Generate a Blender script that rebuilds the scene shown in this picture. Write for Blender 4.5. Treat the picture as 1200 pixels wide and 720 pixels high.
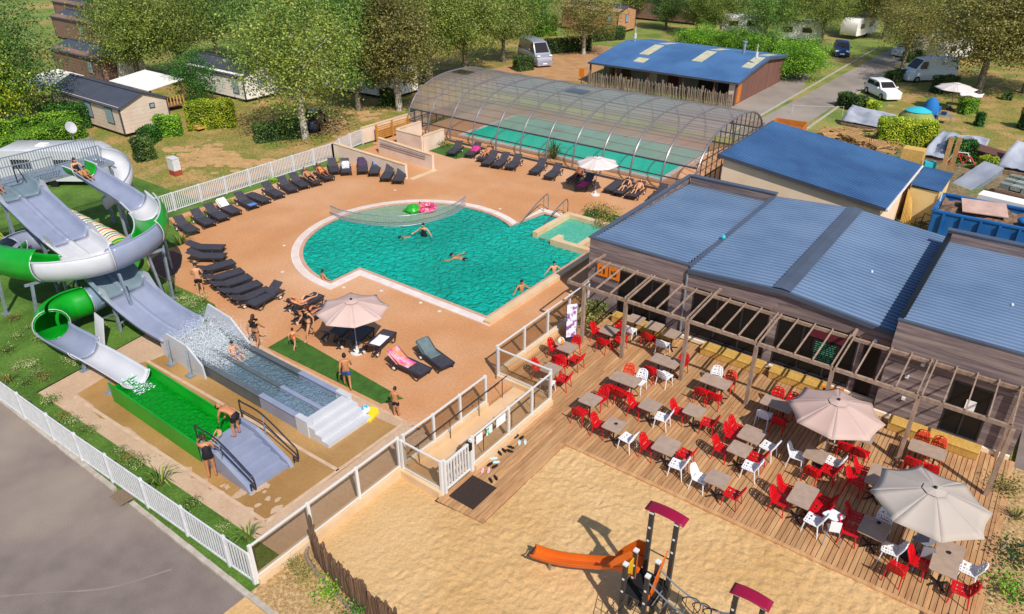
import bpy, bmesh, math, random
import numpy as np
from mathutils import Vector, Matrix
R = math.radians
for o in list(bpy.data.objects): bpy.data.objects.remove(o)
SC = bpy.context.scene
COL = SC.collection
# ------------------------------------------------------------------ camera
CAM_H, PITCH, YAW, FPX = 16.8, R(29.4), R(36.8), 861.0
cam = bpy.data.cameras.new('camera'); camo = bpy.data.objects.new('camera', cam); COL.objects.link(camo)
cam.sensor_fit = 'HORIZONTAL'; cam.sensor_width = 36; cam.lens = FPX / 1200 * 36
cam.clip_start = .1; cam.clip_end = 2000
camo.location = (0, 0, CAM_H); camo.rotation_euler = (math.pi / 2 - PITCH, 0, YAW)
SC.camera = camo
# ------------------------------------------------------------------ sky, sun, exposure
SUN_EL, SUN_AZ = R(47), R(-29.5)          # direction towards the sun, angle from +X
w = bpy.data.worlds.new('World'); SC.world = w; w.use_nodes = True
nt = w.node_tree; nt.nodes.clear()
sky = nt.nodes.new('ShaderNodeTexSky'); sky.sky_type = 'NISHITA'; sky.sun_disc = False
sky.sun_elevation = SUN_EL; sky.sun_rotation = math.pi / 2 - SUN_AZ
sky.air_density = 1.0; sky.dust_density = .8; sky.altitude = 50
bg = nt.nodes.new('ShaderNodeBackground'); bg.inputs['Strength'].default_value = .12
wo = nt.nodes.new('ShaderNodeOutputWorld')
nt.links.new(sky.outputs[0], bg.inputs[0]); nt.links.new(bg.outputs[0], wo.inputs[0])
sl = bpy.data.lights.new('sun', 'SUN'); sl.energy = 4.4; sl.angle = R(.5); sl.color = (1, .945, .86)
so = bpy.data.objects.new('sun', sl); COL.objects.link(so); so.location = (20, -20, 40)
sd = Vector((math.cos(SUN_AZ) * math.cos(SUN_EL), math.sin(SUN_AZ) * math.cos(SUN_EL), math.sin(SUN_EL)))
so.rotation_euler = sd.to_track_quat('Z', 'Y').to_euler()
vs = SC.view_settings; vs.view_transform = 'Standard'; vs.look = 'None'; vs.exposure = .08; vs.gamma = 1
vs.use_curve_mapping = False
SC.cycles.max_bounces = 7; SC.cycles.transparent_max_bounces = 14; SC.cycles.caustics_reflective = False
SC.cycles.caustics_refractive = False; SC.cycles.use_denoising = True
# ------------------------------------------------------------------ survey helpers: a picture point on a level or plane -> metres
_f = Vector((-math.sin(YAW), math.cos(YAW), 0)); _r = Vector((math.cos(YAW), math.sin(YAW), 0))
_fw = _f * math.cos(PITCH) - Vector((0, 0, math.sin(PITCH))); _up = _f * math.sin(PITCH) + Vector((0, 0, math.cos(PITCH)))
def ray(x, y): return _fw * FPX + _r * (x - 600) + _up * (360 - y)
def at(x, y, z=0):
    d = ray(x, y); t = (z - CAM_H) / d.z
    return Vector((d.x * t, d.y * t, z))
# ------------------------------------------------------------------ materials
MATS = {}
def lin(h):
    h = h.lstrip('#'); c = [int(h[i:i + 2], 16) / 255 for i in (0, 2, 4)]
    return tuple(v / 12.92 if v <= .04045 else ((v + .055) / 1.055) ** 2.4 for v in c)
def col(c): return lin(c) if isinstance(c, str) else c
def M(name, c1, c2=None, scale=3, rough=.65, bump=0, bscale=60, metal=0, rnd=0, spec=.4, detail=5, stretch=None, contrast=(.35, .65), c3=None, scale3=.3, fine=0, fscale=22, bdist=.02):
    if name in MATS: return MATS[name]
    m = bpy.data.materials.new(name); m.use_nodes = True; n = m.node_tree.nodes; L = m.node_tree.links
    b = n['Principled BSDF']; b.inputs['Roughness'].default_value = rough; b.inputs['Metallic'].default_value = metal
    b.inputs['Specular IOR Level'].default_value = spec
    c1 = col(c1); b.inputs['Base Color'].default_value = (*c1, 1)
    geo = n.new('ShaderNodeNewGeometry'); pos = geo.outputs['Position']
    if stretch:
        mp = n.new('ShaderNodeMapping'); mp.inputs['Scale'].default_value = stretch
        L.new(pos, mp.inputs[0]); pos = mp.outputs[0]
    out = None
    def noise(sc, det=detail):
        t = n.new('ShaderNodeTexNoise'); t.inputs['Scale'].default_value = sc; t.inputs['Detail'].default_value = det
        L.new(pos, t.inputs['Vector']); return t.outputs['Fac']
    def mix(a, bcol, fac):
        x = n.new('ShaderNodeMix'); x.data_type = 'RGBA'
        if isinstance(a, tuple): x.inputs[6].default_value = (*a, 1)
        else: L.new(a, x.inputs[6])
        x.inputs[7].default_value = (*bcol, 1); L.new(fac, x.inputs[0]); return x.outputs[2]
    def ramp(f, lo, hi):
        r = n.new('ShaderNodeMapRange'); r.inputs[1].default_value = lo; r.inputs[2].default_value = hi; L.new(f, r.inputs[0]); return r.outputs[0]
    if c2 is not None: out = mix(c1, col(c2), ramp(noise(scale), *contrast))
    if c3 is not None: out = mix(out or c1, col(c3), ramp(noise(scale3, 3), .45, .7))
    if fine:
        hf = n.new('ShaderNodeHueSaturation'); mf = n.new('ShaderNodeMapRange'); mf.inputs[1].default_value = .3; mf.inputs[2].default_value = .7; mf.inputs[3].default_value = 1 - fine; mf.inputs[4].default_value = 1 + fine
        L.new(noise(fscale, 3), mf.inputs[0]); L.new(mf.outputs[0], hf.inputs['Value'])
        if out is not None: L.new(out, hf.inputs['Color'])
        else: hf.inputs['Color'].default_value = (*c1, 1)
        out = hf.outputs[0]
    if rnd:
        oi = n.new('ShaderNodeObjectInfo'); hs = n.new('ShaderNodeHueSaturation')
        mr = n.new('ShaderNodeMapRange'); mr.inputs[3].default_value = 1 - rnd; mr.inputs[4].default_value = 1 + rnd
        L.new(oi.outputs['Random'], mr.inputs[0]); L.new(mr.outputs[0], hs.inputs['Value'])
        if out is not None: L.new(out, hs.inputs['Color'])
        else: hs.inputs['Color'].default_value = (*c1, 1)
        out = hs.outputs[0]
    if out is not None: L.new(out, b.inputs['Base Color'])
    if bump:
        bp = n.new('ShaderNodeBump'); bp.inputs['Strength'].default_value = bump; bp.inputs['Distance'].default_value = bdist
        L.new(noise(bscale), bp.inputs['Height']); L.new(bp.outputs[0], b.inputs['Normal'])
    MATS[name] = m; return m
def leafmat(name, c1, c2, c3):
    m = bpy.data.materials.new(name); m.use_nodes = True; n = m.node_tree.nodes; L = m.node_tree.links
    b = n['Principled BSDF']; b.inputs['Roughness'].default_value = .5; b.inputs['Specular IOR Level'].default_value = .4
    geo = n.new('ShaderNodeNewGeometry'); t = n.new('ShaderNodeTexNoise'); t.inputs['Scale'].default_value = .9; t.inputs['Detail'].default_value = 6
    L.new(geo.outputs['Position'], t.inputs['Vector'])
    cr = n.new('ShaderNodeValToRGB'); e = cr.color_ramp.elements
    e[0].position = .33; e[0].color = (*col(c1), 1); e[1].position = .68; e[1].color = (*col(c3), 1)
    k = e.new(.5); k.color = (*col(c2), 1)
    ri = n.new('ShaderNodeMath'); ri.operation = 'MULTIPLY_ADD'; ri.inputs[1].default_value = .36; L.new(geo.outputs['Random Per Island'], ri.inputs[0])
    sb = n.new('ShaderNodeMath'); sb.operation = 'SUBTRACT'; sb.inputs[1].default_value = .18
    L.new(t.outputs['Fac'], sb.inputs[0]); L.new(sb.outputs[0], ri.inputs[2]); L.new(ri.outputs[0], cr.inputs[0])
    oi = n.new('ShaderNodeObjectInfo'); hs = n.new('ShaderNodeHueSaturation'); mr = n.new('ShaderNodeMapRange')
    mr.inputs[3].default_value = .8; mr.inputs[4].default_value = 1.2
    L.new(oi.outputs['Random'], mr.inputs[0]); L.new(mr.outputs[0], hs.inputs['Value']); L.new(cr.outputs[0], hs.inputs['Color'])
    L.new(hs.outputs[0], b.inputs['Base Color'])
    tr = n.new('ShaderNodeBsdfTranslucent'); L.new(hs.outputs[0], tr.inputs['Color'])
    mx = n.new('ShaderNodeMixShader'); mx.inputs[0].default_value = .2
    L.new(b.outputs[0], mx.inputs[1]); L.new(tr.outputs[0], mx.inputs[2]); L.new(mx.outputs[0], n['Material Output'].inputs[0])
    MATS[name] = m; return m
def clearmat(name, tint, solid, fac, rough=.08, bump=0, bscale=3, gloss=.25, solid2=None, stretch=None, fres=1.33, transl=0, bdist=.08):
    """see-through sheet: tinted clear + some body colour, with a fresnel gloss on top"""
    m = bpy.data.materials.new(name); m.use_nodes = True; n = m.node_tree.nodes; L = m.node_tree.links; n.remove(n['Principled BSDF'])
    tp = n.new('ShaderNodeBsdfTransparent'); tp.inputs[0].default_value = (*col(tint), 1)
    df = n.new('ShaderNodeBsdfDiffuse'); df.inputs[0].default_value = (*col(solid), 1)
    mx = n.new('ShaderNodeMixShader'); mx.inputs[0].default_value = fac
    L.new(tp.outputs[0], mx.inputs[1]); L.new(df.outputs[0], mx.inputs[2])
    if transl:
        tl = n.new('ShaderNodeBsdfTranslucent'); tl.inputs[0].default_value = (*col(solid), 1); mt = n.new('ShaderNodeMixShader'); mt.inputs[0].default_value = transl
        L.new(df.outputs[0], mt.inputs[1]); L.new(tl.outputs[0], mt.inputs[2]); L.new(mt.outputs[0], mx.inputs[2])
    gl = n.new('ShaderNodeBsdfGlossy'); gl.inputs['Roughness'].default_value = rough
    fr = n.new('ShaderNodeLayerWeight'); fr.inputs[0].default_value = .5
    geo = n.new('ShaderNodeNewGeometry'); pos = geo.outputs['Position']
    if stretch:
        mp = n.new('ShaderNodeMapping'); mp.inputs['Scale'].default_value = stretch; L.new(pos, mp.inputs[0]); pos = mp.outputs[0]
    if bump:
        t = n.new('ShaderNodeTexNoise'); t.inputs['Scale'].default_value = bscale; t.inputs['Detail'].default_value = 5; t.inputs['Distortion'].default_value = .8
        L.new(pos, t.inputs['Vector'])
        bp = n.new('ShaderNodeBump'); bp.inputs['Strength'].default_value = bump; bp.inputs['Distance'].default_value = bdist; L.new(t.outputs[0], bp.inputs['Height'])
        L.new(bp.outputs[0], df.inputs['Normal'])
        b2 = n.new('ShaderNodeBump'); b2.inputs['Strength'].default_value = .5; b2.inputs['Distance'].default_value = bdist * .25; L.new(t.outputs[0], b2.inputs['Height']); L.new(b2.outputs[0], gl.inputs['Normal'])
        if solid2:
            x = n.new('ShaderNodeMix'); x.data_type = 'RGBA'; x.inputs[6].default_value = (*col(solid), 1); x.inputs[7].default_value = (*col(solid2), 1)
            t2 = n.new('ShaderNodeTexNoise'); t2.inputs['Scale'].default_value = .25; t2.inputs['Detail'].default_value = 3; L.new(pos, t2.inputs['Vector'])
            r2 = n.new('ShaderNodeMapRange'); r2.inputs[1].default_value = .4; r2.inputs[2].default_value = .65; L.new(t2.outputs[0], r2.inputs[0])
            L.new(r2.outputs[0], x.inputs[0]); L.new(x.outputs[2], df.inputs[0])
    pw = n.new('ShaderNodeMath'); pw.operation = 'POWER'; pw.inputs[1].default_value = 5; L.new(fr.outputs['Facing'], pw.inputs[0])
    gx = n.new('ShaderNodeMath'); gx.operation = 'MULTIPLY_ADD'; gx.inputs[1].default_value = .9; gx.inputs[2].default_value = gloss * .1; gx.use_clamp = True
    L.new(pw.outputs[0], gx.inputs[0])
    m2 = n.new('ShaderNodeMixShader'); L.new(gx.outputs[0], m2.inputs[0]); L.new(mx.outputs[0], m2.inputs[1]); L.new(gl.outputs[0], m2.inputs[2])
    L.new(m2.outputs[0], n['Material Output'].inputs[0]); MATS[name] = m; return m
# ------------------------------------------------------------------ mesh builder
class MB:
    def __init__(s): s.v = []; s.f = []
    def add(s, vs, fs):
        k = len(s.v); s.v += [tuple(p) for p in vs]; s.f += [tuple(i + k for i in f) for f in fs]; return s
    def box(s, x0, y0, z0, x1, y1, z1):
        return s.add([(x0, y0, z0), (x1, y0, z0), (x1, y1, z0), (x0, y1, z0), (x0, y0, z1), (x1, y0, z1), (x1, y1, z1), (x0, y1, z1)],
                     [(3, 2, 1, 0), (4, 5, 6, 7), (0, 1, 5, 4), (1, 2, 6, 5), (2, 3, 7, 6), (3, 0, 4, 7)])
    def cbox(s, c, sx, sy, sz, rz=0, rx=0):
        m = Matrix.Translation(c) @ Matrix.Rotation(rz, 4, 'Z') @ Matrix.Rotation(rx, 4, 'X'); b = MB().box(-sx / 2, -sy / 2, -sz / 2, sx / 2, sy / 2, sz / 2)
        return s.add([m @ Vector(p) for p in b.v], b.f)
    def bar(s, p, q, w, h=None, upv=(0, 0, 1)):
        p = Vector(p); q = Vector(q); h = h or w; d = (q - p).normalized(); u = Vector(upv)
        if abs(d.dot(u)) > .98: u = Vector((0, 1, 0)) if abs(d.y) < .9 else Vector((1, 0, 0))
        a = d.cross(u).normalized() * w / 2; b = a.cross(d).normalized() * h / 2
        return s.add([p - a - b, p + a - b, p + a + b, p - a + b, q - a - b, q + a - b, q + a + b, q - a + b],
                     [(0, 1, 2, 3), (7, 6, 5, 4), (4, 5, 1, 0), (5, 6, 2, 1), (6, 7, 3, 2), (7, 4, 0, 3)])
    def tube(s, pts, r, n=8, cap=True, closed=False):
        pts = [Vector(p) for p in pts]; m = len(pts); rr = r if isinstance(r, (list, tuple)) else [r] * m
        ring = []; pa = None
        for i, p in enumerate(pts):
            if closed: d = (pts[(i + 1) % m] - pts[i - 1])
            else: d = (pts[min(i + 1, m - 1)] - pts[max(i - 1, 0)])
            d.normalize()
            if pa is None:
                u = Vector((0, 0, 1)) if abs(d.z) < .9 else Vector((1, 0, 0)); a = d.cross(u).normalized()
            else: a = (pa - d * pa.dot(d)).normalized()
            pa = a; b = a.cross(d)
            ring.append([p + (a * math.cos(t) + b * math.sin(t)) * rr[i] for t in [2 * math.pi * j / n for j in range(n)]])
        k = len(s.v); s.v += [tuple(q) for g in ring for q in g]
        for i in range(m if closed else m - 1):
            for j in range(n):
                a0 = k + i * n; b0 = k + ((i + 1) % m) * n
                s.f.append((a0 + j, a0 + (j + 1) % n, b0 + (j + 1) % n, b0 + j))
        if cap and not closed: s.f.append(tuple(k + j for j in range(n - 1, -1, -1))); s.f.append(tuple(k + (m - 1) * n + j for j in range(n)))
        return s
    def prism(s, poly, z0, z1):
        n = len(poly); a = sum(poly[i][0] * poly[(i + 1) % n][1] - poly[(i + 1) % n][0] * poly[i][1] for i in range(n))
        if a < 0: poly = poly[::-1]
        return s.add([(x, y, z0) for x, y in poly] + [(x, y, z1) for x, y in poly],
                     [tuple(range(n - 1, -1, -1)), tuple(range(n, 2 * n))] + [(i, (i + 1) % n, n + (i + 1) % n, n + i) for i in range(n)])
    def loft(s, rings, cap=True, closed=True):
        n = len(rings[0]); k = len(s.v); s.v += [tuple(p) for g in rings for p in g]
        for i in range(len(rings) - 1):
            for j in range(n if closed else n - 1):
                s.f.append((k + i * n + j, k + i * n + (j + 1) % n, k + (i + 1) * n + (j + 1) % n, k + (i + 1) * n + j))
        if cap and closed: s.f.append(tuple(k + j for j in range(n - 1, -1, -1))); s.f.append(tuple(k + (len(rings) - 1) * n + j for j in range(n)))
        return s
    def lathe(s, prof, n=16, c=(0, 0, 0)):
        return s.loft([[(c[0] + r * math.cos(2 * math.pi * j / n), c[1] + r * math.sin(2 * math.pi * j / n), c[2] + z) for j in range(n)] for r, z in prof])
    def ball(s, c, r, n=10, sz=1.0):
        return s.lathe([(max(r * math.sin(math.pi * i / 8), .001), -r * sz * math.cos(math.pi * i / 8)) for i in range(9)], n, c)
    def mesh(s, name, smooth=False):
        me = bpy.data.meshes.new(name); me.from_pydata(s.v, [], s.f)
        if smooth:
            me.polygons.foreach_set('use_smooth', [True] * len(me.polygons))
            try: me.set_sharp_from_angle(angle=R(40))
            except Exception: pass
        me.update(); return me
    def build(s, name, mat, parent=None, smooth=False, world=False, **kw):
        if world and parent is not None:
            inv = world_of(parent).inverted(); s.v = [tuple(inv @ Vector(p)) for p in s.v]
        return inst(s.mesh(name, smooth), name, mat, parent, **kw)
def world_of(o):
    m = Matrix.LocRotScale(o.location, o.rotation_euler, o.scale)
    return world_of(o.parent) @ m if o.parent else m
def inst(me, name, mat=None, parent=None, loc=None, rz=0, rot=None, scale=None, label=None, cat=None, group=None, kind=None):
    o = bpy.data.objects.new(name, me); COL.objects.link(o)
    if mat is not None:
        mm = MATS[mat] if isinstance(mat, str) else mat
        if len(me.materials) == 0: me.materials.append(mm)
        elif me.materials[0] != mm: o.material_slots[0].link = 'OBJECT'; o.material_slots[0].material = mm
    if parent is not None: o.parent = parent
    if loc is not None: o.location = loc
    if rz: o.rotation_euler = (0, 0, rz)
    if rot: o.rotation_euler = rot
    if scale: o.scale = scale if isinstance(scale, (tuple, list)) else (scale,) * 3
    tag(o, label, cat, group, kind); return o
def tag(o, label=None, cat=None, group=None, kind=None):
    if label: o['label'] = label
    if cat: o['category'] = cat
    if group: o['group'] = group
    if kind: o['kind'] = kind
    return o
def thing(name, label, cat, loc=(0, 0, 0), rz=0, group=None, scale=None):
    o = bpy.data.objects.new(name, None); COL.objects.link(o); o.location = loc; o.rotation_euler = (0, 0, rz); o.empty_display_size = .2
    if scale: o.scale = (scale,) * 3
    return tag(o, label, cat, group)
KIDS = {}
def kids(o):
    return [c for c in bpy.data.objects if c.parent == o]
def proto_tree(o):      # remembers a thing's parts once, so that copying is quick
    return (o, [(c, [d for d in kids(c)]) for c in kids(o)])
def dup(pt, loc, rz=0, label=None, group=None, scale=None, mats=None):
    o, ch = pt; r = o.copy(); COL.objects.link(r); r.location = loc; r.rotation_euler = (0, 0, rz)
    if scale: r.scale = scale if isinstance(scale, (tuple, list)) else (scale,) * 3
    if label: r['label'] = label
    if group: r['group'] = group
    for c, ds in ch:
        k = c.copy(); COL.objects.link(k); k.parent = r
        if mats: remat(k, mats)
        for d in ds:
            e = d.copy(); COL.objects.link(e); e.parent = k
            if mats: remat(e, mats)
    return r
def remat(k, mats):
    nm = k.name.split('.')[0]
    if nm in mats and k.material_slots: k.material_slots[0].link = 'OBJECT'; k.material_slots[0].material = MATS[mats[nm]]
def drop(pt):
    for c, ds in pt[1]:
        for d in ds: bpy.data.objects.remove(d)
        bpy.data.objects.remove(c)
    bpy.data.objects.remove(pt[0])
def sheet(name, poly, z, mat, label=None, cat=None, kind='structure', parent=None, th=0):
    b = MB()
    if th: b.prism(poly, z - th, z)
    else:
        n = len(poly); a = sum(poly[i][0] * poly[(i + 1) % n][1] - poly[(i + 1) % n][0] * poly[i][1] for i in range(n))
        if a < 0: poly = poly[::-1]
        b.add([(x, y, z) for x, y in poly], [tuple(range(n))])
    return b.build(name, mat, parent, label=label, cat=cat, kind=kind)
def smooth_path(pts, n=8):
    """Catmull-Rom through points of any dimension"""
    P = [np.array(p, float) for p in pts]; P = [2 * P[0] - P[1]] + P + [2 * P[-1] - P[-2]]; out = []
    for i in range(1, len(P) - 2):
        for k in range(n):
            t = k / n; a, b, c, d = P[i - 1], P[i], P[i + 1], P[i + 2]
            out.append(.5 * ((2 * b) + (-a + c) * t + (2 * a - 5 * b + 4 * c - d) * t * t + (-a + 3 * b - 3 * c + d) * t ** 3))
    out.append(P[-2]); return [tuple(float(v) for v in q) for q in out]
# palette
M('white_plastic', '#d8d8d6', rough=.35); M('white_metal', '#d6d6d8', '#c8c8ca', scale=5, rough=.4)
M('cream_wall', '#dcbf9c', '#d0b088', scale=1.2, rough=.85, bump=.15, bscale=80); M('white_wall', '#dec9b8', '#d2b9a4', scale=1, rough=.85, bump=.1)
M('galv', '#9aa6b2', '#7f8b98', scale=6, rough=.45, metal=.35); M('steel', '#b8bcc0', rough=.25, metal=.9)
M('dark_metal', '#2c2b30', rough=.45); M('anthracite', '#4b4a52', '#3e3d45', scale=3, rough=.45)
M('black', '#0c0c0e', rough=.5); M('rubber', '#141416', rough=.85)
M('timber', '#8a7460', '#6b5747', scale=4, rough=.85, stretch=(6, 6, 1), bump=.2, rnd=.1)
M('glass_dark', '#2c2524', rough=.06, spec=.7)
clearmat('clear_glass', '#f4f1ec', '#b08f6c', .05, rough=.02, gloss=.22, fres=1.4)
# ================================================================== people
random.seed(51)
M('skin_a', '#bd8058', '#b0744c', scale=9, rough=.55); M('skin_b', '#d09a76', '#c48c68', scale=9, rough=.55); M('skin_c', '#a06440', '#8d5030', scale=9, rough=.55)
M('hair_dark', '#1d1512', rough=.6); M('hair_brown', '#3b2417', rough=.6); M('cloth_black', '#141418', rough=.75); M('cloth_blue', '#27447c', '#35589a', scale=12, rough=.8); M('cloth_red', '#c0404a', '#e09a40', scale=14, rough=.8, contrast=(.48, .52)); M('cloth_pink', '#d86a92', rough=.8); M('cloth_teal', '#2f8f86', rough=.8)
DG = None
def skin_mesh(V, E, rad, name):
    """continuous surface grown round a skeleton of joints"""
    me = bpy.data.meshes.new(name); me.from_pydata([tuple(v) for v in V], E, []); o = bpy.data.objects.new(name, me); COL.objects.link(o)
    m = o.modifiers.new('skin', 'SKIN'); m.use_smooth_shade = True
    for i, r in enumerate(rad): me.skin_vertices[0].data[i].radius = (r, r) if not isinstance(r, tuple) else r
    me.skin_vertices[0].data[0].use_root = True
    s = o.modifiers.new('sub', 'SUBSURF'); s.levels = 1; s.render_levels = 1
    dg = bpy.context.evaluated_depsgraph_get(); ev = o.evaluated_get(dg); out = bpy.data.meshes.new_from_object(ev); bpy.data.objects.remove(o); out.name = name
    return out
BASE = dict(pelvis=(0, 0, .93), spine=(0, 0, 1.12), chest=(0, 0, 1.31), neck=(0, .01, 1.46), head=(0, .03, 1.6),
            sL=(-.17, 0, 1.39), eL=(-.25, -.03, 1.13), wL=(-.27, .08, .9), sR=(.17, 0, 1.39), eR=(.25, -.03, 1.13), wR=(.27, .08, .9),
            hL=(-.09, 0, .88), kL=(-.1, .02, .49), aL=(-.11, -.01, .08), tL=(-.13, .17, .03), hR=(.09, 0, .88), kR=(.1, .02, .49), aR=(.11, -.01, .08), tR=(.13, .17, .03))
def P_(**k): d = dict(BASE); d.update(k); return d
POSE = {
 'stand': BASE,
 'walk': P_(kL=(-.1, .17, .5), aL=(-.1, .22, .09), tL=(-.11, .4, .05), kR=(.1, -.06, .5), aR=(.1, -.32, .15), tR=(.11, -.2, .02), eL=(-.24, -.15, 1.14), wL=(-.26, -.12, .9), eR=(.24, .1, 1.14), wR=(.25, .28, .98)),
 'look_down': P_(head=(0, .08, 1.57), wL=(-.16, .22, 1.0), wR=(.16, .22, 1.0), eL=(-.26, .05, 1.14), eR=(.26, .05, 1.14)),
 'reach': P_(chest=(0, .1, 1.3), neck=(0, .16, 1.44), head=(0, .2, 1.57), sL=(-.17, .1, 1.38), sR=(.17, .1, 1.38), eL=(-.22, .36, 1.28), wL=(-.2, .6, 1.2), eR=(.24, .1, 1.12), wR=(.2, .3, 1.0)),
 'bend': P_(pelvis=(0, -.1, .9), spine=(0, .08, 1.03), chest=(0, .27, 1.1), neck=(0, .42, 1.12), head=(0, .55, 1.08), sL=(-.17, .34, 1.1), sR=(.17, .34, 1.1), eL=(-.22, .42, .84), wL=(-.16, .5, .6), eR=(.22, .42, .84), wR=(.16, .5, .6), hL=(-.09, -.1, .86), hR=(.09, -.1, .86), kL=(-.11, .02, .47), kR=(.11, .02, .47), aL=(-.12, -.04, .08), aR=(.12, -.04, .08)),
 'sit': P_(pelvis=(0, 0, .12), spine=(0, -.06, .3), chest=(0, -.1, .5), neck=(0, -.1, .65), head=(0, -.06, .79), sL=(-.17, -.1, .58), sR=(.17, -.1, .58), eL=(-.27, .05, .38), wL=(-.2, .25, .36), eR=(.27, .05, .38), wR=(.2, .25, .36), hL=(-.1, .06, .1), hR=(.1, .06, .1), kL=(-.13, .45, .26), kR=(.13, .45, .26), aL=(-.12, .82, .07), aR=(.12, .82, .07), tL=(-.13, .9, .2), tR=(.13, .9, .2)),
 'lie': P_(pelvis=(0, -.16, .46), spine=(0, -.36, .55), chest=(0, -.54, .67), neck=(0, -.68, .76), head=(0, -.8, .86), sL=(-.17, -.6, .7), sR=(.17, -.6, .7), eL=(-.3, -.38, .5), wL=(-.24, -.12, .44), eR=(.3, -.38, .5), wR=(.24, -.12, .44), hL=(-.09, -.1, .45), hR=(.09, -.1, .45), kL=(-.11, .25, .66), kR=(.11, .3, .5), aL=(-.11, .58, .44), aR=(.11, .72, .42), tL=(-.12, .74, .46), tR=(.13, .82, .54)),
 'float': P_(pelvis=(0, 0, .0), spine=(0, .2, .02), chest=(0, .38, .03), neck=(0, .53, .06), head=(0, .66, .12), sL=(-.18, .46, .03), sR=(.18, .46, .03), eL=(-.42, .5, .03), wL=(-.62, .62, .06), eR=(.4, .4, .0), wR=(.62, .32, .04), hL=(-.1, -.06, -.02), hR=(.1, -.06, -.02), kL=(-.2, -.44, -.1), kR=(.18, -.46, -.06), aL=(-.24, -.84, -.12), aR=(.3, -.82, -.04), tL=(-.25, -.98, -.1), tR=(.32, -.97, -.02)),
 'wade': P_(eL=(-.38, .06, 1.2), wL=(-.55, .2, 1.1), eR=(.38, .06, 1.2), wR=(.55, .2, 1.1)),
}
ED = [('pelvis', 'spine'), ('spine', 'chest'), ('chest', 'neck'), ('chest', 'sL'), ('sL', 'eL'), ('eL', 'wL'), ('chest', 'sR'), ('sR', 'eR'), ('eR', 'wR'), ('pelvis', 'hL'), ('hL', 'kL'), ('kL', 'aL'), ('aL', 'tL'), ('pelvis', 'hR'), ('hR', 'kR'), ('kR', 'aR'), ('aR', 'tR')]
RAD = dict(pelvis=.125, spine=.108, chest=.125, neck=.05, sL=.062, sR=.062, eL=.042, eR=.042, wL=.027, wR=.027, hL=.09, hR=.09, kL=.056, kR=.056, aL=.036, aR=.036, tL=.028, tR=.028)
def grow(J, keys, fat=1.0, name='body'):
    ks = [k for k in RAD if k in keys]; ks.sort(key=lambda k: k != 'pelvis' if 'pelvis' in keys else k != 'chest'); idx = {k: i for i, k in enumerate(ks)}
    return skin_mesh([J[k] for k in ks], [(idx[a], idx[b]) for a, b in ED if a in idx and b in idx], [RAD[k] * fat for k in ks], name)
BCACHE = {}
def head_parts(J):
    h = Vector(J['head']); n = Vector(J['neck']); up = (h - n).normalized(); fwd = Vector((0, 1, 0)); fwd = (fwd - up * fwd.dot(up)); 
    if fwd.length < .2: fwd = Vector((0, 0, 1)) - up * up.z
    fwd.normalize(); side = fwd.cross(up); return h, up, fwd, side
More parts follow.
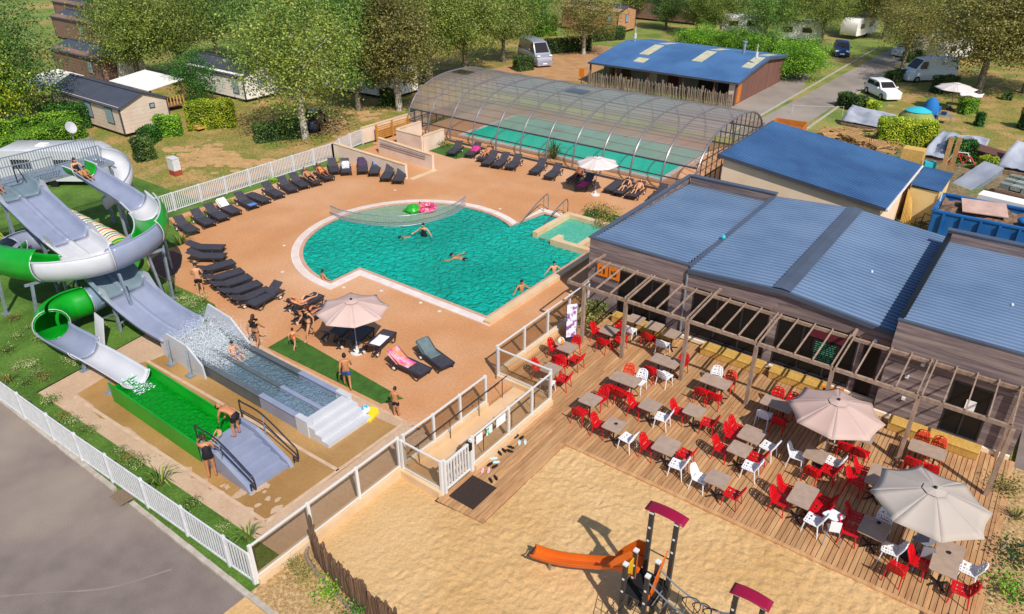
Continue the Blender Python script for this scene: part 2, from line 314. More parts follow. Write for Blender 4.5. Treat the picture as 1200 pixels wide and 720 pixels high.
def person(pose, label, loc, rz, scale=1, skin='skin_a', wear='trunks', wmat='cloth_black', hair='hair_dark', long_hair=False, hat=None):
    t = thing('person', label, 'person', loc, rz, scale=scale); J = POSE[pose]
    key = pose
    if key not in BCACHE:
        me = grow(J, set(RAD)); b = MB(); h, up, fw_, sd_ = head_parts(J)
        # head with jaw, nose and ears; hands with fingers; merged into the one body mesh
        rings = []
        for i in range(11):
            a = math.pi * i / 10; z = -.125 * math.cos(a); r = max(math.sin(a), .03) ** .8; fz = 1 - .25 * max(0, -z / .125)
            ring = []
            for j in range(14):
                th = 2 * math.pi * j / 14; x = .075 * r * math.cos(th) * fz; y = .093 * r * math.sin(th) + (.012 if z < 0 else 0)
                if j in (3, 4) and i in (4, 5): y += .02
                ring.append(h + sd_ * x + fw_ * y + up * z)
            rings.append(ring)
        b.loft(rings)
        for s in (-1, 1): b.ball(h + sd_ * .078 * s - up * .01, .018, 6, 1.4)
        for w_, e_ in (('wL', 'eL'), ('wR', 'eR')):
            w_ = Vector(J[w_]); d = (w_ - Vector(J[e_])).normalized(); q = d.cross(Vector((0, 1, .2))).normalized(); pn = q.cross(d)
            b.tube([w_ - d * .01, w_ + d * .04, w_ + d * .085], [.024, .034, .03], 8)
            for k in range(4):
                o_ = q * (.024 - .016 * k); L_ = (.068, .078, .072, .056)[k]; b.tube([w_ + d * .08 + o_, w_ + d * (.08 + L_ * .55) + o_ + pn * .006, w_ + d * (.08 + L_) + o_ + pn * .022], [.009, .0085, .007], 5)
            b.tube([w_ + d * .03 + q * .03, w_ + d * .06 + q * .05, w_ + d * .085 + q * .052 + pn * .01], [.011, .01, .008], 5)
        bm = bmesh.new(); bm.from_mesh(me); t2 = b.mesh('tmp', True); bm.from_mesh(t2); bm.to_mesh(me); bm.free(); me.polygons.foreach_set('use_smooth', [True] * len(me.polygons)); me.materials.clear()
        BCACHE[key] = me
    inst(BCACHE[key], 'body', skin, t)
    h, up, fw_, sd_ = head_parts(J)
    b = MB()
    for s in (-1, 1): b.ball(h + sd_ * .03 * s + fw_ * .086 + up * .012, .011, 6)
    b.build('eyes', 'black', t); MB().tube([h + sd_ * -.025 + fw_ * .084 - up * .055, h + fw_ * .093 - up * .057, h + sd_ * .025 + fw_ * .084 - up * .055], .007, 5).build('mouth', 'cloth_pink', t)
    hk = 'hair' + key + str(long_hair)
    if hk not in BCACHE:
        b = MB(); rings = []
        for i in range(8):
            a = math.pi * (.0 + .62 * i / 7); z = .138 * math.cos(a); r = max(math.sin(a), .03); ring = []
            for j in range(14):
                th = 2 * math.pi * j / 14; cut = max(0, math.sin(th)); zz = max(z, .045 * cut + (-.06) * (1 - cut)); ring.append(h + sd_ * (.086 * r * math.cos(th)) + fw_ * (.102 * r * math.sin(th) - .006) + up * zz)
            rings.append(ring)
        b.loft(rings)
        if long_hair: b.tube([h - fw_ * .06 + up * .03, h - fw_ * .1 - up * .08, h - fw_ * .1 - up * .22, h - fw_ * .09 - up * .3], [.06, .065, .05, .02], 8)
        BCACHE[hk] = b.mesh('hair', True)
    inst(BCACHE[hk], 'hair', hair, t)
    def cloth(keys, fat, nm):
        k = nm + key + str(fat)
        if k not in BCACHE: BCACHE[k] = grow(J2, keys, fat, nm); BCACHE[k].materials.clear()
        inst(BCACHE[k], nm, wmat, t)
    J2 = dict(J)
    lerp = lambda a, b_, u: tuple(Vector(J[a]).lerp(Vector(J[b_]), u))
    if wear in ('trunks', 'bikini'):
        J2['kL'] = lerp('hL', 'kL', .62 if wear == 'trunks' else .12); J2['kR'] = lerp('hR', 'kR', .62 if wear == 'trunks' else .12); J2['spine'] = lerp('pelvis', 'spine', .22)
        sv = dict(RAD); RAD['kL'] = RAD['kR'] = .078 if wear == 'trunks' else .085; cloth({'pelvis', 'spine', 'hL', 'hR', 'kL', 'kR'}, 1.3, 'trunks' if wear == 'trunks' else 'bikini_bottom'); RAD.update(sv)
    if wear == 'bikini':
        J2 = dict(J); c = Vector(J['chest']); s_ = Vector(J['spine']); J2['spine'] = tuple(c.lerp(s_, .28)); J2['neck'] = tuple(c.lerp(Vector(J['neck']), .06)); sv = dict(RAD); RAD['neck'] = .1; RAD['spine'] = .118; cloth({'spine', 'chest', 'neck'}, 1.2, 'bikini_top'); RAD.update(sv)
    if wear in ('swimsuit', 'shirt'):
        J2['kL'] = lerp('hL', 'kL', .12); J2['kR'] = lerp('hR', 'kR', .12); J2['neck'] = lerp('chest', 'neck', .25); sv = dict(RAD); RAD['neck'] = .095; RAD['kL'] = RAD['kR'] = .085; cloth({'pelvis', 'spine', 'chest', 'neck', 'hL', 'hR', 'kL', 'kR'}, 1.3, 'swimsuit' if wear == 'swimsuit' else 'shirt'); RAD.update(sv)
    return t
# grow every body and garment once, while the scene is still empty
for _p, _w, _l in (('look_down', 'trunks', 0), ('walk', 'bikini', 1), ('walk', 'swimsuit', 0), ('walk', 'trunks', 0), ('reach', 'swimsuit', 0), ('bend', 'trunks', 0), ('sit', 'trunks', 0), ('sit', 'swimsuit', 1), ('sit', 'shirt', 0), ('wade', 'swimsuit', 0), ('wade', 'trunks', 0), ('float', 'trunks', 0), ('lie', 'trunks', 0), ('lie', 'swimsuit', 0), ('lie', 'bikini', 0)):
    _t = person(_p, 'x', (0, 0, 0), 0, 1, 'skin_a', _w, 'cloth_black', 'hair_dark', bool(_l))
    for _c in kids(_t): bpy.data.objects.remove(_c)
    bpy.data.objects.remove(_t)
# ================================================================== ground, pool terrace, water
random.seed(4)
M('grass', '#5d7430', '#7f8a3c', scale=.35, rough=.95, bump=.6, bscale=30, c3='#a98f55', scale3=.12, fine=.4, fscale=8)
M('dry_grass', '#93803f', '#6c7a2e', scale=.5, rough=.95, bump=.8, bscale=10, bdist=.08, c3='#b48e5c', scale3=.45, fine=.42, fscale=7)
M('lawn', '#3f5f18', '#4c6d20', scale=1.2, rough=.95, bump=.6, bscale=40, c3='#5f8030', scale3=.4, fine=.3, fscale=14)
M('turf', '#35591b', '#416a22', scale=2.5, rough=.95, bump=.7, bscale=60, fine=.25, fscale=18)
M('resin', '#c68f62', '#bd8558', scale=.5, rough=.85, bump=.12, bscale=120, c3='#d0a27e', scale3=.16, detail=9, fine=.1, fscale=9)
M('paving_dry', '#c4a78c', '#b8997c', scale=.7, rough=.85, bump=.1, bscale=60, detail=8, fine=.08, fscale=9)
M('paving_wet', '#a8804a', '#9b7443', scale=.5, rough=.4, bump=.06, bscale=40, c3='#b68f5c', scale3=.35, detail=8, fine=.08, fscale=9)
M('paving_line', '#ccb096', '#bf9f82', scale=3, rough=.8)
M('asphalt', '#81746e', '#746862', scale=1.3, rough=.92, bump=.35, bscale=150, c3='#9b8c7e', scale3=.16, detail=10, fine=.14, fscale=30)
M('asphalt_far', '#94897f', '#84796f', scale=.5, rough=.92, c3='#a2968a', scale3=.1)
M('kerb', '#b7aea2', '#a39789', scale=3, rough=.9, bump=.2)
M('sand', '#c9a370', '#bf9863', scale=.5, rough=.95, bump=.9, bscale=7, bdist=.05, c3='#cfac7c', scale3=.2, detail=6, fine=.08, fscale=14)
M('gravel', '#b99563', '#8c6b42', scale=22, rough=.95, bump=1.0, bscale=30, detail=3, c3='#cdb084', scale3=9)
M('dirt', '#b98d62', '#a67c52', scale=.8, rough=.95, bump=.3, bscale=30)
M('coping', '#e4d8d2', '#d8c8c0', scale=2, rough=.7); M('coping_edge', '#c9a08a', '#bd927b', scale=3, rough=.75)
M('liner', '#10d6c2', '#38e6d4', scale=1.5, rough=.4, contrast=(.4, .7), detail=2)
M('liner_pale', '#a4dcc8', '#90ccb8', scale=2, rough=.5)
clearmat('pool_water', '#a8fff2', '#00dcc8', .62, rough=.05, bump=1.0, bscale=3.2, bdist=.6, gloss=.25, solid2='#00c4b2')
clearmat('shallow_water', '#c4f6ea', '#66cbb6', .35, rough=.06, bump=1, bscale=4, bdist=.3, gloss=.4, solid2='#8ad2c0')
clearmat('trough_water', '#dbeaf0', '#93b0c0', .45, rough=.05, bump=1.0, bscale=7, bdist=.3, gloss=.6, solid2='#a6bfcc')
clearmat('green_water', '#50f060', '#00b820', .5, rough=.06, bump=1.0, bscale=6, bdist=.3, gloss=.4, solid2='#00bc24')
def rect(x0, y0, x1, y1): return [(x0, y0), (x1, y0), (x1, y1), (x0, y1)]
sheet('ground', rect(-420, -160, 320, 520), -.12, 'grass', kind='structure')
sheet('dry_meadow', [(-75, 20), (-43.2, 14), (-43.2, 36), (-45, 50), (-47, 80), (-62, 90), (-80, 60)], -.108, 'dry_grass')
sheet('dry_lawn', [(-13, 70), (-2, 63), (30, 65), (60, 95), (20, 140), (-13, 120)], -.112, 'dry_grass')
sheet('far_field', [(-170, 70), (-120, 90), (-140, 150), (-260, 140)], -.112, 'dry_grass')
sheet('service_yard', [(-12, 38), (8, 38), (9, 57), (4, 60), (-3, 61.5), (-12, 62)], -.104, M('yard_dirt', '#8c7658', '#6f5f48', scale=1.2, rough=.95, bump=.5, bscale=12, bdist=.06, fine=.35, fscale=6, c3='#6a7a3a', scale3=.3))
sheet('sandy_path', [(-43.5, 8), (-41.7, 8), (-41.8, 34), (-43.6, 39), (-42.4, 54), (-44.2, 54), (-45.6, 39), (-44, 30)], -.1, 'dirt')
# asphalt yard, lower left
sheet('asphalt_yard', [(-60, -30), (-8, -30), (-11.2, 6.2), (-14.0, 6.62), (-60, 6.1)], -.1, 'asphalt')
M('tar_seam', '#8f837a', '#877b73', scale=4, rough=.95); M('tar_dark', '#5f5654', '#575050', scale=4, rough=.95)
for pts_, w_, m_ in (([(-22.6, -.6), (-20.2, 1.9), (-18.7, 3.3), (-17.4, 4.5), (-16.6, 5.9)], .045, 'tar_seam'), ([(-19.2, 1.2), (-17.8, 2.6), (-16.2, 4.0)], .035, 'tar_seam'), ([(-24.8, 1.6), (-24.2, 2.6), (-24.5, 3.8)], .03, 'tar_dark')):
    sp = smooth_path(pts_, 6); bb = MB()
    for p_, q_ in zip(sp[:-1], sp[1:]):
        d_ = Vector((q_[0] - p_[0], q_[1] - p_[1])).normalized(); n_ = Vector((-d_.y, d_.x)) * w_ * random.uniform(.3, .7)
        bb.add([(p_[0] - n_.x, p_[1] - n_.y, -.096), (q_[0] - n_.x, q_[1] - n_.y, -.096), (q_[0] + n_.x, q_[1] + n_.y, -.096), (p_[0] + n_.x, p_[1] + n_.y, -.096)], [(0, 1, 2, 3)])
    bb.build('asphalt_seam', m_, kind='structure')
b = MB()
for i in range(46):
    x0 = -58 + i; y = 6.12 + (x0 + 60) * .0112
    if -21.2 < x0 < -20.2: continue
    b = MB().box(x0 + .01, y - .06, -.13, x0 + .99, y + .1, .0); b.build('kerb', 'kerb', kind='structure')
sheet('drain_channel', [(-20.8, 6.3), (-20.1, 6.3), (-20.1, 6.95), (-20.8, 6.95)], -.02, 'timber')
# planted lawn strip beneath the water slides
lawn = sheet('lawn', [(-60, 6.25), (-14.05, 6.75), (-14.05, 8.1), (-28.6, 7.5), (-29.4, 12.6), (-27.6, 12.6), (-25.9, 14.2), (-26.5, 15), (-30.3, 16.9), (-33, 19.5), (-41.3, 19.8), (-41.3, 23), (-60, 23)], -.03, 'lawn')
# paving of the splash pools
sheet('splash_paving', [(-28.5, 7.55), (-15.6, 8.0), (-14.25, 8.05), (-14.25, 14.6), (-27.4, 15.6), (-27.4, 12.5), (-29.3, 12.5)], -.012, 'paving_dry')
wet = [(-27.2, 8.4)]
random.seed(12)
for i in range(24): wet.append((-26.9 + i * .465, 8.38 + i * .014 + random.uniform(-.28, .12) * (1 if i > 2 else 0)))
wet += [(-15.95, 8.75), (-15.75, 11.3), (-15.8, 14.35), (-22.1, 13.9), (-23, 14.3), (-24.5, 14.25), (-26.9, 14.2), (-27.1, 11.4), (-27.6, 10.4)]
sheet('wet_paving', wet, -.008, 'paving_wet')
for k, (a, c) in enumerate([((-27.1, 8.24), (-15.9, 8.6)), ((-27.2, 11.25), (-15.86, 11.5)), ((-15.86, 8.6), (-15.86, 14.6)), ((-27.0, 14.62), (-15.8, 14.72)), ((-22.3, 13.2), (-22.3, 13.3))][:4]):
    MB().bar((a[0], a[1], -.002), (c[0], c[1], -.002), .13, .006).build('paving_strip', 'paving_line', kind='structure')
# wet footprints/puddles near the glass fence are lighter dry patches: one sheet of patches
b = MB()
for i in range(26):
    x = random.uniform(-18.5, -14.6); y = random.uniform(11.8, 14.9) if x > -16 else random.uniform(8.7, 9.6)
    if x > -16 and random.random() < .3: x, y = random.uniform(-16.9, -14.8), random.uniform(14.2, 15.2)
    n = 9; r = random.uniform(.06, .22); pl = [(x + r * random.uniform(.5, 1.2) * math.cos(2 * math.pi * j / n), y + 1.4 * r * random.uniform(.5, 1.2) * math.sin(2 * math.pi * j / n), .0005 + i * .0004) for j in range(n)]
    b.add(pl, [tuple(range(n))])
b.build('dry_patch', 'paving_dry', kind='stuff')
# pool terrace resin, with the pool cut out: ring of quads between hole outline and outer outline is left to triangulate
PC = (-26.6, 26.35)
def pool_outline(off):
    """outer edge of the coping moved inward by off"""
    r = 6.45 - off; pts = []
    a0 = math.atan2(19.9 + off - PC[1], -25.95 - off - PC[0]); x0 = -25.95 - off
    a0 = -math.acos((x0 - PC[0]) / r)
    a1 = math.acos((-23.5 - off * .2 - PC[0]) / r)
    n = 44; tot = (2 * math.pi + a0) - a1
    for i in range(n + 1):
        a = (2 * math.pi + a0) - tot * i / n; pts.append((PC[0] + r * math.cos(a), PC[1] + r * math.sin(a)))
    xr = -17.62 - off
    pts += [(-23.75 + off, 34.75 - off), (-21.85 + .0, 34.75 - off), (-21.85, 31.2), (xr, 31.2 - off * .6), (xr, 21.85 + off), (x0, 21.85 + off)]
    return pts
OUT, MID, INN = pool_outline(0), pool_outline(.42), pool_outline(.62)
def with_hole(name, outer, hole, z, mat, kind='structure'):
    bm = bmesh.new(); ed = []
    for poly in (outer, hole):
        vs_ = [bm.verts.new((x, y, z)) for x, y in poly]
        ed += [bm.edges.new((vs_[i], vs_[(i + 1) % len(vs_)])) for i in range(len(vs_))]
    bmesh.ops.triangle_fill(bm, use_beauty=True, edges=ed)
    for f in bm.faces:
        f.normal_update()
        if f.normal.z < 0: f.normal_flip()
    me = bpy.data.meshes.new(name); bm.to_mesh(me); bm.free(); return inst(me, name, mat, kind=kind)
TER = [(-14.15, 14.75), (-14.1, 18.95), (-15.02, 18.95), (-15.02, 26.2), (-15.2, 26.2), (-15.2, 41.9), (-41.9, 41.9), (-41.9, 38), (-41.3, 38), (-41.3, 20.2), (-40.24, 20.19), (-38.8, 19.69), (-37.29, 19.02), (-36.45, 18.5), (-36.75, 17.8), (-36.75, 17.0), (-36.1, 16.35), (-34.9, 15.85), (-33, 15.7), (-30.8, 15.76), (-29.2, 15.74), (-28.6, 15.5), (-28.2, 15.05), (-27.8, 14.7), (-27.0, 14.75), (-26, 14.85), (-24.6, 14.85), (-22, 14.62)]
with_hole('pool_terrace', TER, OUT, 0, 'resin')
# purple soft-fall patch beside the slide
b = MB()
for p_, q_ in zip(TER, TER[1:] + TER[:1]): b.add([(*p_, -.15), (*q_, -.15), (*q_, 0), (*p_, 0)], [(0, 1, 2, 3)])
b.build('terrace_edge', 'resin', kind='structure')
sheet('rubber_patch', [tuple(at(x_, y_).xy) for x_, y_ in ((214, 299), (212, 313), (204, 322), (196, 328), (186, 322), (178, 315), (178, 304), (188, 296), (202, 294))], .005, M('rubber_patch', '#7a5d56', '#6c514c', scale=4, rough=.95))
# coping: white grating ring and sandstone edge as separate rings of stones
def ring(name, A, B, z0, z1, mat, gap=0, wp=None, kind='structure'):
    n = len(A)
    root = None
    b = MB()
    for i in range(n):
        j = (i + 1) % n
        b.add([(*A[i], z1), (*A[j], z1), (*B[j], z1), (*B[i], z1), (*A[i], z0), (*A[j], z0), (*B[j], z0), (*B[i], z0)],
              [(0, 1, 2, 3)[::-1], (4, 5, 1, 0), (7, 3, 2, 6)])
    for k, f in enumerate(b.f):
        pass
    return b.build(name, mat, kind=kind)
ring('pool_coping', OUT, MID, -.3, .05, 'coping'); ring('pool_edge', MID, INN, -.5, .045, 'coping_edge')
# grating bars of the overflow channel along the round side, each its own little slat
gb = MB().box(-.012, -.17, 0, .012, .17, .012).mesh('grating_slat')
cop = bpy.data.objects['pool_coping']
M('grating', '#c9b8b0', rough=.6)
for i in range(150):
    a = R(262) - R(150) * i / 149; r = 6.23
    inst(gb, 'grating_slat', 'grating', cop, loc=(PC[0] + r * math.cos(a), PC[1] + r * math.sin(a), .0525), rz=a + math.pi / 2)
# basin floor + water
sheet('pool_floor', INN, -1.15, 'liner')
b = MB()
for i in range(len(INN)):
    j = (i + 1) % len(INN); b.add([(*INN[i], -1.15), (*INN[j], -1.15), (*INN[j], .0), (*INN[i], .0)], [(0, 1, 2, 3)])
b.build('pool_side', 'liner', kind='structure')
sheet('water', INN, -.03, 'pool_water')
# children's shallow basin behind the railing
FEN = [(-33.2, 26.35), (-32.2, 26.25), (-31.2, 26.45), (-30.2, 26.8), (-29.2, 27.3), (-28.4, 28.05), (-27.9, 29.0), (-27.55, 30.2), (-27.5, 31.2), (-27.75, 32.4)]
shal = [p for p in FEN if (p[0] - PC[0]) ** 2 + (p[1] - PC[1]) ** 2 < 5.75 ** 2]
a1 = math.atan2(shal[-1][1] - PC[1], shal[-1][0] - PC[0]); a2 = math.atan2(shal[0][1] - PC[1], shal[0][0] - PC[0])
if a2 < a1: a2 += 2 * math.pi
arc = [(PC[0] + 5.8 * math.cos(a1 + (a2 - a1) * i / 14), PC[1] + 5.8 * math.sin(a1 + (a2 - a1) * i / 14)) for i in range(15)]
MB().prism(shal + arc, -1.1, -.024).build('shallow_basin', M('liner_sand', '#b9c2a4', '#a9b494', scale=1.5, rough=.5), kind='structure')
clearmat('paddle_water', '#e8f6ee', '#b4ccb8', .25, rough=.06, bump=1, bscale=4, bdist=.25, gloss=.5, solid2='#c4d6c4')
sheet('shallow_water', shal + arc, -.012, 'paddle_water')
# cream rim on the terrace side of the pool, step walls and the small basin
def wallseg(name, a, c, w_, z0, z1, mat, label, cat='low wall', parent=None):
    return MB().bar((a[0], a[1], (z0 + z1) / 2), (c[0], c[1], (z0 + z1) / 2), w_, z1 - z0).build(name, mat, parent, label=label, cat=cat)
wallseg('low_wall', (-17.78, 21.9), (-17.78, 30.7), .34, -.05, .2, 'cream_wall', 'low cream rim along the straight right side of the big pool')
t = thing('spa_basin', 'small square side basin with cream walls at the top right of the pool', 'basin', (-20, 32.5, 0))
for nm, a, c in [('wall', (-21.62, 31.05), (-21.62, 34.7)), ('wall', (-21.44, 34.53), (-18.55, 34.53)), ('wall', (-18.72, 34.355), (-18.72, 31.1)), ('wall', (-18.0, 30.92), (-20.4, 30.92)), ('wall', (-20.23, 31.095), (-20.23, 31.6))]:
    MB().bar((a[0], a[1], -.35), (c[0], c[1], -.35), .34, 1.3 if nm == 'wall' else 1).build('wall', 'cream_wall', t, world=True)
MB().add([(x, y, .006) for x, y in rect(-21.44, 31.1, -18.9, 34.35)], [(0, 1, 2, 3)]).build('floor', 'liner_pale', t, world=True)
MB().add([(x, y, .06) for x, y in rect(-21.44, 31.1, -18.9, 34.35)], [(0, 1, 2, 3)]).build('water', 'shallow_water', t, world=True)
t = thing('entry_steps', 'pale submerged entry steps at the far right corner of the pool', 'steps', (-22.7, 33, 0))
for i in range(4):
    MB().box(-23.1, 31.4 + i * .68, -1.1, -21.86, 31.4 + (i + 1) * .68, -.75 + i * .2).build('step', 'liner_pale', t, world=True)
def handrail(x, label):
    t = thing('pool_handrail', label, 'handrail', (x, 33.5, 0), group='pool entry handrails')
    MB().tube(smooth_path([(x, 34.9, 0), (x, 34.85, .9), (x, 34.5, 1.0), (x, 33.0, .5), (x, 31.6, -.2), (x, 31.45, -.5)], 6), .035, 8).build('rail', 'steel', t, True, world=True)
    MB().tube([(x, 34.4, .95), (x, 34.4, 0)], .025, 8).build('post', 'steel', t, True, world=True)
handrail(-23.35, 'left steel handrail of the pool entry steps'); handrail(-21.95, 'right steel handrail of the pool entry steps, beside the side basin')
# curved railing in the pool
t = thing('pool_railing', 'curved grey steel railing fencing off the shallow end of the pool', 'railing', (-30, 28, 0))
fp = smooth_path([(x, y, 0) for x, y in FEN], 6)
for z in (.0, .62): MB().tube([(p[0], p[1], p[2] + z) for p in fp], .028, 6).build('rail', 'galv', t, True, world=True)
pk = MB().tube([(0, 0, -.5), (0, 0, .62)], .010, 5).mesh('picket')
dl = 0
last = None
for i in range(len(fp) - 1):
    for k in range(2):
        q = Vector(fp[i]).lerp(Vector(fp[i + 1]), k / 2)
        inst(pk, 'picket', 'galv', t, loc=q - t.location)
# little skimmer lids and terrace drains
for i, (px, py) in enumerate([(333, 288), (331, 319), (403, 337), (447, 341), (463, 223), (586, 245), (493, 355), (515, 365)]):
    p = at(px, py); MB().box(-.07, -.07, 0, .07, .07, .012).build('skimmer_lid', 'white_plastic', loc=p, rz=.3, label=['white plastic lid on terrace left of the pool', 'white plastic lid on terrace below the first, by the pool arc', 'white plastic lid by the inner corner of the pool', 'white plastic lid beside the parasol on the poolside', 'white plastic lid at the far side of the pool', 'white plastic lid left of the entry steps', 'pale drain lid along the front pool edge', 'second pale drain lid along the front pool edge'][i], cat='lid', group='lids on the terrace')
# turf strip and beds on the terrace
sheet('turf_strip', [(-24.05, 14.85), (-24.15, 16.15), (-16.9, 15.7), (-17.35, 14.95)], .006, 'turf')
sheet('plant_bed', [(-21.2, 34.9), (-17.6, 34.7), (-17.6, 36.4), (-21.2, 36.7)], .008, 'turf')
sheet('plant_bed', [(-37.2, 39.2), (-34.2, 38.9), (-33.5, 41.4), (-37.2, 41.6)], .008, 'turf')
sheet('side_bed', [(-18.5, 30.9), (-17.4, 30.9), (-17.4, 32.6), (-18.5, 32.6)], .008, 'turf')
sheet('fence_bed', [(-41.3, 20.3), (-40.6, 20.3), (-40.4, 33.4), (-41.3, 33.4)], .006, 'lawn')
# sand, gravel corners
def vnoise(x, y, sc, seed):
    g = np.random.RandomState(seed).rand(256, 256); x = x * sc + 90; y = y * sc + 90; i = np.floor(x).astype(int); j = np.floor(y).astype(int); u = x - i; v = y - j; u = u * u * (3 - 2 * u); v = v * v * (3 - 2 * v)
    return (g[i % 256, j % 256] * (1 - u) + g[(i + 1) % 256, j % 256] * u) * (1 - v) + (g[i % 256, (j + 1) % 256] * (1 - u) + g[(i + 1) % 256, (j + 1) % 256] * u) * v
nx, ny = 420, 320; X, Y = np.meshgrid(np.linspace(-14.1, 9, nx + 1), np.linspace(0, 17.2, ny + 1))
wx = X + .35 * vnoise(X, Y, 1.3, 11); wy = Y + .35 * vnoise(X, Y, 1.3, 12)
trod = np.clip((wx + 13.2) / 2.5, .12, 1)
Z = -.1 + .03 * vnoise(X, Y, .6, 1) + trod * (.03 * np.abs(vnoise(wx, wy, 3.6, 2) - .5) * 2 + .036 * np.abs(vnoise(wx, wy, 6.2, 3) - .5) * 2 + .016 * vnoise(X, Y, 11, 5))
b = MB(); b.v = list(zip(X.ravel().tolist(), Y.ravel().tolist(), Z.ravel().tolist()))
b.f = [(j * (nx + 1) + i, j * (nx + 1) + i + 1, (j + 1) * (nx + 1) + i + 1, (j + 1) * (nx + 1) + i) for j in range(ny) for i in range(nx)]
b.build('sand', 'sand', smooth=True, kind='structure')
sheet('gravel_bed', [(-14.05, 6.7), (-14.05, 8.95), (-13.5, 8.75), (-12.0, 8.28), (-10.1, 8.0), (-9, 4), (-11.0, 6.2)], -.005, 'gravel')
sheet('gravel_bed', [(2.2, 16), (6.5, 16), (6.5, 25.2), (2.25, 25.2)], .005, 'gravel')
sheet('side_path', [(2.2, 25.2), (8, 25.2), (8, 40), (2.2, 40)], .004, 'asphalt')
sheet('sand_corner', [(1.0, 12), (6.5, 12), (6.5, 16), (1.9, 17.1)], -.0, 'gravel')
# access road at the back
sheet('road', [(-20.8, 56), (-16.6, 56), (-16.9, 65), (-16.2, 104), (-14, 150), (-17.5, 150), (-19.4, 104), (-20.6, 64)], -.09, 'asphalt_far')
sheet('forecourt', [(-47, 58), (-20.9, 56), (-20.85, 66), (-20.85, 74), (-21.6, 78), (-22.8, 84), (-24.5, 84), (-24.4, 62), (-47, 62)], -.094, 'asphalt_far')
sheet('campsite_lane', [(-47, 58), (-47, 64), (-40, 66), (-46, 85), (-50, 85), (-52, 62)], -.092, 'dirt')
MB().box(-21.05, 56, -.1, -20.85, 104, -.03).build('road_edge', 'kerb', kind='structure')
MB().box(-16.5, 58, -.1, -16.3, 90, -.03).build('road_edge', 'kerb', kind='structure')

# bare soil scuffs in the meadow beyond the white fence
b = MB(); rs = np.random.RandomState(17)
for cx_, cy_, n_, sx_, sy_ in ((232, 176, 60, 26, 9), (262, 186, 50, 24, 7), (400, 142, 40, 26, 9), (425, 132, 30, 24, 6), (215, 192, 20, 20, 5), (330, 190, 40, 40, 5)):
    for i in range(n_):
        p_ = at(cx_ + sx_ * rs.randn() * .6, cy_ + sy_ * rs.randn() * .6); r_ = .12 + .5 * rs.rand() ** 2; m_ = 9
        b.add([(p_.x + r_ * 1.5 * (.55 + .6 * rs.rand()) * math.cos(6.283 * k / m_), p_.y + r_ * (.55 + .6 * rs.rand()) * math.sin(6.283 * k / m_), -.104 + .0002 * len(b.f) / 4) for k in range(m_)], [tuple(range(m_))])
b.build('soil_patch', M('soil', '#c09a6a', '#b08a5a', scale=2, rough=.95, fine=.2, fscale=8), kind='stuff')
# ================================================================== buildings
M('cladding', '#85726f', '#685a5e', scale=2.2, rough=.9, stretch=(.5, 3, 9), bump=.25, rnd=.16, c3='#9a8880', scale3=.8, detail=8)
M('roof_blue', '#7289a6', '#677e9c', scale=.6, rough=.6, metal=.0, spec=.3, c3='#7a90ac', scale3=.25)
M('roof_deep', '#446894', '#3b5d88', scale=.5, rough=.55, spec=.3, c3='#4b729e', scale3=.3)
M('roof_flash', '#4f586a', '#485060', scale=1, rough=.4); M('roof_grey', '#4a4d5a', '#434652', scale=.8, rough=.6)
M('plinth', '#efdcc0', rough=.85); M('stucco', '#f0d8be', '#e6caac', scale=.8, rough=.9, bump=.1); M('stucco_yellow', '#e8c88c', '#dcb878', scale=.8, rough=.9)
M('yellow_wood', '#cda455', '#b98f45', scale=3, rough=.8, stretch=(8, 1, 1), rnd=.08)
M('pergola_wood', '#a58c7a', '#8a7260', scale=3, rough=.85, stretch=(3, 3, 1), bump=.2, rnd=.08)
M('orange_sign', '#e07818', rough=.6); M('orange_wood', '#c8772a', '#b86a22', scale=3, rough=.7)
M('paper', '#f4f4f4', rough=.6); M('chalk', '#0f1512', rough=.8); M('chalk_green', '#3f9a78', rough=.9); M('maroon', '#5a1a28', rough=.7)
def ribbed(name, x0, x1, y0, y1, zf, mat, parent, pitch=.28, h=.075, along='x', nx=1):
    """profiled sheet metal: ribs run along X, pitch along Y; zf(x, y) gives the surface height"""
    ys = []; y = y0
    while y < y1 - .01:
        for d, hh in ((0, 0), (.42, 0), (.46, 1), (.84, 1)):
            yy = y + d * pitch
            if yy < y1: ys.append((yy, hh * h))
        y += pitch
    ys.append((y1, 0)); b = MB(); xs = [x0 + (x1 - x0) * i / nx for i in range(nx + 1)]
    v = [(x, yy, zf(x, yy) + hh) for x in xs for yy, hh in ys]; n = len(ys)
    b.add(v, [(i * n + j, (i + 1) * n + j, (i + 1) * n + j + 1, i * n + j + 1) for i in range(nx) for j in range(n - 1)])
    return b.build(name, mat, parent, world=True)
def boards(parent, x0, x1, y, z0, z1, mat='cladding', step=.21, axis='x', holes=(), th=.022, name='board'):
    """horizontal boards on a wall face; holes = (a0, a1, b0, b1)"""
    z = z0; k = 0
    while z < z1 - .02:
        zt = min(z + step, z1); segs = [(x0, x1)]
        for a0, a1, b0, b1 in holes:
            if zt > b0 + .01 and z < b1 - .01:
                segs = [s for u, v in segs for s in ((u, min(v, a0)), (max(u, a1), v)) if s[1] - s[0] > .05]
        cut = []
        for u, v in segs:           # butt joints every few metres
            n = max(1, round((v - u) / 3.6)); off = random.uniform(-.4, .4) if n > 1 else 0
            e = [u] + [u + (v - u) * i / n + off for i in range(1, n)] + [v]; cut += list(zip(e[:-1], e[1:]))
        for u, v in cut:
            bb = MB()
            o = random.uniform(0, .006)
            if axis == 'x': bb.box(u + .004, y - th - o, z + .006, v - .004, y, zt)
            else: bb.box(y - (th + o if th < 0 else 0), u + .004, z + .006, y + (th + o if th > 0 else 0), v - .004, zt)
            bb.build(name, mat, parent, world=True)
        z = zt; k += 1
rest = thing('restaurant', 'long dark timber-clad restaurant with blue ribbed metal roofs behind the pergola', 'building', (-6.5, 31, 0))
FY, FC = 26.2, 25.6
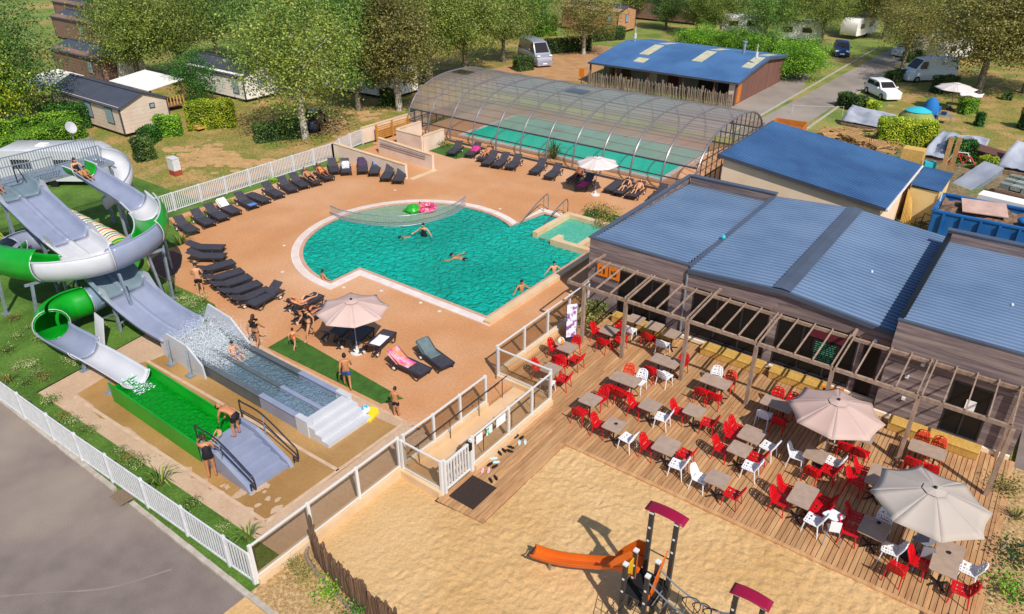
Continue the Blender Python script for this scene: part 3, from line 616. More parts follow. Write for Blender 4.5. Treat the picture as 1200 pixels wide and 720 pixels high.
MB().box(-15.2, FY, -.1, -10.5, 36.5, 3.0).box(-10.5, FY + .001, -.1, -2.4, 36.3, 3.08).box(-2.4, FC, -.1, 2.0, 35.2, 3.4).build('wall', 'black', rest, world=True)
HA = [(-13.6, -11.2, .15, 2.25)]; HB = [(-10.1, -6.9, .3, 2.35), (-6.5, -3.55, .3, 2.35), (-3.3, -2.75, .1, 2.3)]; HC = [(-.25, .95, .2, 2.3)]
boards(rest, -15.22, -10.5, FY, 0, 3.4, holes=HA); boards(rest, -10.5, -2.42, FY, 0, 3.02, holes=HB); boards(rest, -2.42, 2.02, FC, 0, 3.9, holes=HC)
boards(rest, FY, 36.5, -15.2, 0, 3.4, axis='y', th=-.022)
boards(rest, FC, 35.2, 2.0, 0, 3.9, axis='y', th=.022)
# gable triangle board under the middle roof
MB().add([(-10.5, FY - .02, 3.02), (-2.42, FY - .02, 3.02), (-2.42, FY - .02, 3.08), (-6.6, FY - .02, 3.46), (-10.5, FY - .02, 3.22)], [(0, 1, 2, 3, 4)]).build('gable', 'cladding', rest, world=True)
# roof A
ribbed('roof_sheet', -15.1, -10.62, FY + .12, 36.3, lambda x, y: 3.36 - .04 * (y - FY), 'roof_blue', rest)
MB().box(-15.3, FY - .05, 3.4, -10.45, FY + .13, 3.46).box(-15.3, FY + .13, 3.4, -15.08, 36.6, 3.46).build('parapet_cap', 'roof_flash', rest, world=True)
MB().box(-15.08, 36.3, 3.0, -10.4, 36.5, 3.45).build('parapet', 'cladding', rest, world=True); MB().box(-15.08, 36.26, 3.45, -10.4, 36.6, 3.5).build('parapet_cap', 'roof_flash', rest, world=True)
MB().box(-10.62, FY + .13, 3.0, -10.4, 36.3, 3.32).build('valley_flashing', 'roof_flash', rest, world=True)
# roof B, low gable
gB = lambda x, y: 3.5 - abs(x + 6.6) * (.07 if x < -6.6 else .1)
ribbed('roof_sheet', -10.4, -6.6, FY - .12, 36.4, gB, 'roof_blue', rest); ribbed('roof_sheet', -6.6, -2.5, FY - .12, 36.4, gB, 'roof_blue', rest)
MB().add([(-6.95, FY - .14, 3.6), (-6.6, FY - .14, 3.64), (-6.25, FY - .14, 3.59), (-6.95, 36.42, 3.6), (-6.6, 36.42, 3.64), (-6.25, 36.42, 3.59)], [(0, 1, 4, 3), (1, 2, 5, 4)]).build('ridge_cap', 'roof_flash', rest, world=True)
for x0, x1, z0, z1 in ((-10.45, -6.6, 3.24, 3.5), (-6.6, -2.45, 3.5, 3.09)):
    MB().add([(x0, FY - .15, z0 - .12), (x1, FY - .15, z1 - .12), (x1, FY - .15, z1 + .05), (x0, FY - .15, z0 + .05), (x0, FY - .05, z0 + .06), (x1, FY - .05, z1 + .06)], [(0, 1, 2, 3), (3, 2, 5, 4)]).build('fascia', 'roof_flash', rest, world=True)
    MB().add([(x0, 36.4, z0 - .2), (x1, 36.4, z1 - .2), (x1, 36.4, z1 + .06), (x0, 36.4, z0 + .06), (x0, 36.5, z0 + .06), (x1, 36.5, z1 + .06)], [(0, 1, 2, 3), (3, 2, 5, 4)]).build('fascia', 'roof_flash', rest, world=True)
# roof C
ribbed('roof_sheet', -2.3, 2.02, FC + .1, 35.0, lambda x, y: 3.84 - .04 * (y - FC), 'roof_blue', rest)
MB().box(-2.45, FC - .05, 3.9, 2.08, FC + .11, 3.96).build('parapet_cap', 'roof_flash', rest, world=True)
MB().box(-2.45, FC + .11, 3.3, -2.28, 35.0, 3.9).build('parapet_cap', 'black', rest, world=True)
MB().box(-2.45, 35.0, 3.3, 2.08, 35.2, 4.0).build('parapet', 'cladding', rest, world=True); MB().box(-2.5, 34.96, 4.0, 2.1, 35.3, 4.05).build('parapet_cap', 'roof_flash', rest, world=True)
# glazing
def window(par, x0, x1, z0, z1, y, n=2, door=False):
    w_ = MB().box(x0, y + .02, z0, x1, y + .03, z1).build('window', 'glass_dark', par, world=True)
    f = MB()
    for i in range(n + 1):
        x = x0 + (x1 - x0) * i / n; f.box(x - .03, y - .03, z0, x + .03, y + .02, z1)
    f.box(x0, y - .028, z1 - .05, x1, y + .018, z1).box(x0, y - .028, z0, x1, y + .018, z0 + .05)
    f.build('frame', 'dark_metal', w_, world=True); return w_
window(rest, -13.6, -11.2, .15, 2.25, FY, 3); window(rest, -10.1, -6.9, .3, 2.35, FY, 3); window(rest, -6.5, -3.55, .3, 2.35, FY, 3)
window(rest, -3.3, -2.75, .1, 2.3, FY, 1); d = window(rest, -.25, .95, .2, 2.3, FC, 2)
for x0, x1, y in ((-10.45, -2.5, FY), (-2.4, 2.0, FC)): MB().box(x0, y - .14, 0, x1, y - .03, .16).build('plinth', 'plinth', rest, world=True)
for (x, z) in ((-3.0, 2.6), (-1.65, 1.9), (-1.55, 1.0), (-1.3, 2.55)): MB().box(x - .06, FC - .12 if x > -2.4 else FY - .12, z - .05, x + .06, FC - .02 if x > -2.4 else FY - .02, z + .05).build('wall_lamp', 'white_plastic', rest, world=True)
p_ = MB().box(.28, FC - .06, 1.3, .58, FC - .05, 1.75).build('door_poster', 'paper', rest, world=True)
# downpipe at the roof joint, interior red curtain & menu board behind the glass
MB().tube([(-10.46, FY - .08, 3.1), (-10.46, FY - .08, .1)], .05, 8).build('downpipe', 'galv', rest, True, world=True)
MB().box(-5.1, FY - .035, .9, -4.1, FY - .02, 1.9).build('menu_board', 'chalk', rest, world=True)
b = MB()
random.seed(8)
for i in range(9):
    z = 1.78 - i * .09; x = -5.0
    while x < -4.3:
        w2 = random.uniform(.05, .16); b.box(x, FY - .04, z, x + w2, FY - .036, z + .03); x += w2 + .04
b.build('chalk_writing', 'chalk_green', rest, world=True, kind='stuff')
MB().box(-5.25, FY - .034, 1.95, -4.0, FY - .02, 2.3).build('sign_panel', 'maroon', rest, world=True)
def wall_sign(x, label, glyph):
    t = thing('wall_sign', label, 'sign', (x, FY - .09, 2.05), group='orange signs on the restaurant wall')
    MB().box(-.27, -.02, -.3, .27, .02, .3).build('panel', 'orange_sign', t)
    b = MB()
    if glyph == 0: b.tube([(-.1, -.03, -.14), (-.1, -.03, .1), (.1, -.03, .1), (.1, -.03, -.14)], .03, 6)
    else: b.tube([(-.12, -.03, .1), (-.02, -.03, -.12), (.1, -.03, -.1), (.12, -.03, .05), (0, -.03, .02), (.06, -.03, .15)], .028, 6)
    b.build('symbol', 'black', t)
wall_sign(-14.45, 'orange square sign nearest the wall corner under the pergola', 0); wall_sign(-13.85, 'orange square sign beside the first, nearer the dark window', 1)
# pergola
per = thing('pergola', 'weathered open timber pergola along the restaurant front', 'pergola', (-6.4, 24.4, 0))
PX = [-13.6, -11.66, -9.0, -6.33, -3.68, -1.0, 1.63]
for x in PX: MB().box(x - .065, 23.09, 0, x + .065, 23.23, 2.64).build('post', 'pergola_wood', per, world=True)
MX = [-14.45] + PX[1:]
for i, (a, c) in enumerate(zip(MX[:-1], MX[1:])):
    MB().box(a + .02, 23.11, 2.64, c - .02, 23.21, 2.77).build('beam', 'pergola_wood', per, world=True)
    MB().box(a + .02, 25.36, 2.74, c - .02, 25.45, 2.86).build('beam', 'pergola_wood', per, world=True)
    n = 4
    for k in range(n + 1):
        x = a + .07 + (c - a - .14) * k / n
        MB().bar((x, 23.12, 2.8), (x, 25.44, 2.9), .042, .075).build('rafter', 'pergola_wood', per, world=True)
for x in (-14.4, -9, -3.7, 1.6): MB().box(x - .05, 25.47, 2.74, x + .05, FY if x < -2.4 else FC, 2.84).build('bracket', 'pergola_wood', per, world=True)
MB().box(1.58, 25.36, 0, 1.68, 25.46, 2.72).build('post', 'pergola_wood', per, world=True)
# pale timber planter benches along the front
def bench(x0, x1, y0, y1, h, label):
    t = thing('timber_bench', label, 'bench', ((x0 + x1) / 2, y0, 0), group='yellow timber benches along the restaurant')
    n = 4
    for i in range(n): MB().box(x0, y0 + (y1 - y0) * i / n + .006, h - .04, x1, y0 + (y1 - y0) * (i + 1) / n - .006, h).build('slat', 'yellow_wood', t, world=True)
    MB().box(x0 + .03, y0 + .02, .02, x1 - .03, y1 - .02, h - .04).build('box', 'yellow_wood', t, world=True)
bench(-9.2, -6.6, 25.35, 25.95, .34, 'long yellow timber bench under the middle window'); bench(-6.3, -4.1, 25.35, 25.95, .34, 'yellow timber bench left of the orange framed chalkboard')
bench(-1.75, 1.15, 24.75, 25.3, .34, 'yellow timber bench in front of the glass door')
bench(-13.5, -10.4, 25.45, 25.95, .34, 'yellow timber bench at the far left under the pergola')
t = thing('chalkboard', 'orange framed standing chalkboard behind the pink parasol', 'sign board', (-3.72, 24.35, .02), rz=.35)
MB().box(-.33, -.02, .1, .33, .02, 1.15).build('board', 'chalk', t); f = MB().box(-.38, -.03, .05, -.33, .03, 1.2).box(.33, -.03, .05, .38, .03, 1.2).box(-.33, -.03, 1.15, .33, .03, 1.2).box(-.33, -.03, .05, .33, .03, .1)
f.build('frame', 'orange_sign', t); b = MB()
for i in range(8): b.box(-.25, -.026, .98 - i * .1, -.25 + random.uniform(.2, .5), -.022, 1.02 - i * .1)
b.build('chalk_writing', 'paper', t, kind='stuff'); MB().bar((-.3, .4, 0), (-.3, .02, 1.1), .03).bar((.3, .4, 0), (.3, .02, 1.1), .03).build('leg', 'orange_sign', t)
# ---------------------------------------------------------------- storage hall
hall = thing('storage_hall', 'cream storage building with a steel-blue sloping roof behind the restaurant', 'building', (-10.5, 44.5, 0))
x0, x1, y0, y1 = -14.9, -6.1, 40.35, 48.8
MB().add([(x0, y0, -.1), (x1, y0, -.1), (x1, y1, -.1), (x0, y1, -.1), (x0, y0, 3.5), (x1, y0, 2.42), (x1, y1, 2.42), (x0, y1, 3.5)], [(0, 1, 5, 4), (1, 2, 6, 5), (2, 3, 7, 6), (3, 0, 4, 7), (4, 5, 6, 7)]).build('wall', 'stucco', hall, world=True)
zf = lambda x, y: 3.6 - (x - x0) * (1.08 / (x1 - x0))
ribbed('roof_sheet', x0 - .2, x1 + .25, y0 - .2, y1 + .25, zf, 'roof_deep', hall, pitch=.24)
MB().add([(x0 - .2, y0 - .22, 3.5), (x1 + .25, y0 - .22, 2.39), (x1 + .25, y0 - .22, 2.58), (x0 - .2, y0 - .22, 3.7)], [(0, 1, 2, 3)]).build('fascia', 'roof_grey', hall, world=True)
MB().box(x0 - .27, y0 - .2, 3.4, x0 - .2, y1 + .25, 3.72).build('fascia', 'roof_grey', hall, world=True)
MB().tube([(x1 + .3, y0 - .2, 2.45), (x1 + .3, y1 + .25, 2.45)], .07, 8).build('gutter', 'white_metal', hall, True, world=True)
an = thing('annex_shed', 'yellowish lean-to shed with small dark blue roof beside the storage building', 'shed', at(1082, 262))
q = [at(1064, 216, 2.2), at(1103, 227, 2.0), at(1116, 206, 2.0), at(1079, 196, 2.2)]
xa, ya, xb, yb = -5.75, q[1].y, q[1].x, q[2].y
MB().box(xa, ya + .1, -.1, xb - .1, yb, 2.0).build('wall', 'stucco_yellow', an, world=True)
ribbed('roof_sheet', xa, xb, ya, yb, lambda x, y: 2.2 - (x - xa) * .07, 'roof_deep', an, pitch=.24)
MB().tube([(xb + .03, ya, 2.02), (xb + .03, ya, 0)], .05, 8).build('downpipe', 'white_metal', an, True, world=True)
for i in range(7): MB().bar((xa + .05 + i * .09, ya - .35 - .04 * i, 0), (xa - .05 + i * .05, ya + .03, 1.9 - .1 * i), .06, .03).build('timber_post', 'yellow_wood', label='yellowish pole leaning on the shed wall, %s from the left' % ['first', 'second', 'third', 'fourth', 'fifth', 'sixth', 'seventh'][i], cat='pole', group='poles leaning on the shed')
# ---------------------------------------------------------------- sanitary block with blue roof
E0, E1, EY, EB = -39.6, -23.9, 66.2, 78.5
san = thing('sanitary_block', 'long low timber building with bright blue roof and skylights beyond the pool enclosure', 'building', (-31.5, 72, 0))
M('san_wall', '#8d857f', '#7c746e', scale=1, rough=.9); M('san_wood', '#80594d', '#6d4a40', scale=2, rough=.9, stretch=(6, 6, .6), rnd=.12)
MB().box(E0 + .3, EY + 2.2, -.1, E1 - .35, EB - .4, 1.95).build('wall', 'san_wall', san, world=True)
prof = [(EY - .5, 2.0), (EY + 2.6, 2.55), (EY + 7.0, 3.1), (EB + .2, 2.5)]
for i, ((ya, za), (yb, zb)) in enumerate(zip(prof[:-1], prof[1:])):
    b = MB(); n = 52
    xs = []
    for k in range(n):
        xx = E0 + (E1 - E0) * k / n; xs += [(xx, 0), (xx + .17, 0), (xx + .19, .035), (xx + .23, .035)]
    xs.append((E1, 0)); m = len(xs)
    b.add([(x, ya, za + h) for x, h in xs] + [(x, yb, zb + h) for x, h in xs], [(j, j + 1, m + j + 1, m + j) for j in range(m - 1)])
    b.build('roof_sheet', 'roof_deep', san, world=True)
MB().box(E0, EY - .55, 1.86, E1, EY - .5, 2.03).build('fascia', 'roof_grey', san, world=True)
MB().add([(E1 + .01, y, z - .25) for y, z in prof] + [(E1 + .01, y, z + .04) for y, z in prof], [(i, i + 1, i + 5, i + 4) for i in range(3)]).build('fascia', 'roof_flash', san, world=True)
M('skylight', '#c9c4a8', '#b5af92', scale=2, rough=.5)
def on_roof(y):
    for (ya, za), (yb, zb) in zip(prof[:-1], prof[1:]):
        if ya <= y <= yb: return za + (zb - za) * (y - ya) / (yb - ya)
    return 2.5
for (x, w2, ya, yb) in ((-35.9, 1.1, EY + 3.2, EY + 6.6), (-35.9, 1.1, EY + 7.4, EY + 10.2), (-30.2, 1.1, EY + 3.2, EY + 6.6), (-30.2, 1.1, EY + 7.4, EY + 10.2), (-25.2, 1.0, EY + 3.2, EY + 6.6), (-25.2, 1.0, EY + 7.4, EY + 10.2), (-35.4, 1.2, EY + 1.1, EY + 2.2)):
    MB().add([(x, ya, on_roof(ya) + .07), (x + w2, ya, on_roof(ya) + .07), (x + w2, yb, on_roof(yb) + .07), (x, yb, on_roof(yb) + .07), (x, ya, on_roof(ya)), (x + w2, ya, on_roof(ya))], [(0, 1, 2, 3), (4, 5, 1, 0)]).build('skylight', 'skylight', san, world=True)
# porch posts, side wall of upright boards, doors, pipe
for x in (E0 + .15, -36.5, -33, -29.3, -26.2, E1 - .25): MB().box(x - .07, EY - .3, -.1, x + .07, EY - .15, 1.95).build('post', 'san_wood', san, world=True)
y = EY + .1
while y < EB - .4:
    MB().box(E1 - .34, y, -.1, E1 - .3, y + .27, on_roof(y) - .05).build('board', 'san_wood', san, world=True); y += .28
for x0_, c in ((-38.6, 'glass_dark'), (-37.2, 'glass_dark'), (-34.3, 'white_wall'), (-32, 'maroon'), (-28.8, 'black'), (-26.8, 'black')):
    MB().box(x0_, EY + 2.15, 0, x0_ + (1.1 if c != 'black' else 1.8), EY + 2.2, 1.85).build('door', c, san, world=True)
MB().box(E1 - .9, EY - .25, -.1, E1 - .34, EY - .2, 1.9).build('door', 'white_wall', san, world=True)
MB().box(E1 - .31, EY + .3, 0, E1 - .27, EY + 1.2, 1.85).build('door', 'orange_wood', san, world=True)
MB().tube([(-27.0, EY + 8.2, 2.9), (-27.0, EY + 8.2, 4.0)], .16, 10).tube([(-27.0, EY + 8.2, 4.0), (-27.0, EY + 8.2, 4.12)], .24, 10).build('flue', 'galv', san, True, world=True)
for x, y in ((-38.5, EY + 7), (E1 - .5, EY + 4.5)): MB().tube([(x, y, 2.6), (x, y, 4.6)], .04, 6).tube([(x, y, 3.4), (x + .02, y, 3.9)], .14, 8).build('aerial', 'white_metal', san, True, world=True)
def sign_post(px, py, label):
    p = at(px, py); t = thing('sign_board', label, 'sign', p, group='orange signs by the sanitary block'); MB().box(-.3, -.03, .9, .3, .03, 1.7).build('panel', 'orange_sign', t); MB().box(-.05, -.02, 0, .05, .02, .9).build('post', 'san_wood', t)
sign_post(681, 101, 'orange notice board at the left end of the porch')
# pale fence of upright split stakes in front
pf = thing('stake_fence', 'grey split-stake fence in front of the blue-roofed building', 'fence', (-31.5, 64.9, 0))
st = [MB().lathe([(.06, -.1), (.055, h - .12), (.01, h)], 5).mesh('stake') for h in (1.15, 1.25, 1.35)]
M('stake', '#8f7f70', '#76675a', scale=5, rough=.95, stretch=(4, 4, .5), rnd=.2)
for i in range(96):
    inst(random.choice(st), 'stake', 'stake', pf, loc=(E0 + .6 + i * .158 + random.uniform(-.02, .02) + 31.5, random.uniform(-.03, .03), 0), rz=random.random(), rot=(random.uniform(-.05, .05), random.uniform(-.06, .06), 0))
for z in (.4, .95): MB().box(E0 + .5, 64.93, z, E1 - .2, 64.97, z + .08).build('rail', 'stake', pf, world=True)
for x in (-35.5, -31, -27): MB().box(x, 64.95, -.1, x + .16, 65.1, 1.5).build('post', 'stake', pf, world=True)
# ---------------------------------------------------------------- telescopic pool enclosure
enc = thing('pool_enclosure', 'arched translucent polycarbonate enclosure over the indoor pool', 'pool enclosure', (-29.5, 48, 0))
clearmat('poly_roof', '#ffffff', '#dccac2', .6, transl=.7, rough=.22, gloss=.9, fres=1.45, bump=.15, bscale=.5, solid2='#ccb6ae')
clearmat('poly_side', '#fcfdfc', '#8a8a86', .03, rough=.04, gloss=.1, fres=1.4)
EX0, EX1, EYF, EHW, EH, EN = -41.9, -17.2, 42.0, 6.0, 3.85, 2.5
def arch(t):   # t 0..1 from front base to back base
    a = math.pi * t; c, s_ = math.cos(a), math.sin(a)
    return (EYF + EHW - EHW * math.copysign(abs(c) ** (2 / EN), c), EH * abs(s_) ** (2 / EN))
TT = [i / 40 for i in range(41)]; AR = [arch(t) for t in TT]
# find parameter where z = 1.9 on the front
kf = next(i for i, p in enumerate(AR) if p[1] > 1.75); kb = 40 - kf
M('rib_metal', '#7c787c', rough=.35, metal=.3); M('purlin_metal', '#8c7c78', rough=.5)
nb = 11; bw = (EX1 - EX0) / nb
rib = MB().tube([(0, y - 48, z) for y, z in AR], .065, 6).mesh('rib', True)
for i in range(nb + 1): inst(rib, 'rib', 'rib_metal', enc, loc=(EX0 + i * bw + 29.5, 0, 0))
for i in range(nb):
    a, c = EX0 + i * bw, EX0 + (i + 1) * bw
    def strip(k0, k1, inset=.02): return MB().add([(x, AR[k][0], AR[k][1] - inset) for k in range(k0, k1 + 1) for x in (a, c)], [(2 * j, 2 * j + 1, 2 * j + 3, 2 * j + 2) for j in range(k1 - k0)])
    strip(0, kf).build('side_pane', 'poly_side', enc, True, world=True)
    strip(kf, kb).build('roof_pane', 'poly_roof', enc, True, world=True)
    strip(kb, 40).build('side_pane', 'poly_side', enc, True, world=True)
def on_arch(z, back=False):
    best = min(TT[:21] if not back else TT[20:], key=lambda t: abs(arch(t)[1] - z)); return arch(best)
for z, w2 in ((.06, .1), (.95, .07), (AR[kf][1], .09)):
    for bk in (0, 1):
        lo, hi = (0, .5)
        for _ in range(40):
            m_ = (lo + hi) / 2
            if arch(m_)[1] < z: lo = m_
            else: hi = m_
        y = arch(m_)[0]; y = 96 - y if bk else y
        MB().box(EX0, y - w2 / 2, z - w2 / 2, EX1, y + w2 / 2, z + w2 / 2).build('rail', 'anthracite', enc, world=True)
# purlins per bay
pl = MB().box(0, -.012, -.012, bw, .012, .012).mesh('purlin')
s_ = 0; prev = AR[kf]; acc = 0
for k in range(kf * 10 + 1, kb * 10):
    y, z = arch(k / 400); acc += math.hypot(y - prev[0], z - prev[1]); prev = (y, z)
    if acc > .58:
        acc = 0
        for i in range(nb): inst(pl, 'purlin', 'purlin_metal', enc, loc=(EX0 + i * bw + 29.5, y - 48, z + .012))
# roof hatches (dark open panels)
for i, t0 in ((0, .47), (5, .47)):
    b = MB(); pts = [arch(t0 + .02 * k) for k in range(3)]
    b.add([(x, y, z + .03) for y, z in pts for x in (EX0 + i * bw + .3, EX0 + (i + 1) * bw - .3)], [(0, 1, 3, 2), (2, 3, 5, 4)]); b.build('roof_hatch', 'glass_dark', enc, world=True)
# right end wall: mullions and panes
for xe in (EX1, EX0):
    for k in range(1, 14):
        y = EYF + 12 * k / 14; z = EH * (1 - abs((y - 48) / EHW) ** EN) ** (1 / EN); MB().box(xe - .025, y - .03, 0, xe + .025, y + .03, z).build('mullion', 'anthracite', enc, world=True)
    for z in (.95, 2.1): MB().box(xe - .03, EYF + .1, z - .03, xe + .03, EYF + 11.9, z + .03).build('rail', 'anthracite', enc, world=True)
    MB().add([(xe, y, z) for y, z in AR], [tuple(range(41))]).build('end_pane', 'poly_side', enc, world=True)
sheet('indoor_deck', rect(-41.9, 41.95, -17.2, 54), .003, 'resin')
def basin(x0, y0, x1, y1):
    b = MB()
    MB().box(x0 - .35, y0 - .35, 0, x1 + .35, y0, .09).box(x0 - .35, y1, 0, x1 + .35, y1 + .35, .09).box(x0 - .35, y0, 0, x0, y1, .09).box(x1, y0, 0, x1 + .35, y1, .09).build('indoor_pool_coping', 'coping', kind='structure')
    M('indoor_liner', '#20f0d4', '#30f6dc', scale=1, rough=.4)
    sheet('indoor_pool_floor', rect(x0, y0, x1, y1), .02, 'indoor_liner'); sheet('indoor_water', rect(x0, y0, x1, y1), .06, 'indoor_water_m')
clearmat('indoor_water_m', '#d0fff6', '#00f2d4', .65, rough=.05, bump=.25, bscale=2, gloss=.4, solid2='#00e8ca')
basin(-37.6, 43.9, -20.4, 51)
# ================================================================== timber terrace
random.seed(21)
M('deck', '#b98c62', '#a2764e', scale=2.4, rough=.8, stretch=(7, .8, 1), bump=.15, rnd=.16, c3='#c19a6c', scale3=.5, detail=7)
terr = sheet('terrace_bed', [(-12.35, 12.4), (-10.5, 12.6), (-10.5, 17.22), (2.12, 17.22), (2.12, 25.6), (-2.4, 25.7), (-2.4, 26.2), (-15.0, 26.2), (-15.0, 19.0), (-12.35, 18.95)], -.035, 'black', kind=None)
terr.name = 'timber_terrace'; tag(terr, 'sunlit timber plank terrace full of red and white chairs', 'terrace')
pitch = .15; x = -15.0
while x < 2.13:
    ya = 12.42 + (x + 12.35) * .08 if -12.35 <= x < -10.52 else (19.0 if x < -12.35 else 17.3)
    yb = 26.0 if x < -2.45 else 25.5
    m_ = ya + (yb - ya) * random.uniform(.3, .7)
    for u, v in ((ya, m_), (m_, yb)):
        MB().box(x + .009, u + .004, -.03, x + pitch - .009, v - .004, .0 + random.uniform(-.003, .003)).build('plank', 'deck', terr)
    x += pitch
for a, c in (((-10.5, 17.22), (2.15, 17.22)), ((-10.58, 12.7), (-10.58, 17.14)), ((2.12, 17.3), (2.12, 25.5))):
    MB().bar((a[0], a[1], -.04), (c[0], c[1], -.04), .14, .1).build('edge_board', 'deck', terr)
# ------------------------------------------------------------------ tables
M('table_top', '#ab9484', '#a08978', scale=5, rough=.5, rnd=.06); M('table_grey', '#7d7c84', rough=.5)
def table_proto(lx, ly):
    t = thing('terrace_table', 'x', 'table'); h = .74
    b = MB(); r = .05; pts = []
    for cx, cy, a0 in ((lx / 2 - r, ly / 2 - r, 0), (-lx / 2 + r, ly / 2 - r, 90), (-lx / 2 + r, -ly / 2 + r, 180), (lx / 2 - r, -ly / 2 + r, 270)):
        for k in range(4): a = R(a0 + 30 * k); pts.append((cx + r * math.cos(a), cy + r * math.sin(a)))
    b.prism(pts, h - .028, h).build('tabletop', 'table_top', t)
    n = 1 if max(lx, ly) < .9 else 2
    for k in range(n):
        ox = (k * 2 - 1) * (lx / 2 - .28) if n == 2 and lx > ly else 0; oy = (k * 2 - 1) * (ly / 2 - .28) if n == 2 and ly > lx else 0
        MB().tube([(ox, oy, .05), (ox, oy, h - .028)], .03, 8).build('column', 'dark_metal', t)
        f = MB()
        for a in range(4):
            an_ = R(45 + 90 * a); f.bar((ox, oy, .075), (ox + .3 * math.cos(an_), oy + .3 * math.sin(an_), .02), .04, .03)
        f.build('foot', 'dark_metal', t)
    return proto_tree(t)
TP = {'s': table_proto(.68, .7), 'x': table_proto(1.1, .68), 'y': table_proto(.68, 1.1), 'b': table_proto(.76, .86)}
# ------------------------------------------------------------------ chairs: openwork plastic
M('red_plastic', '#d0101c', '#c00c18', scale=6, rough=.38, spec=.5); M('white_chair', '#e6e8ec', rough=.4); M('orange_red', '#d8452a', rough=.4)
def lattice(b, P, nu, nv, wd, skip=0):
    """openwork panel over a patch P(u, v): border and a diamond net"""
    def seg(p, q, n=3):
        pts = [P(p[0] + (q[0] - p[0]) * i / n, p[1] + (q[1] - p[1]) * i / n) for i in range(n + 1)]
        for i in range(n): b.bar(pts[i], pts[i + 1], wd, wd * .8)
    for e in (((0, 0), (1, 0)), ((1, 0), (1, 1)), ((1, 1), (0, 1)), ((0, 1), (0, 0))):
        n = 4; pts = [P(e[0][0] + (e[1][0] - e[0][0]) * i / n, e[0][1] + (e[1][1] - e[0][1]) * i / n) for i in range(n + 1)]
        for i in range(n): b.bar(pts[i], pts[i + 1], .035, .022)
    for i in range(1, nu): seg((i / nu, 0), ((i + (.5 if i % 2 else -.5)) / nu, 1))
    for j in range(1, nv): seg((0, j / nv), (1, (j + (.3 if j % 2 else -.3)) / nv))
def chair_proto(mat):
    t = thing('terrace_chair', 'x', 'chair')      # sits facing +Y
    def seatP(u, v): return Vector(((u - .5) * .44, -.2 + v * .42, .45 - .02 * math.sin(math.pi * u) + (.015 if v > .9 else 0)))
    def backP(u, v):
        w2 = .44 - .1 * v * v; return Vector(((u - .5) * w2, -.2 - .04 * math.sin(math.pi * u) - .13 * v, .5 + .34 * v - .05 * (abs(u - .5) * 2) ** 2 * v))
    b = MB(); lattice(b, seatP, 6, 6, .04); b.build('seat', mat, t)
    b = MB(); lattice(b, backP, 6, 5, .038); b.build('backrest', mat, t)
    for sx in (-1, 1):
        MB().tube([(sx * .2, .18, .46), (sx * .23, .23, 0)], [.022, .016], 6).build('leg', mat, t)
        MB().tube([(sx * .21, -.2, .52), (sx * .21, -.2, .44), (sx * .23, -.27, 0)], [.022, .022, .016], 6).build('leg', mat, t)
    return proto_tree(t)
CP = {'r': chair_proto('red_plastic'), 'w': chair_proto('white_chair'), 'o': chair_proto('orange_red')}
CN = {'r': 'red', 'w': 'white', 'o': 'orange-red'}
SIDE = {'L': ((-1, 0), -90, 'left side'), 'R': ((1, 0), 90, 'right side'), 'F': ((0, -1), 0, 'sand side'), 'B': ((0, 1), 180, 'wall side')}
used = set()
def place_table(kind, px, py, phrase, chairs, size=None):
    c = at(px, py, .74); lx, ly = {'s': (.68, .7), 'x': (1.1, .68), 'y': (.68, 1.1), 'b': (.76, .86)}[kind]
    rz = random.uniform(-.03, .03)
    dup(TP[kind], (c.x, c.y, 0), rz, label='%s taupe table %s' % ({'s': 'square', 'x': 'oblong', 'y': 'long', 'b': 'big square'}[kind], phrase), group='terrace tables')
    cnt = {}
    for sd_, cl, off in chairs: cnt[(sd_, cl)] = cnt.get((sd_, cl), 0) + 1
    for sd_, cl, off in chairs:
        (dx, dy), rot, nm = SIDE[sd_]; half = lx / 2 if dx else ly / 2
        # the turn of the chair: it faces the table
        px_ = c.x + dx * (half + .2) + (off if dy else 0); py_ = c.y + dy * (half + .2) + (off if dx else 0)
        face = {'L': -90, 'R': 90, 'F': 0, 'B': 180}[sd_]
        lab = '%s chair on the %s of the table %s' % (CN[cl], nm, phrase)
        if cnt[(sd_, cl)] > 1:
            offs = sorted(o_ for s2, c2, o_ in chairs if (s2, c2) == (sd_, cl)); k_ = offs.index(off)
            lab = (('left', 'right') if sd_ in 'FB' else ('nearer', 'farther'))[k_] + ' ' + lab
        dup(CP[cl], (px_ + random.uniform(-.03, .03), py_ + random.uniform(-.03, .03), .001), R(face + random.uniform(-9, 9)), label=lab, group='terrace chairs')
place_table('s', 665, 407, 'with the beach ball', [('L', 'r', 0), ('F', 'r', 0), ('R', 'r', -.12), ('B', 'r', -.1)])
place_table('s', 646, 432, 'in the glass fence corner', [('L', 'r', .1), ('B', 'r', -.1), ('R', 'r', .05), ('F', 'w', .2)])
place_table('s', 714, 387, 'between the first pergola posts', [('L', 'r', 0), ('F', 'r', .1), ('R', 'r', -.05), ('B', 'r', .1)])
place_table('s', 745, 374, 'leftmost of the wall row', [('F', 'w', .05)])
place_table('s', 767, 382, 'middle of the wall row', [('F', 'r', 0)])
place_table('s', 788, 391, 'rightmost of the wall row', [('F', 'w', -.1)])
place_table('x', 780, 423, 'left of the third pergola post', [('F', 'r', -.25), ('F', 'w', .28), ('B', 'r', .4)])
place_table('x', 733, 444, 'before the second pergola post', [('F', 'r', -.27), ('F', 'r', .25), ('B', 'o', -.25), ('B', 'w', .3)])
place_table('x', 839, 447, 'right of the third pergola post', [('F', 'r', -.27), ('F', 'r', .25), ('B', 'w', -.27), ('B', 'o', .26)])
place_table('s', 692, 468, 'nearest the ramp', [('F', 'r', -.05), ('B', 'r', .05)])
place_table('s', 762, 475, 'amid the deck', [('L', 'r', 0), ('R', 'w', 0)])
place_table('s', 814, 481, 'with just two red chairs', [('L', 'r', 0), ('R', 'r', 0)])
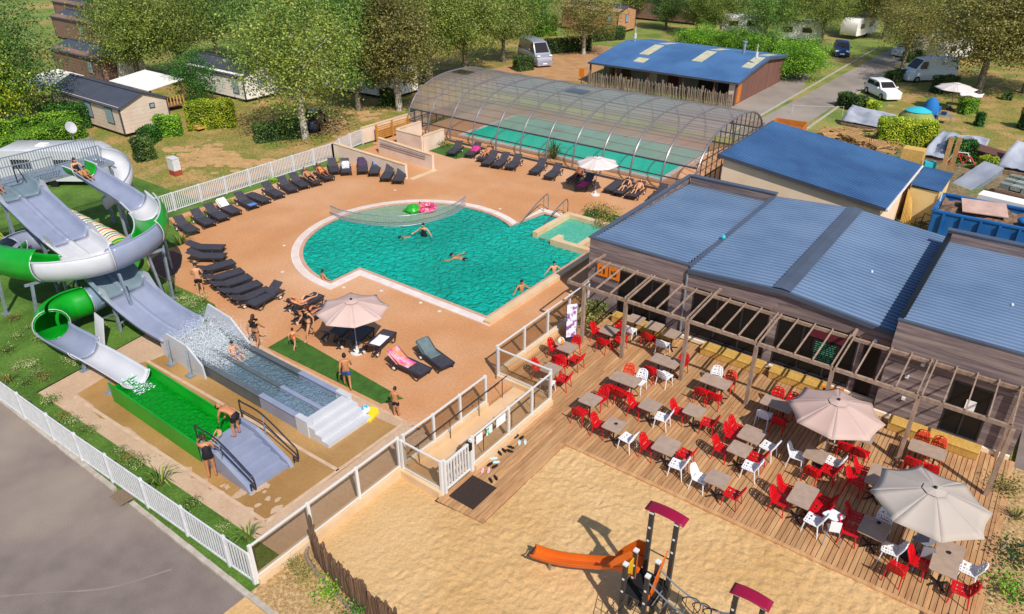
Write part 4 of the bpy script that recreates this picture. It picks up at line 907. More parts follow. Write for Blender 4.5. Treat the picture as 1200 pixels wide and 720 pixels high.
place_table('s', 720, 498, 'nearest the sand corner', [('L', 'r', .05), ('R', 'w', -.05)])
place_table('b', 781, 522, 'second along the sand edge', [('L', 'r', -.05), ('R', 'w', -.3), ('R', 'r', .3)])
place_table('b', 881, 509, 'of the joined pair, upper', [('L', 'r', -.05), ('L', 'r', .38), ('R', 'w', .1)])
place_table('s', 867, 526, 'of the joined pair, lower', [('L', 'r', 0), ('R', 'w', -.3), ('R', 'r', .25)])
place_table('s', 841, 561, 'by the sand, white-chaired', [('L', 'w', 0), ('R', 'r', -.05)])
place_table('x', 911, 473, 'left of the pink parasol', [('F', 'w', -.25), ('F', 'r', .3), ('B', 'r', -.2), ('B', 'r', .35)])
place_table('s', 956, 533, 'below the pink parasol', [('L', 'w', 0), ('R', 'r', -.1), ('R', 'w', .38), ('F', 'r', .1)])
place_table('y', 941, 580, 'third along the sand edge', [('L', 'r', -.3), ('L', 'r', .3), ('R', 'w', -.5), ('R', 'r', .0), ('R', 'r', .45)])
place_table('y', 1031, 558, 'between the two big parasols', [('L', 'r', -.3), ('L', 'r', .35)])
place_table('b', 1025, 619, 'left of the cream parasol', [('L', 'r', .45), ('L', 'r', -.15), ('R', 'w', -.25), ('B', 'w', .1)])
place_table('s', 1114, 645, 'upper below the cream parasol', [('R', 'w', -.1)])
place_table('s', 1107, 663, 'lower one below the cream parasol', [('L', 'r', .05), ('R', 'r', -.3), ('F', 'r', -1.0)])
place_table('x', 1087, 527, 'before the sixth pergola post', [('F', 'r', -.27), ('F', 'r', .26), ('B', 'o', -.27), ('B', 'o', .26)])
place_table('x', 1004, 508, 'under the pink parasol', [('F', 'r', -.15), ('F', 'r', .35), ('L', 'w', 0)])
for p in list(TP.values()) + list(CP.values()): drop(p)
def high_chair(px, py, label, mat):
    p = at(px, py); t = thing('high_chair', label, 'high chair', (p.x, p.y, 0), rz=.4, group='plastic high chairs')
    MB().loft([[(x * .26 * s, y * .2 * s, z) for x, y in [(math.cos(a) ** 3 * .5 + math.cos(a) * .6, math.sin(a) ** 3 * .5 + math.sin(a) * .6) for a in [2 * math.pi * k / 16 for k in range(16)]]] for s, z in ((.95, .72), (1.1, .74), (1.15, .78), (1.0, .78))]).build('tray', mat, t, True)
    MB().box(-.15, -.42, .5, .15, -.14, .54).box(-.15, -.44, .54, .15, -.41, .9).build('seat', mat, t)
    for sx in (-1, 1):
        for sy, yy in ((-.5, -.42), (.12, .05)): MB().tube([(sx * .15, yy + .1, .54), (sx * .25, sy - .02, 0)], .018, 6).build('leg', 'galv', t)
high_chair(971, 626, 'white high chair beside the long table by the sand', 'white_chair'); high_chair(1075, 655, 'grey high chair below the cream parasol', 'table_grey')
# ball on a table
p = at(657, 404, .74); t = thing('beach_ball', 'orange, yellow and white ball lying on a terrace table', 'ball', (p.x, p.y, .755))
M('ball_orange', '#f08a20', rough=.4)
for k in range(6):
    b = MB(); n = 6; g = []
    for i in range(n + 1):
        th = math.pi * i / n; g.append([(.17 * math.sin(th) * math.cos(R(60 * k + 60 * j / 3)), .17 * math.sin(th) * math.sin(R(60 * k + 60 * j / 3)), .17 - .17 * math.cos(th)) for j in range(4)])
    b.loft(g, closed=False); b.build('panel', 'ball_orange' if k % 2 else 'white_plastic', t, True)
# ------------------------------------------------------------------ parasols
def canopy_mat(n, a, b): return M(n, a, b, scale=.7, rough=.85, bump=.05)
canopy_mat('canopy_pink', '#c4a89e', '#bc9f94'); canopy_mat('canopy_cream', '#b8aca2', '#b0a398'); canopy_mat('canopy_rose', '#ccb0a6', '#c4a79e'); canopy_mat('canopy_white', '#d8ccc8', '#d0c2be')
def parasol(x, y, zh, rad, drop_, mat, label, px=None, rz=.2, base='dark_metal'):
    t = thing('parasol', label, 'parasol', (x, y, 0), rz); N = 8
    for k in range(N):
        b = MB(); a0, a1 = 2 * math.pi * k / N, 2 * math.pi * (k + 1) / N; rows = []
        for i in range(7):
            s = .12 + .88 * i / 6; row = []
            for j in range(7):
                u = j / 6; a = a0 + (a1 - a0) * u; sag = 4 * u * (1 - u)
                e0 = Vector((math.cos(a0), math.sin(a0))); e1 = Vector((math.cos(a1), math.sin(a1)))
                e = e0.lerp(e1, u) * rad * s; e *= 1 - .05 * sag * s
                row.append((e.x, e.y, zh - drop_ * (s ** 1.12) - .05 * sag * s))
            rows.append(row)
        b.loft(rows, closed=False)
        for i in range(7):   # small hem
            pass
        c = b.build('canopy_panel', mat, t, True)
        sm = c.modifiers.new('thick', 'SOLIDIFY'); sm.thickness = .008
        MB().bar((.05 * math.cos(a0), .05 * math.sin(a0), zh - .08), (rad * .98 * math.cos(a0), rad * .98 * math.sin(a0), zh - drop_ - .035), .018).build('rib', 'galv', t)
    b = MB()
    for k in range(N):   # vent cap
        a0, a1 = 2 * math.pi * k / N, 2 * math.pi * (k + 1) / N; b.add([(0, 0, zh + .03), (.2 * rad * math.cos(a0), .2 * rad * math.sin(a0), zh - drop_ * .1), (.2 * rad * math.cos(a1), .2 * rad * math.sin(a1), zh - drop_ * .1)], [(0, 1, 2)])
    b.build('vent_cap', mat, t)
    MB().lathe([(.05, zh + .0), (.05, zh + .06), (.02, zh + .08)], 8).build('finial', 'black', t)
    MB().tube([(0, 0, .1), (0, 0, zh)], .025, 8).build('pole', 'galv', t)
    MB().lathe([(.3, 0), (.3, .05), (.08, .08), (.05, .3)], 12).build('base', base, t, True); return t
parasol(-3.03, 21.55, 2.62, 1.5, .5, 'canopy_pink', 'large pinkish parasol over the terrace tables nearer the restaurant')
parasol(.24, 19.0, 2.62, 1.55, .5, 'canopy_cream', 'large cream parasol over the terrace tables at the right edge', rz=.35)
parasol(-20.75, 16.9, 2.5, 1.5, .45, 'canopy_rose', 'pale pink parasol shading loungers between pool and turf strip', rz=.1, base='white_plastic')
parasol(-22.35, 38.75, 2.5, 1.4, .42, 'canopy_white', 'white parasol beside the pool enclosure', rz=.3, base='white_plastic')
# ------------------------------------------------------------------ sun loungers
M('lounger', '#45424a', '#3a373f', scale=8, rough=.6); M('lounger_frame', '#2e2c33', rough=.45)
def lounger_proto(bk):
    """lies along Y: head at -Y, foot at +Y, origin under the middle; bk = backrest angle"""
    t = thing('sun_lounger', 'x', 'sun lounger'); L2, W, h = .97, .33, .34; hy = -.25; ca, sa = math.cos(bk), math.sin(bk); bl = .74
    b = MB(); n = 9
    b.box(-W + .03, hy, h - .01, W - .03, L2, h + .015); b.build('bed', 'lounger', t)
    e = Vector((0, hy - bl * ca, h + bl * sa)); b = MB()
    b.add([(-W + .03, hy, h + .01), (W - .03, hy, h + .01), (W - .05, e.y, e.z), (-W + .05, e.y, e.z), (-W + .03, hy, h - .02), (W - .03, hy, h - .02), (W - .05, e.y - .02, e.z - .025), (-W + .05, e.y - .02, e.z - .025)], [(0, 1, 2, 3)[::-1], (4, 5, 6, 7), (2, 6, 7, 3)[::-1], (0, 3, 7, 4)[::-1], (1, 5, 6, 2)[::-1]])
    b.build('backrest', 'lounger', t)
    for s in (-1, 1):
        MB().bar((s * W, -L2 + .1, h - .02), (s * W, L2, h - .02), .045, .07).build('side_rail', 'lounger_frame', t)
        MB().tube([(s * W, L2 - .05, h - .04), (s * (W + .02), L2 - .2, .02), (s * (W + .02), L2 - .35, .02), (s * W, L2 - .55, h - .04)], .028, 6).build('leg', 'lounger_frame', t)
        MB().tube([(s * W, -L2 + .2, h - .04), (s * (W + .02), -L2 + .35, .05), (s * (W + .02), -L2 + .5, .02), (s * W, -L2 + .75, h - .04)], .028, 6).build('leg', 'lounger_frame', t)
        MB().bar((s * (W - .06), hy - bl * .55 * ca, h + bl * .55 * sa - .03), (s * (W - .06), hy - bl * .8, h - .02), .025).build('back_strut', 'lounger_frame', t)
    for s in (-1, 1): MB().tube([(s * W - .03, -L2 + .42, .07), (s * W + .03, -L2 + .42, .07)], .07, 10).build('wheel', 'white_plastic', t)
    MB().bar((-W, L2, h - .01), (W, L2, h - .01), .04, .06).build('end_rail', 'lounger_frame', t)
    return proto_tree(t)
LPs = {a: lounger_proto(R(a)) for a in (34, 22, 2)}
LOC = {}
def lounger(key, hx, hy, fx, fy, label, bk=34, group='loungers on the pool terrace', zh=.5):
    h = at(hx, hy, zh if bk > 10 else .35); f = at(fx, fy, .34); d = (f - h); d.z = 0; d.normalize()
    m_ = (h + f) / 2; a = math.atan2(-d.x, d.y)
    o = dup(LPs[bk], (m_.x, m_.y, .004), a, label=label, group=group); LOC[key] = (m_.x, m_.y, a, bk); return o
ordn = ['first', 'second', 'third', 'fourth', 'fifth', 'sixth', 'seventh', 'eighth', 'ninth', 'tenth', 'eleventh', 'twelfth', 'thirteenth', 'fourteenth']
FR = [(206, 256, 229, 272), (226, 248, 248, 263), (242, 242, 264, 256), (257, 236, 278, 249), (278, 229, 298, 241), (292, 227, 312, 235), (310, 217, 329, 229), (328, 210, 345, 223), (342, 206, 358, 218), (356, 203, 372, 214), (372, 198, 386, 208), (388, 187, 393, 203), (404, 187, 406, 204)]
for i, q in enumerate(FR): lounger('f%d' % i, *q, 'charcoal lounger, %s of the fence row counted from the slide' % ordn[i], bk=2 if i == 5 else 34)
for i, (q, l) in enumerate(zip([(424, 184, 425, 205), (443, 187, 436, 206), (460, 193, 449, 212), (473, 196, 464, 214)], ['charcoal lounger with a dark patterned towel by the white ramp wall', 'charcoal lounger with a blue patch on its back by the white ramp wall', 'left of two close charcoal loungers below the white ramp wall', 'right of two close charcoal loungers below the white ramp wall'])): lounger('w%d' % i, *q, l)
ER = [(541, 167, 526, 181), (563, 169, 547, 183), (577, 174, 562, 187), (583, 178, 566, 194), (597, 180, 578, 196), (611, 182, 594, 198), (640, 187, 622, 204), (658, 193, 640, 209), (685, 198, 667, 213), (695, 206, 677, 221), (730, 210, 710, 225), (741, 211, 722, 228), (755, 214, 737, 232), (782, 217, 762, 235)]
for i, q in enumerate(ER): lounger('e%d' % i, *q, 'charcoal lounger, %s from the left along the pool enclosure' % ordn[i], bk=2 if i == 10 else 34)
NR = [(219, 286, 262, 290), (218, 296, 265, 300), (234, 314, 268, 308), (243, 325, 279, 318), (252, 333, 288, 325), (264, 341, 299, 333), (275, 350, 312, 340)]
for i, q in enumerate(NR): lounger('n%d' % i, *q, 'charcoal lounger, %s from the top of the close-packed block beside the slide' % ordn[i], bk=22)
lounger('n7', 332, 332, 290, 359, 'charcoal lounger with raised back at the right end of the block beside the slide')
lounger('o0', 338, 360, 372, 346, 'charcoal lounger under the sunbather lying on her side by the pool corner'); lounger('o1', 349, 374, 378, 360, 'charcoal lounger between the sunbather and the pink parasol')
lounger('p0', 385, 394, 409, 378, 'charcoal lounger deep in the shade under the pink poolside parasol'); lounger('p1', 404, 402, 428, 386, 'charcoal lounger behind the pole of the pink poolside parasol'); lounger('p2', 428, 410, 456, 389, 'charcoal lounger with a white towel at the right of the poolside parasol')
lounger('q0', 459, 414, 499, 436, 'charcoal lounger with a pink rainbow towel on open terrace'); lounger('q1', 494, 402, 524, 428, 'charcoal lounger with a grey towel on open terrace')
for p in LPs.values(): drop(p)
# towels: sheets draped over bed and back
def towel(key, u0, u1, mat, label, w2=.34, th=.012):
    x, y, a, bk = LOC[key]; t = MB(); h = .34; hy = -.25; ca, sa = math.cos(R(bk)), math.sin(R(bk)); n = 12; rows = []
    for i in range(n + 1):
        u = u0 + (u1 - u0) * i / n; row = []
        for j in range(7):
            vx = -w2 + 2 * w2 * j / 6; e = max(0, abs(vx) - .31) * 3.0
            z = .03 + .006 * math.sin(9 * u + 3 * j) - e
            if u < hy: s = hy - u; p = (vx, hy - s * ca, h + s * sa + z)
            else: p = (vx, u, h + z)
            row.append(p)
        rows.append(row)
    t.loft(rows, closed=False); o = t.build('towel', mat, loc=(x, y, .004), rz=a, smooth=True, label=label, cat='towel', group='towels on loungers')
    sm = o.modifiers.new('thick', 'SOLIDIFY'); sm.thickness = th; return o
M('towel_pink', '#e0508c', '#e88a60', scale=3.5, rough=.95, c3='#f0b8c8', scale3=2.6, contrast=(.45, .55)); M('towel_white', '#f2ecee', rough=.95); M('towel_grey', '#66787a', '#5b6c70', scale=6, rough=.95)
M('towel_dark', '#3c2a44', '#54405c', scale=14, rough=.95); M('towel_blue', '#5a80c8', rough=.95); M('towel_pat', '#e8e4e8', '#6a6472', scale=9, rough=.95, contrast=(.52, .6)); M('towel_magenta', '#d83c8a', '#b02a6e', scale=5, rough=.95)
towel('f3', -.95, -.3, 'towel_white', 'white towel over the back of the fourth fence-row lounger'); towel('f4', .55, .95, 'towel_blue', 'blue cloth hanging from the foot of the fifth fence-row lounger')
towel('f12', -.7, .2, 'towel_pat', 'white towel with grey print on the lounger at the fence end'); towel('w0', -.9, .2, 'towel_dark', 'dark purple patterned towel by the white ramp wall'); towel('w1', -.8, -.45, 'towel_blue', 'small blue cloth on the lounger back by the white ramp wall', w2=.2)
towel('e1', -.6, .1, 'towel_magenta', 'pink towel on the second lounger along the enclosure'); towel('e9', -.2, .9, 'towel_magenta', 'magenta towel on a lounger under the white parasol')
towel('p2', -.25, .55, 'towel_white', 'white towel on the lounger right of the poolside parasol'); towel('q0', -.98, .2, 'towel_pink', 'pink and orange rainbow towel draped over a lounger'); towel('q1', -.98, .15, 'towel_grey', 'grey towel draped over a lounger beside the rainbow towel')
# ------------------------------------------------------------------ fences
def picket_fence(name, label, pts_posts, h, step, mat='white_metal', base=0, cat='fence'):
    a = Vector(pts_posts[0]); t = thing(name, label, cat, (a.x, a.y, base))
    pk = MB().box(-.028, -.012, .07, .028, .012, h - .06).mesh('picket')
    for i, p in enumerate(pts_posts): MB().box(p[0] - .05, p[1] - .05, base - .1, p[0] + .05, p[1] + .05, base + h + .02).build('post', mat, t, world=True)
    for p, q in zip(pts_posts[:-1], pts_posts[1:]):
        p = Vector((p[0], p[1], 0)); q = Vector((q[0], q[1], 0)); d = (q - p).normalized(); an_ = math.atan2(d.y, d.x); n = max(1, round((q - p).length / step))
        for z in (.05, h - .04):
            MB().bar(p + Vector((0, 0, base + z)) + d * .05, q + Vector((0, 0, base + z)) - d * .05, .045, .06).build('rail', mat, t, world=True)
        for k in range(1, n): inst(pk, 'picket', mat, t, loc=p.lerp(q, k / n) - Vector((a.x, a.y, 0)), rz=an_)
    return t
picket_fence('picket_fence', 'white picket fence between the asphalt yard and the slide lawn', [(-33.0, 6.36), (-31.1, 6.42), (-29.15, 6.46), (-27.15, 6.52), (-25.05, 6.58), (-23.2, 6.64), (-21.35, 6.72), (-19.35, 6.8), (-17.3, 6.88), (-15.3, 6.95), (-14.2, 7.0)], 1.15, .13)
picket_fence('picket_fence', 'white picket fence behind the row of loungers', [(-41.4, 19.4 + i * 1.79) for i in range(9)], 1.15, .125)
picket_fence('picket_fence', 'short white picket fence beside the ramp wall', [(-41.4, 33.72), (-41.9, 34.8), (-42.3, 36.2), (-42.5, 37.6)], 1.1, .125)
M('rail_white', '#d8d6d4', rough=.35)
def glass_run(label, pts, wall=True, skip=(), h=1.15, name='glass_fence'):
    a = pts[0]; t = thing(name, label, 'glass fence', (a[0], a[1], 0), group=None); wz = .2 if wall else 0
    for p in pts: MB().box(p[0] - .045, p[1] - .045, 0, p[0] + .045, p[1] + .045, wz + h + .1).build('post', 'rail_white', t, world=True)
    for i, (p, q) in enumerate(zip(pts[:-1], pts[1:])):
        if i in skip: continue
        p = Vector((p[0], p[1], 0)); q = Vector((q[0], q[1], 0)); d = (q - p).normalized()
        if wall:
            MB().bar(p + Vector((0, 0, wz / 2 - .1)) + d * .002, q + Vector((0, 0, wz / 2 - .1)) - d * .002, .3, wz + .2 + .004 * len(label) % .01).build('wall_base', 'cream_wall', t, world=True)
        for z in (wz + h + .06, wz + .06): MB().bar(p + d * .045 + Vector((0, 0, z)), q - d * .045 + Vector((0, 0, z)), .05, .05).build('rail', 'rail_white', t, world=True)
        MB().bar(p + d * .05 + Vector((0, 0, wz + h / 2 + .06)), q - d * .05 + Vector((0, 0, wz + h / 2 + .06)), .012, h - .06).build('pane', 'clear_glass', t, world=True)
    return t
glass_run('glass fence on low cream wall between splash pools and sand', [(-14.15, 7.05), (-14.15, 9.03), (-14.15, 10.9), (-14.15, 12.7)])
glass_run('glass fence with handrail on the pool side of the entrance ramp', [(-14.15, 12.95), (-14.1, 14.35), (-14.1, 15.75), (-14.1, 17.2)], h=1.1)
glass_run('short glass screen closing the lower end of the ramp', [(-14.0, 12.72), (-12.3, 12.72)], h=1.1)
glass_run('glass fence carrying paper notices between ramp and terrace', [(-12.28, 14.25), (-12.28, 16.2), (-12.28, 17.6), (-12.28, 18.8)], h=1.1)
glass_run('short glass screen across the upper end of the ramp', [(-12.4, 18.97), (-14.85, 18.97)], h=1.1)
glass_run('glass fence between the pool terrace and the timber deck', [(-15.0, 19.1), (-15.0, 20.9), (-15.0, 22.6), (-15.0, 24.3), (-15.0, 25.9)], h=1.1)
g = thing('picket_gate', 'white picket gate at the foot of the entrance ramp', 'gate', (-12.28, 12.8, 0))
for y in (12.8, 14.1): MB().box(-12.34, y, 0, -12.22, y + .1, 1.35).build('post', 'rail_white', g, world=True)
for k in range(8): MB().box(-12.3, 13.0 + k * .14, .1, -12.25, 13.05 + k * .14, 1.2).build('picket', 'rail_white', g, world=True)
for z in (.1, 1.18): MB().box(-12.31, 12.92, z, -12.24, 14.08, z + .06).build('rail', 'rail_white', g, world=True)
MB().box(-12.36, 14.02, .95, -12.2, 14.14, 1.25).build('latch', 'black', g, world=True)
for k, (y, c, l) in enumerate(((14.42, 'paper', 'white paper notice on the ramp glass nearest the gate'), (14.95, 'notice_green', 'green printed notice in the middle of the ramp glass'), (15.5, 'paper', 'larger white notice on the ramp glass farthest from the gate'))):
    if c == 'notice_green': M('notice_green', '#dfeee6', '#2f9a80', scale=9, rough=.6, contrast=(.5, .55))
    MB().box(-12.262, y, .95, -12.25, y + (.32 if k < 2 else .5), 1.28).build('notice', c, label=l, cat='notice', group='notices on the glass')
MB().box(-14.0, 12.85, -.09, -12.43, 18.85, -.0).build('ramp', M('ramp_floor', '#dcb890', '#cfa87f', scale=1, rough=.9), kind='structure')
for x in (-13.93, -12.43):
    t = thing('ramp_handrail', 'thin dark handrail on the %s side of the ramp' % ('pool' if x < -13 else 'terrace'), 'handrail', (x, 13, 0))
    MB().tube([(x, 13.0, .8), (x, 18.3, .85)], .022, 6).build('rail', 'dark_metal', t, True, world=True)
    for y in (13.4, 15, 16.6, 18): MB().tube([(x, y, 0), (x, y, .82)], .016, 6).build('post', 'dark_metal', t, True, world=True)
MB().box(-12.1, 12.8, .002, -11.1, 14.0, .018).build('door_mat', M('mat', '#3b2c26', '#2e221e', scale=30, rough=.95), label='dark brown door mat on the planks before the gate', cat='mat')
M('shoe_dark', '#1c1a1e', rough=.7); M('shoe_pale', '#b9d8dc', rough=.7); M('shoe_pink', '#d8b0b8', rough=.7)
for i, (px, py, c, l) in enumerate(((608, 513, 'shoe_dark', 'black flip-flops highest up the terrace edge'), (612, 519, 'shoe_pale', 'pale blue cloth beside the black flip-flops'), (588, 530, 'shoe_dark', 'pair of dark sandals second from the top by the glass'), (598, 527, 'shoe_dark', 'dark sandals near the second glass post'), (580, 540, 'shoe_pale', 'pale shoes by the glass above the mat'), (577, 546, 'shoe_dark', 'black shoes next to the pale pair by the glass'), (569, 552, 'shoe_pink', 'pink and white shoes at the upper edge of the mat'), (578, 562, 'shoe_dark', 'dark sandals right of the mat'))):
    p = at(px, py); t = thing('footwear', l, 'shoes', (p.x, p.y, .002), rz=.6 * i, group='shoes left by the gate')
    for s in (-1, 1):
        MB().loft([[(s * .1 + x * w2, y * 1.0 + .02 * s, z) for x, y in [(.05 * math.cos(a), .14 * math.sin(a)) for a in [2 * math.pi * k / 10 for k in range(10)]]] for w2, z in ((1, 0), (1.1, .02), (.9, .035))]).build('sole', c, t)
        MB().tube([(s * .1 - .045, .0, .03), (s * .1, .05, .08), (s * .1 + .045, .0, .03)], .014, 5).build('strap', c, t)
# split-stake palisade in the foreground
pf = thing('palisade', 'brown split-stake palisade between sand and gravel in the foreground', 'fence', (-12, 8.4, 0))
M('stake_brown', '#6e5444', '#57412f', scale=5, rough=.95, stretch=(5, 5, .5), rnd=.25)
st = [MB().lathe([(.045, -.15), (.04, h - .1), (.012, h)], 6).mesh('stake') for h in (.95, 1.02, 1.1)]
pp = smooth_path([(-13.95, 8.95), (-13.5, 8.6), (-12.0, 8.3), (-10.2, 8.15), (-8.3, 8.1)], 40)
acc = 0; lastp = pp[0]; cnt = 0
for q in pp[1:]:
    acc += math.hypot(q[0] - lastp[0], q[1] - lastp[1]); lastp = q
    if acc > .068:
        acc = 0; cnt += 1
        tall = 1.22 if cnt in (1, 2, 36, 37, 66, 67) else 1
        inst(st[cnt * 7 % 3], 'stake', 'stake_brown', pf, loc=(q[0] + 12, q[1] - 8.4 + random.uniform(-.02, .02), 0), rot=(random.uniform(-.06, .06), random.uniform(-.07, .07), random.random() * 6), scale=(1.3, 1.3, tall))
for z in (.3, .75): MB().tube([(q[0], q[1] + .05, z) for q in pp[::6]], .02, 5).build('wire_rail', 'stake_brown', pf, True, world=True)
MB().tube([(q[0] - .1, q[1] - .22, .03) for q in pp[::6]], .06, 6).build('edging_log', 'stake', label='pale edging log along the foot of the palisade', cat='log')
# second bit of palisade at the lower right corner of the terrace
pf = thing('palisade', 'dark stake palisade at the lower right corner of the terrace', 'fence', (1.3, 17, 0))
for i in range(16): inst(st[i % 3], 'stake', 'stake_brown', pf, loc=(.15 + i * .07, -.2 - i * .1, 0), rot=(random.uniform(-.06, .06), random.uniform(-.07, .07), 0), scale=(1.2, 1.2, .7))
# ------------------------------------------------------------------ access ramp walls by the upper fence
rw = thing('ramp_wall', 'white walls of the access ramp with a slatted timber gate', 'wall', (-38, 36.5, 0))
M('slat_wood', '#c08a3e', '#a8752f', scale=4, rough=.8, rnd=.1)
def wl(a, c, h0, h1, w2=.2):
    a = Vector((a[0], a[1], 0)); c = Vector((c[0], c[1], 0)); d = (c - a).normalized(); n = Vector((-d.y, d.x, 0)) * w2 / 2; U = Vector((0, 0, 1))
    MB().add([a - n, c - n, c + n, a + n, a - n + U * h0, c - n + U * h1, c + n + U * h1, a + n + U * h0], [(3, 2, 1, 0), (4, 5, 6, 7), (0, 1, 5, 4), (1, 2, 6, 5), (2, 3, 7, 6), (3, 0, 4, 7)]).build('wall', 'white_wall', rw, world=True)
    MB().add([a - n * 1.3 + U * (h0 + .002), c - n * 1.3 + U * (h1 + .002), c + n * 1.3 + U * (h1 + .002), a + n * 1.3 + U * (h0 + .002), a - n * 1.3 + U * (h0 + .05), c - n * 1.3 + U * (h1 + .05), c + n * 1.3 + U * (h1 + .05), a + n * 1.3 + U * (h0 + .05)], [(3, 2, 1, 0), (4, 5, 6, 7), (0, 1, 5, 4), (1, 2, 6, 5), (2, 3, 7, 6), (3, 0, 4, 7)]).build('coping', 'cream_wall', rw, world=True)
wl((-41.2, 33.75), (-34.1, 33.75), 1.15, .95); wl((-39.6, 36.6), (-34.0, 36.3), 1.15, 1.0); wl((-39.9, 41.4), (-39.9, 38.8), 1.25, 1.25); wl((-39.9, 38.8), (-37.2, 38.7), 1.2, 1.2); wl((-37.2, 38.7), (-37.2, 41.0), 1.2, 1.2); wl((-42.5, 37.6), (-42.2, 44.5), 1.15, 1.25)
MB().box(-34.0, 33.85, .0, -33.6, 36.3, .012).build('threshold', 'cream_wall', rw, world=True)
for k in range(7): MB().bar((-41.9, 38.6, .2 + k * .15), (-41.85, 41.9, .2 + k * .15), .04, .09).build('slat', 'slat_wood', rw, world=True)
for y in (38.5, 40.2, 42.0): MB().box(-41.95, y, 0, -41.8, y + .12, 1.3).build('slat_post', 'slat_wood', rw, world=True)
for z in (.72, .88): MB().tube([(-39.3, 36.42, z + .03), (-34.6, 36.16, z)], .025, 6).build('handrail', 'steel', rw, True, world=True)
# ================================================================== water slides
random.seed(31)
M('lilac', '#8f96ac', '#858da4', scale=1.5, rough=.3, spec=.5); M('slide_white', '#c8c8cc', '#bebfc4', scale=1, rough=.3, spec=.5); M('slide_grey', '#74858f', '#697a85', scale=1.5, rough=.35)
M('slide_green', '#0c9a22', '#0a8a1e', scale=1, rough=.28, spec=.5); M('pool_green', '#0c9a1e', '#0a8a1a', scale=.8, rough=.35); M('blue_grey', '#7f93a8', '#74899e', scale=1.2, rough=.35)
M('trough_dark', '#5d6468', '#52595d', scale=2, rough=.5)
M('foam', '#f2f6fa', '#d8e4ee', scale=6, rough=.6, bump=1.0, bscale=14); clearmat('foam_film', '#f4f8fa', '#eef4f8', .5, rough=.15, bump=1, bscale=9, bdist=.2, gloss=.4, solid2='#d8e4ee')
def sweep(b, pts, secs):
    """pts: 3D centre points; secs: per point list of (lateral, up) offsets"""
    P = [Vector(p) for p in pts]; rings = []
    for i, p in enumerate(P):
        d = P[min(i + 1, len(P) - 1)] - P[max(i - 1, 0)]; d.z *= .5; d.normalize(); lat = d.cross(Vector((0, 0, 1))).normalized(); up = lat.cross(d)
        rings.append([p + lat * u + up * v for u, v in secs[i]])
    b.loft(rings, closed=False); return b
def solid(o, th=.05, off=-1):
    s = o.modifiers.new('thick', 'SOLIDIFY'); s.thickness = th; s.offset = off; return o
# --- twin lane slide
lane = thing('twin_lane_slide', 'wide grey and white twin-lane water slide running down from the tower', 'water slide', (-33, 12.7, 0))
LP = smooth_path([(-41.0, 12.75, 4.02), (-39.9, 12.75, 3.97), (-38.3, 12.72, 3.55), (-36.4, 12.7, 2.95), (-34.9, 12.7, 2.6), (-33.6, 12.7, 2.38), (-32.4, 12.7, 1.98), (-31.2, 12.7, 1.45), (-29.9, 12.75, .92), (-28.5, 12.85, .52), (-26.9, 12.95, .38)], 5)
SECT = [(-1.06, .30), (-1.06, .40), (-.92, .42), (-.85, .12), (-.74, .01), (-.14, 0), (-.09, .09), (-.03, .13), (.03, .13), (.09, .09), (.14, 0), (.74, .01), (.85, .12), (.92, .42), (1.06, .40), (1.06, .30)]
cuts = [(0, 7, 'slide_grey'), (7, 19, 'lilac'), (19, 26, 'slide_white'), (26, 36, 'slide_grey'), (36, 50, 'lilac')]
for k0, k1, mt in cuts:
    seg = LP[k0:k1 + 1]; b = sweep(MB(), seg, [SECT] * len(seg)); o = b.build('slide_section', mt, lane, True, world=True); solid(o, .04, 0)
    p = Vector(seg[0]) ; MB().box(p.x - .04, p.y - 1.1, p.z - .08, p.x + .04, p.y + 1.1, p.z - .035).build('flange', 'galv', lane, world=True)
    if k0 in (7, 19, 36):
        for sgn in (-1, 1): MB().add([(p.x - .1, p.y + sgn * 1.0, p.z + .35), (p.x + 1.1, p.y + sgn * 1.0, LP[min(k0 + 3, 49)][2] + .38), (p.x + .5, p.y + sgn * 1.0, p.z + .75), (p.x, p.y + sgn * 1.0, p.z + .72)], [(0, 1, 2, 3)]).build('guard', 'slide_white', lane, world=True)
def zlane(x):
    return min(LP, key=lambda q: abs(q[0] - x))[2]
for x in (-39.2, -36.0, -33.4, -30.4):
    z = zlane(x) - .05
    for s in (-1, 1): MB().bar((x, 12.7 + s * .85, -.05), (x, 12.7 + s * .85, z), .12).build('support', 'galv', lane, world=True)
    MB().bar((x, 11.85, z - .1), (x, 13.55, z - .1), .12).build('cross_beam', 'galv', lane, world=True)
    MB().bar((x, 11.85, .3), (x, 13.55, z - .2), .06).build('brace', 'galv', lane, world=True)
    MB().bar((x - 1.6, 11.85, .05), (x, 11.85, z * .8), .08).build('brace', 'galv', lane, world=True)
b = MB().add([(-30.75, 11.2, 1.1), (-30.1, 11.2, 1.0), (-29.5, 10.7, .02), (-30.2, 10.7, .02)], [(0, 1, 2, 3)]); o = b.build('ramp_plate', 'slide_white', lane, world=True); solid(o)
# run-out trough
tr = thing('runout_trough', 'grey and white run-out trough with blue-grey water below the twin-lane slide', 'slide trough', (-21, 13.1, 0))
TY0, TY1 = 12.08, 14.05
def trough(x0, x1, mat, h, name='section'):
    for ya, yb in ((TY0, TY0 + .14), (TY1 - .14, TY1)):
        MB().box(x0, ya, -.02, x1, yb, h).build('side_wall', mat, tr, world=True)
        MB().box(x0, ya - .04, h, x1, yb + .04, h + .03).build('rim', mat, tr, world=True)
    MB().box(x0, TY0 + .14, -.02, x1, TY1 - .14, .15).build('floor', mat, tr, world=True)
    MB().box(x0, 12.98, .15, x1, 13.14, h - .12).build('divider', mat, tr, world=True)
trough(-27, -20.75, 'trough_dark', .55); trough(-20.74, -18.25, 'lilac', .58)
MB().add([(-24.9, TY0 + .14, .36), (-18.25, TY0 + .14, .36), (-18.25, TY1 - .14, .36), (-24.9, TY1 - .14, .36)], [(0, 1, 2, 3)]).build('water', 'trough_water', tr, world=True)
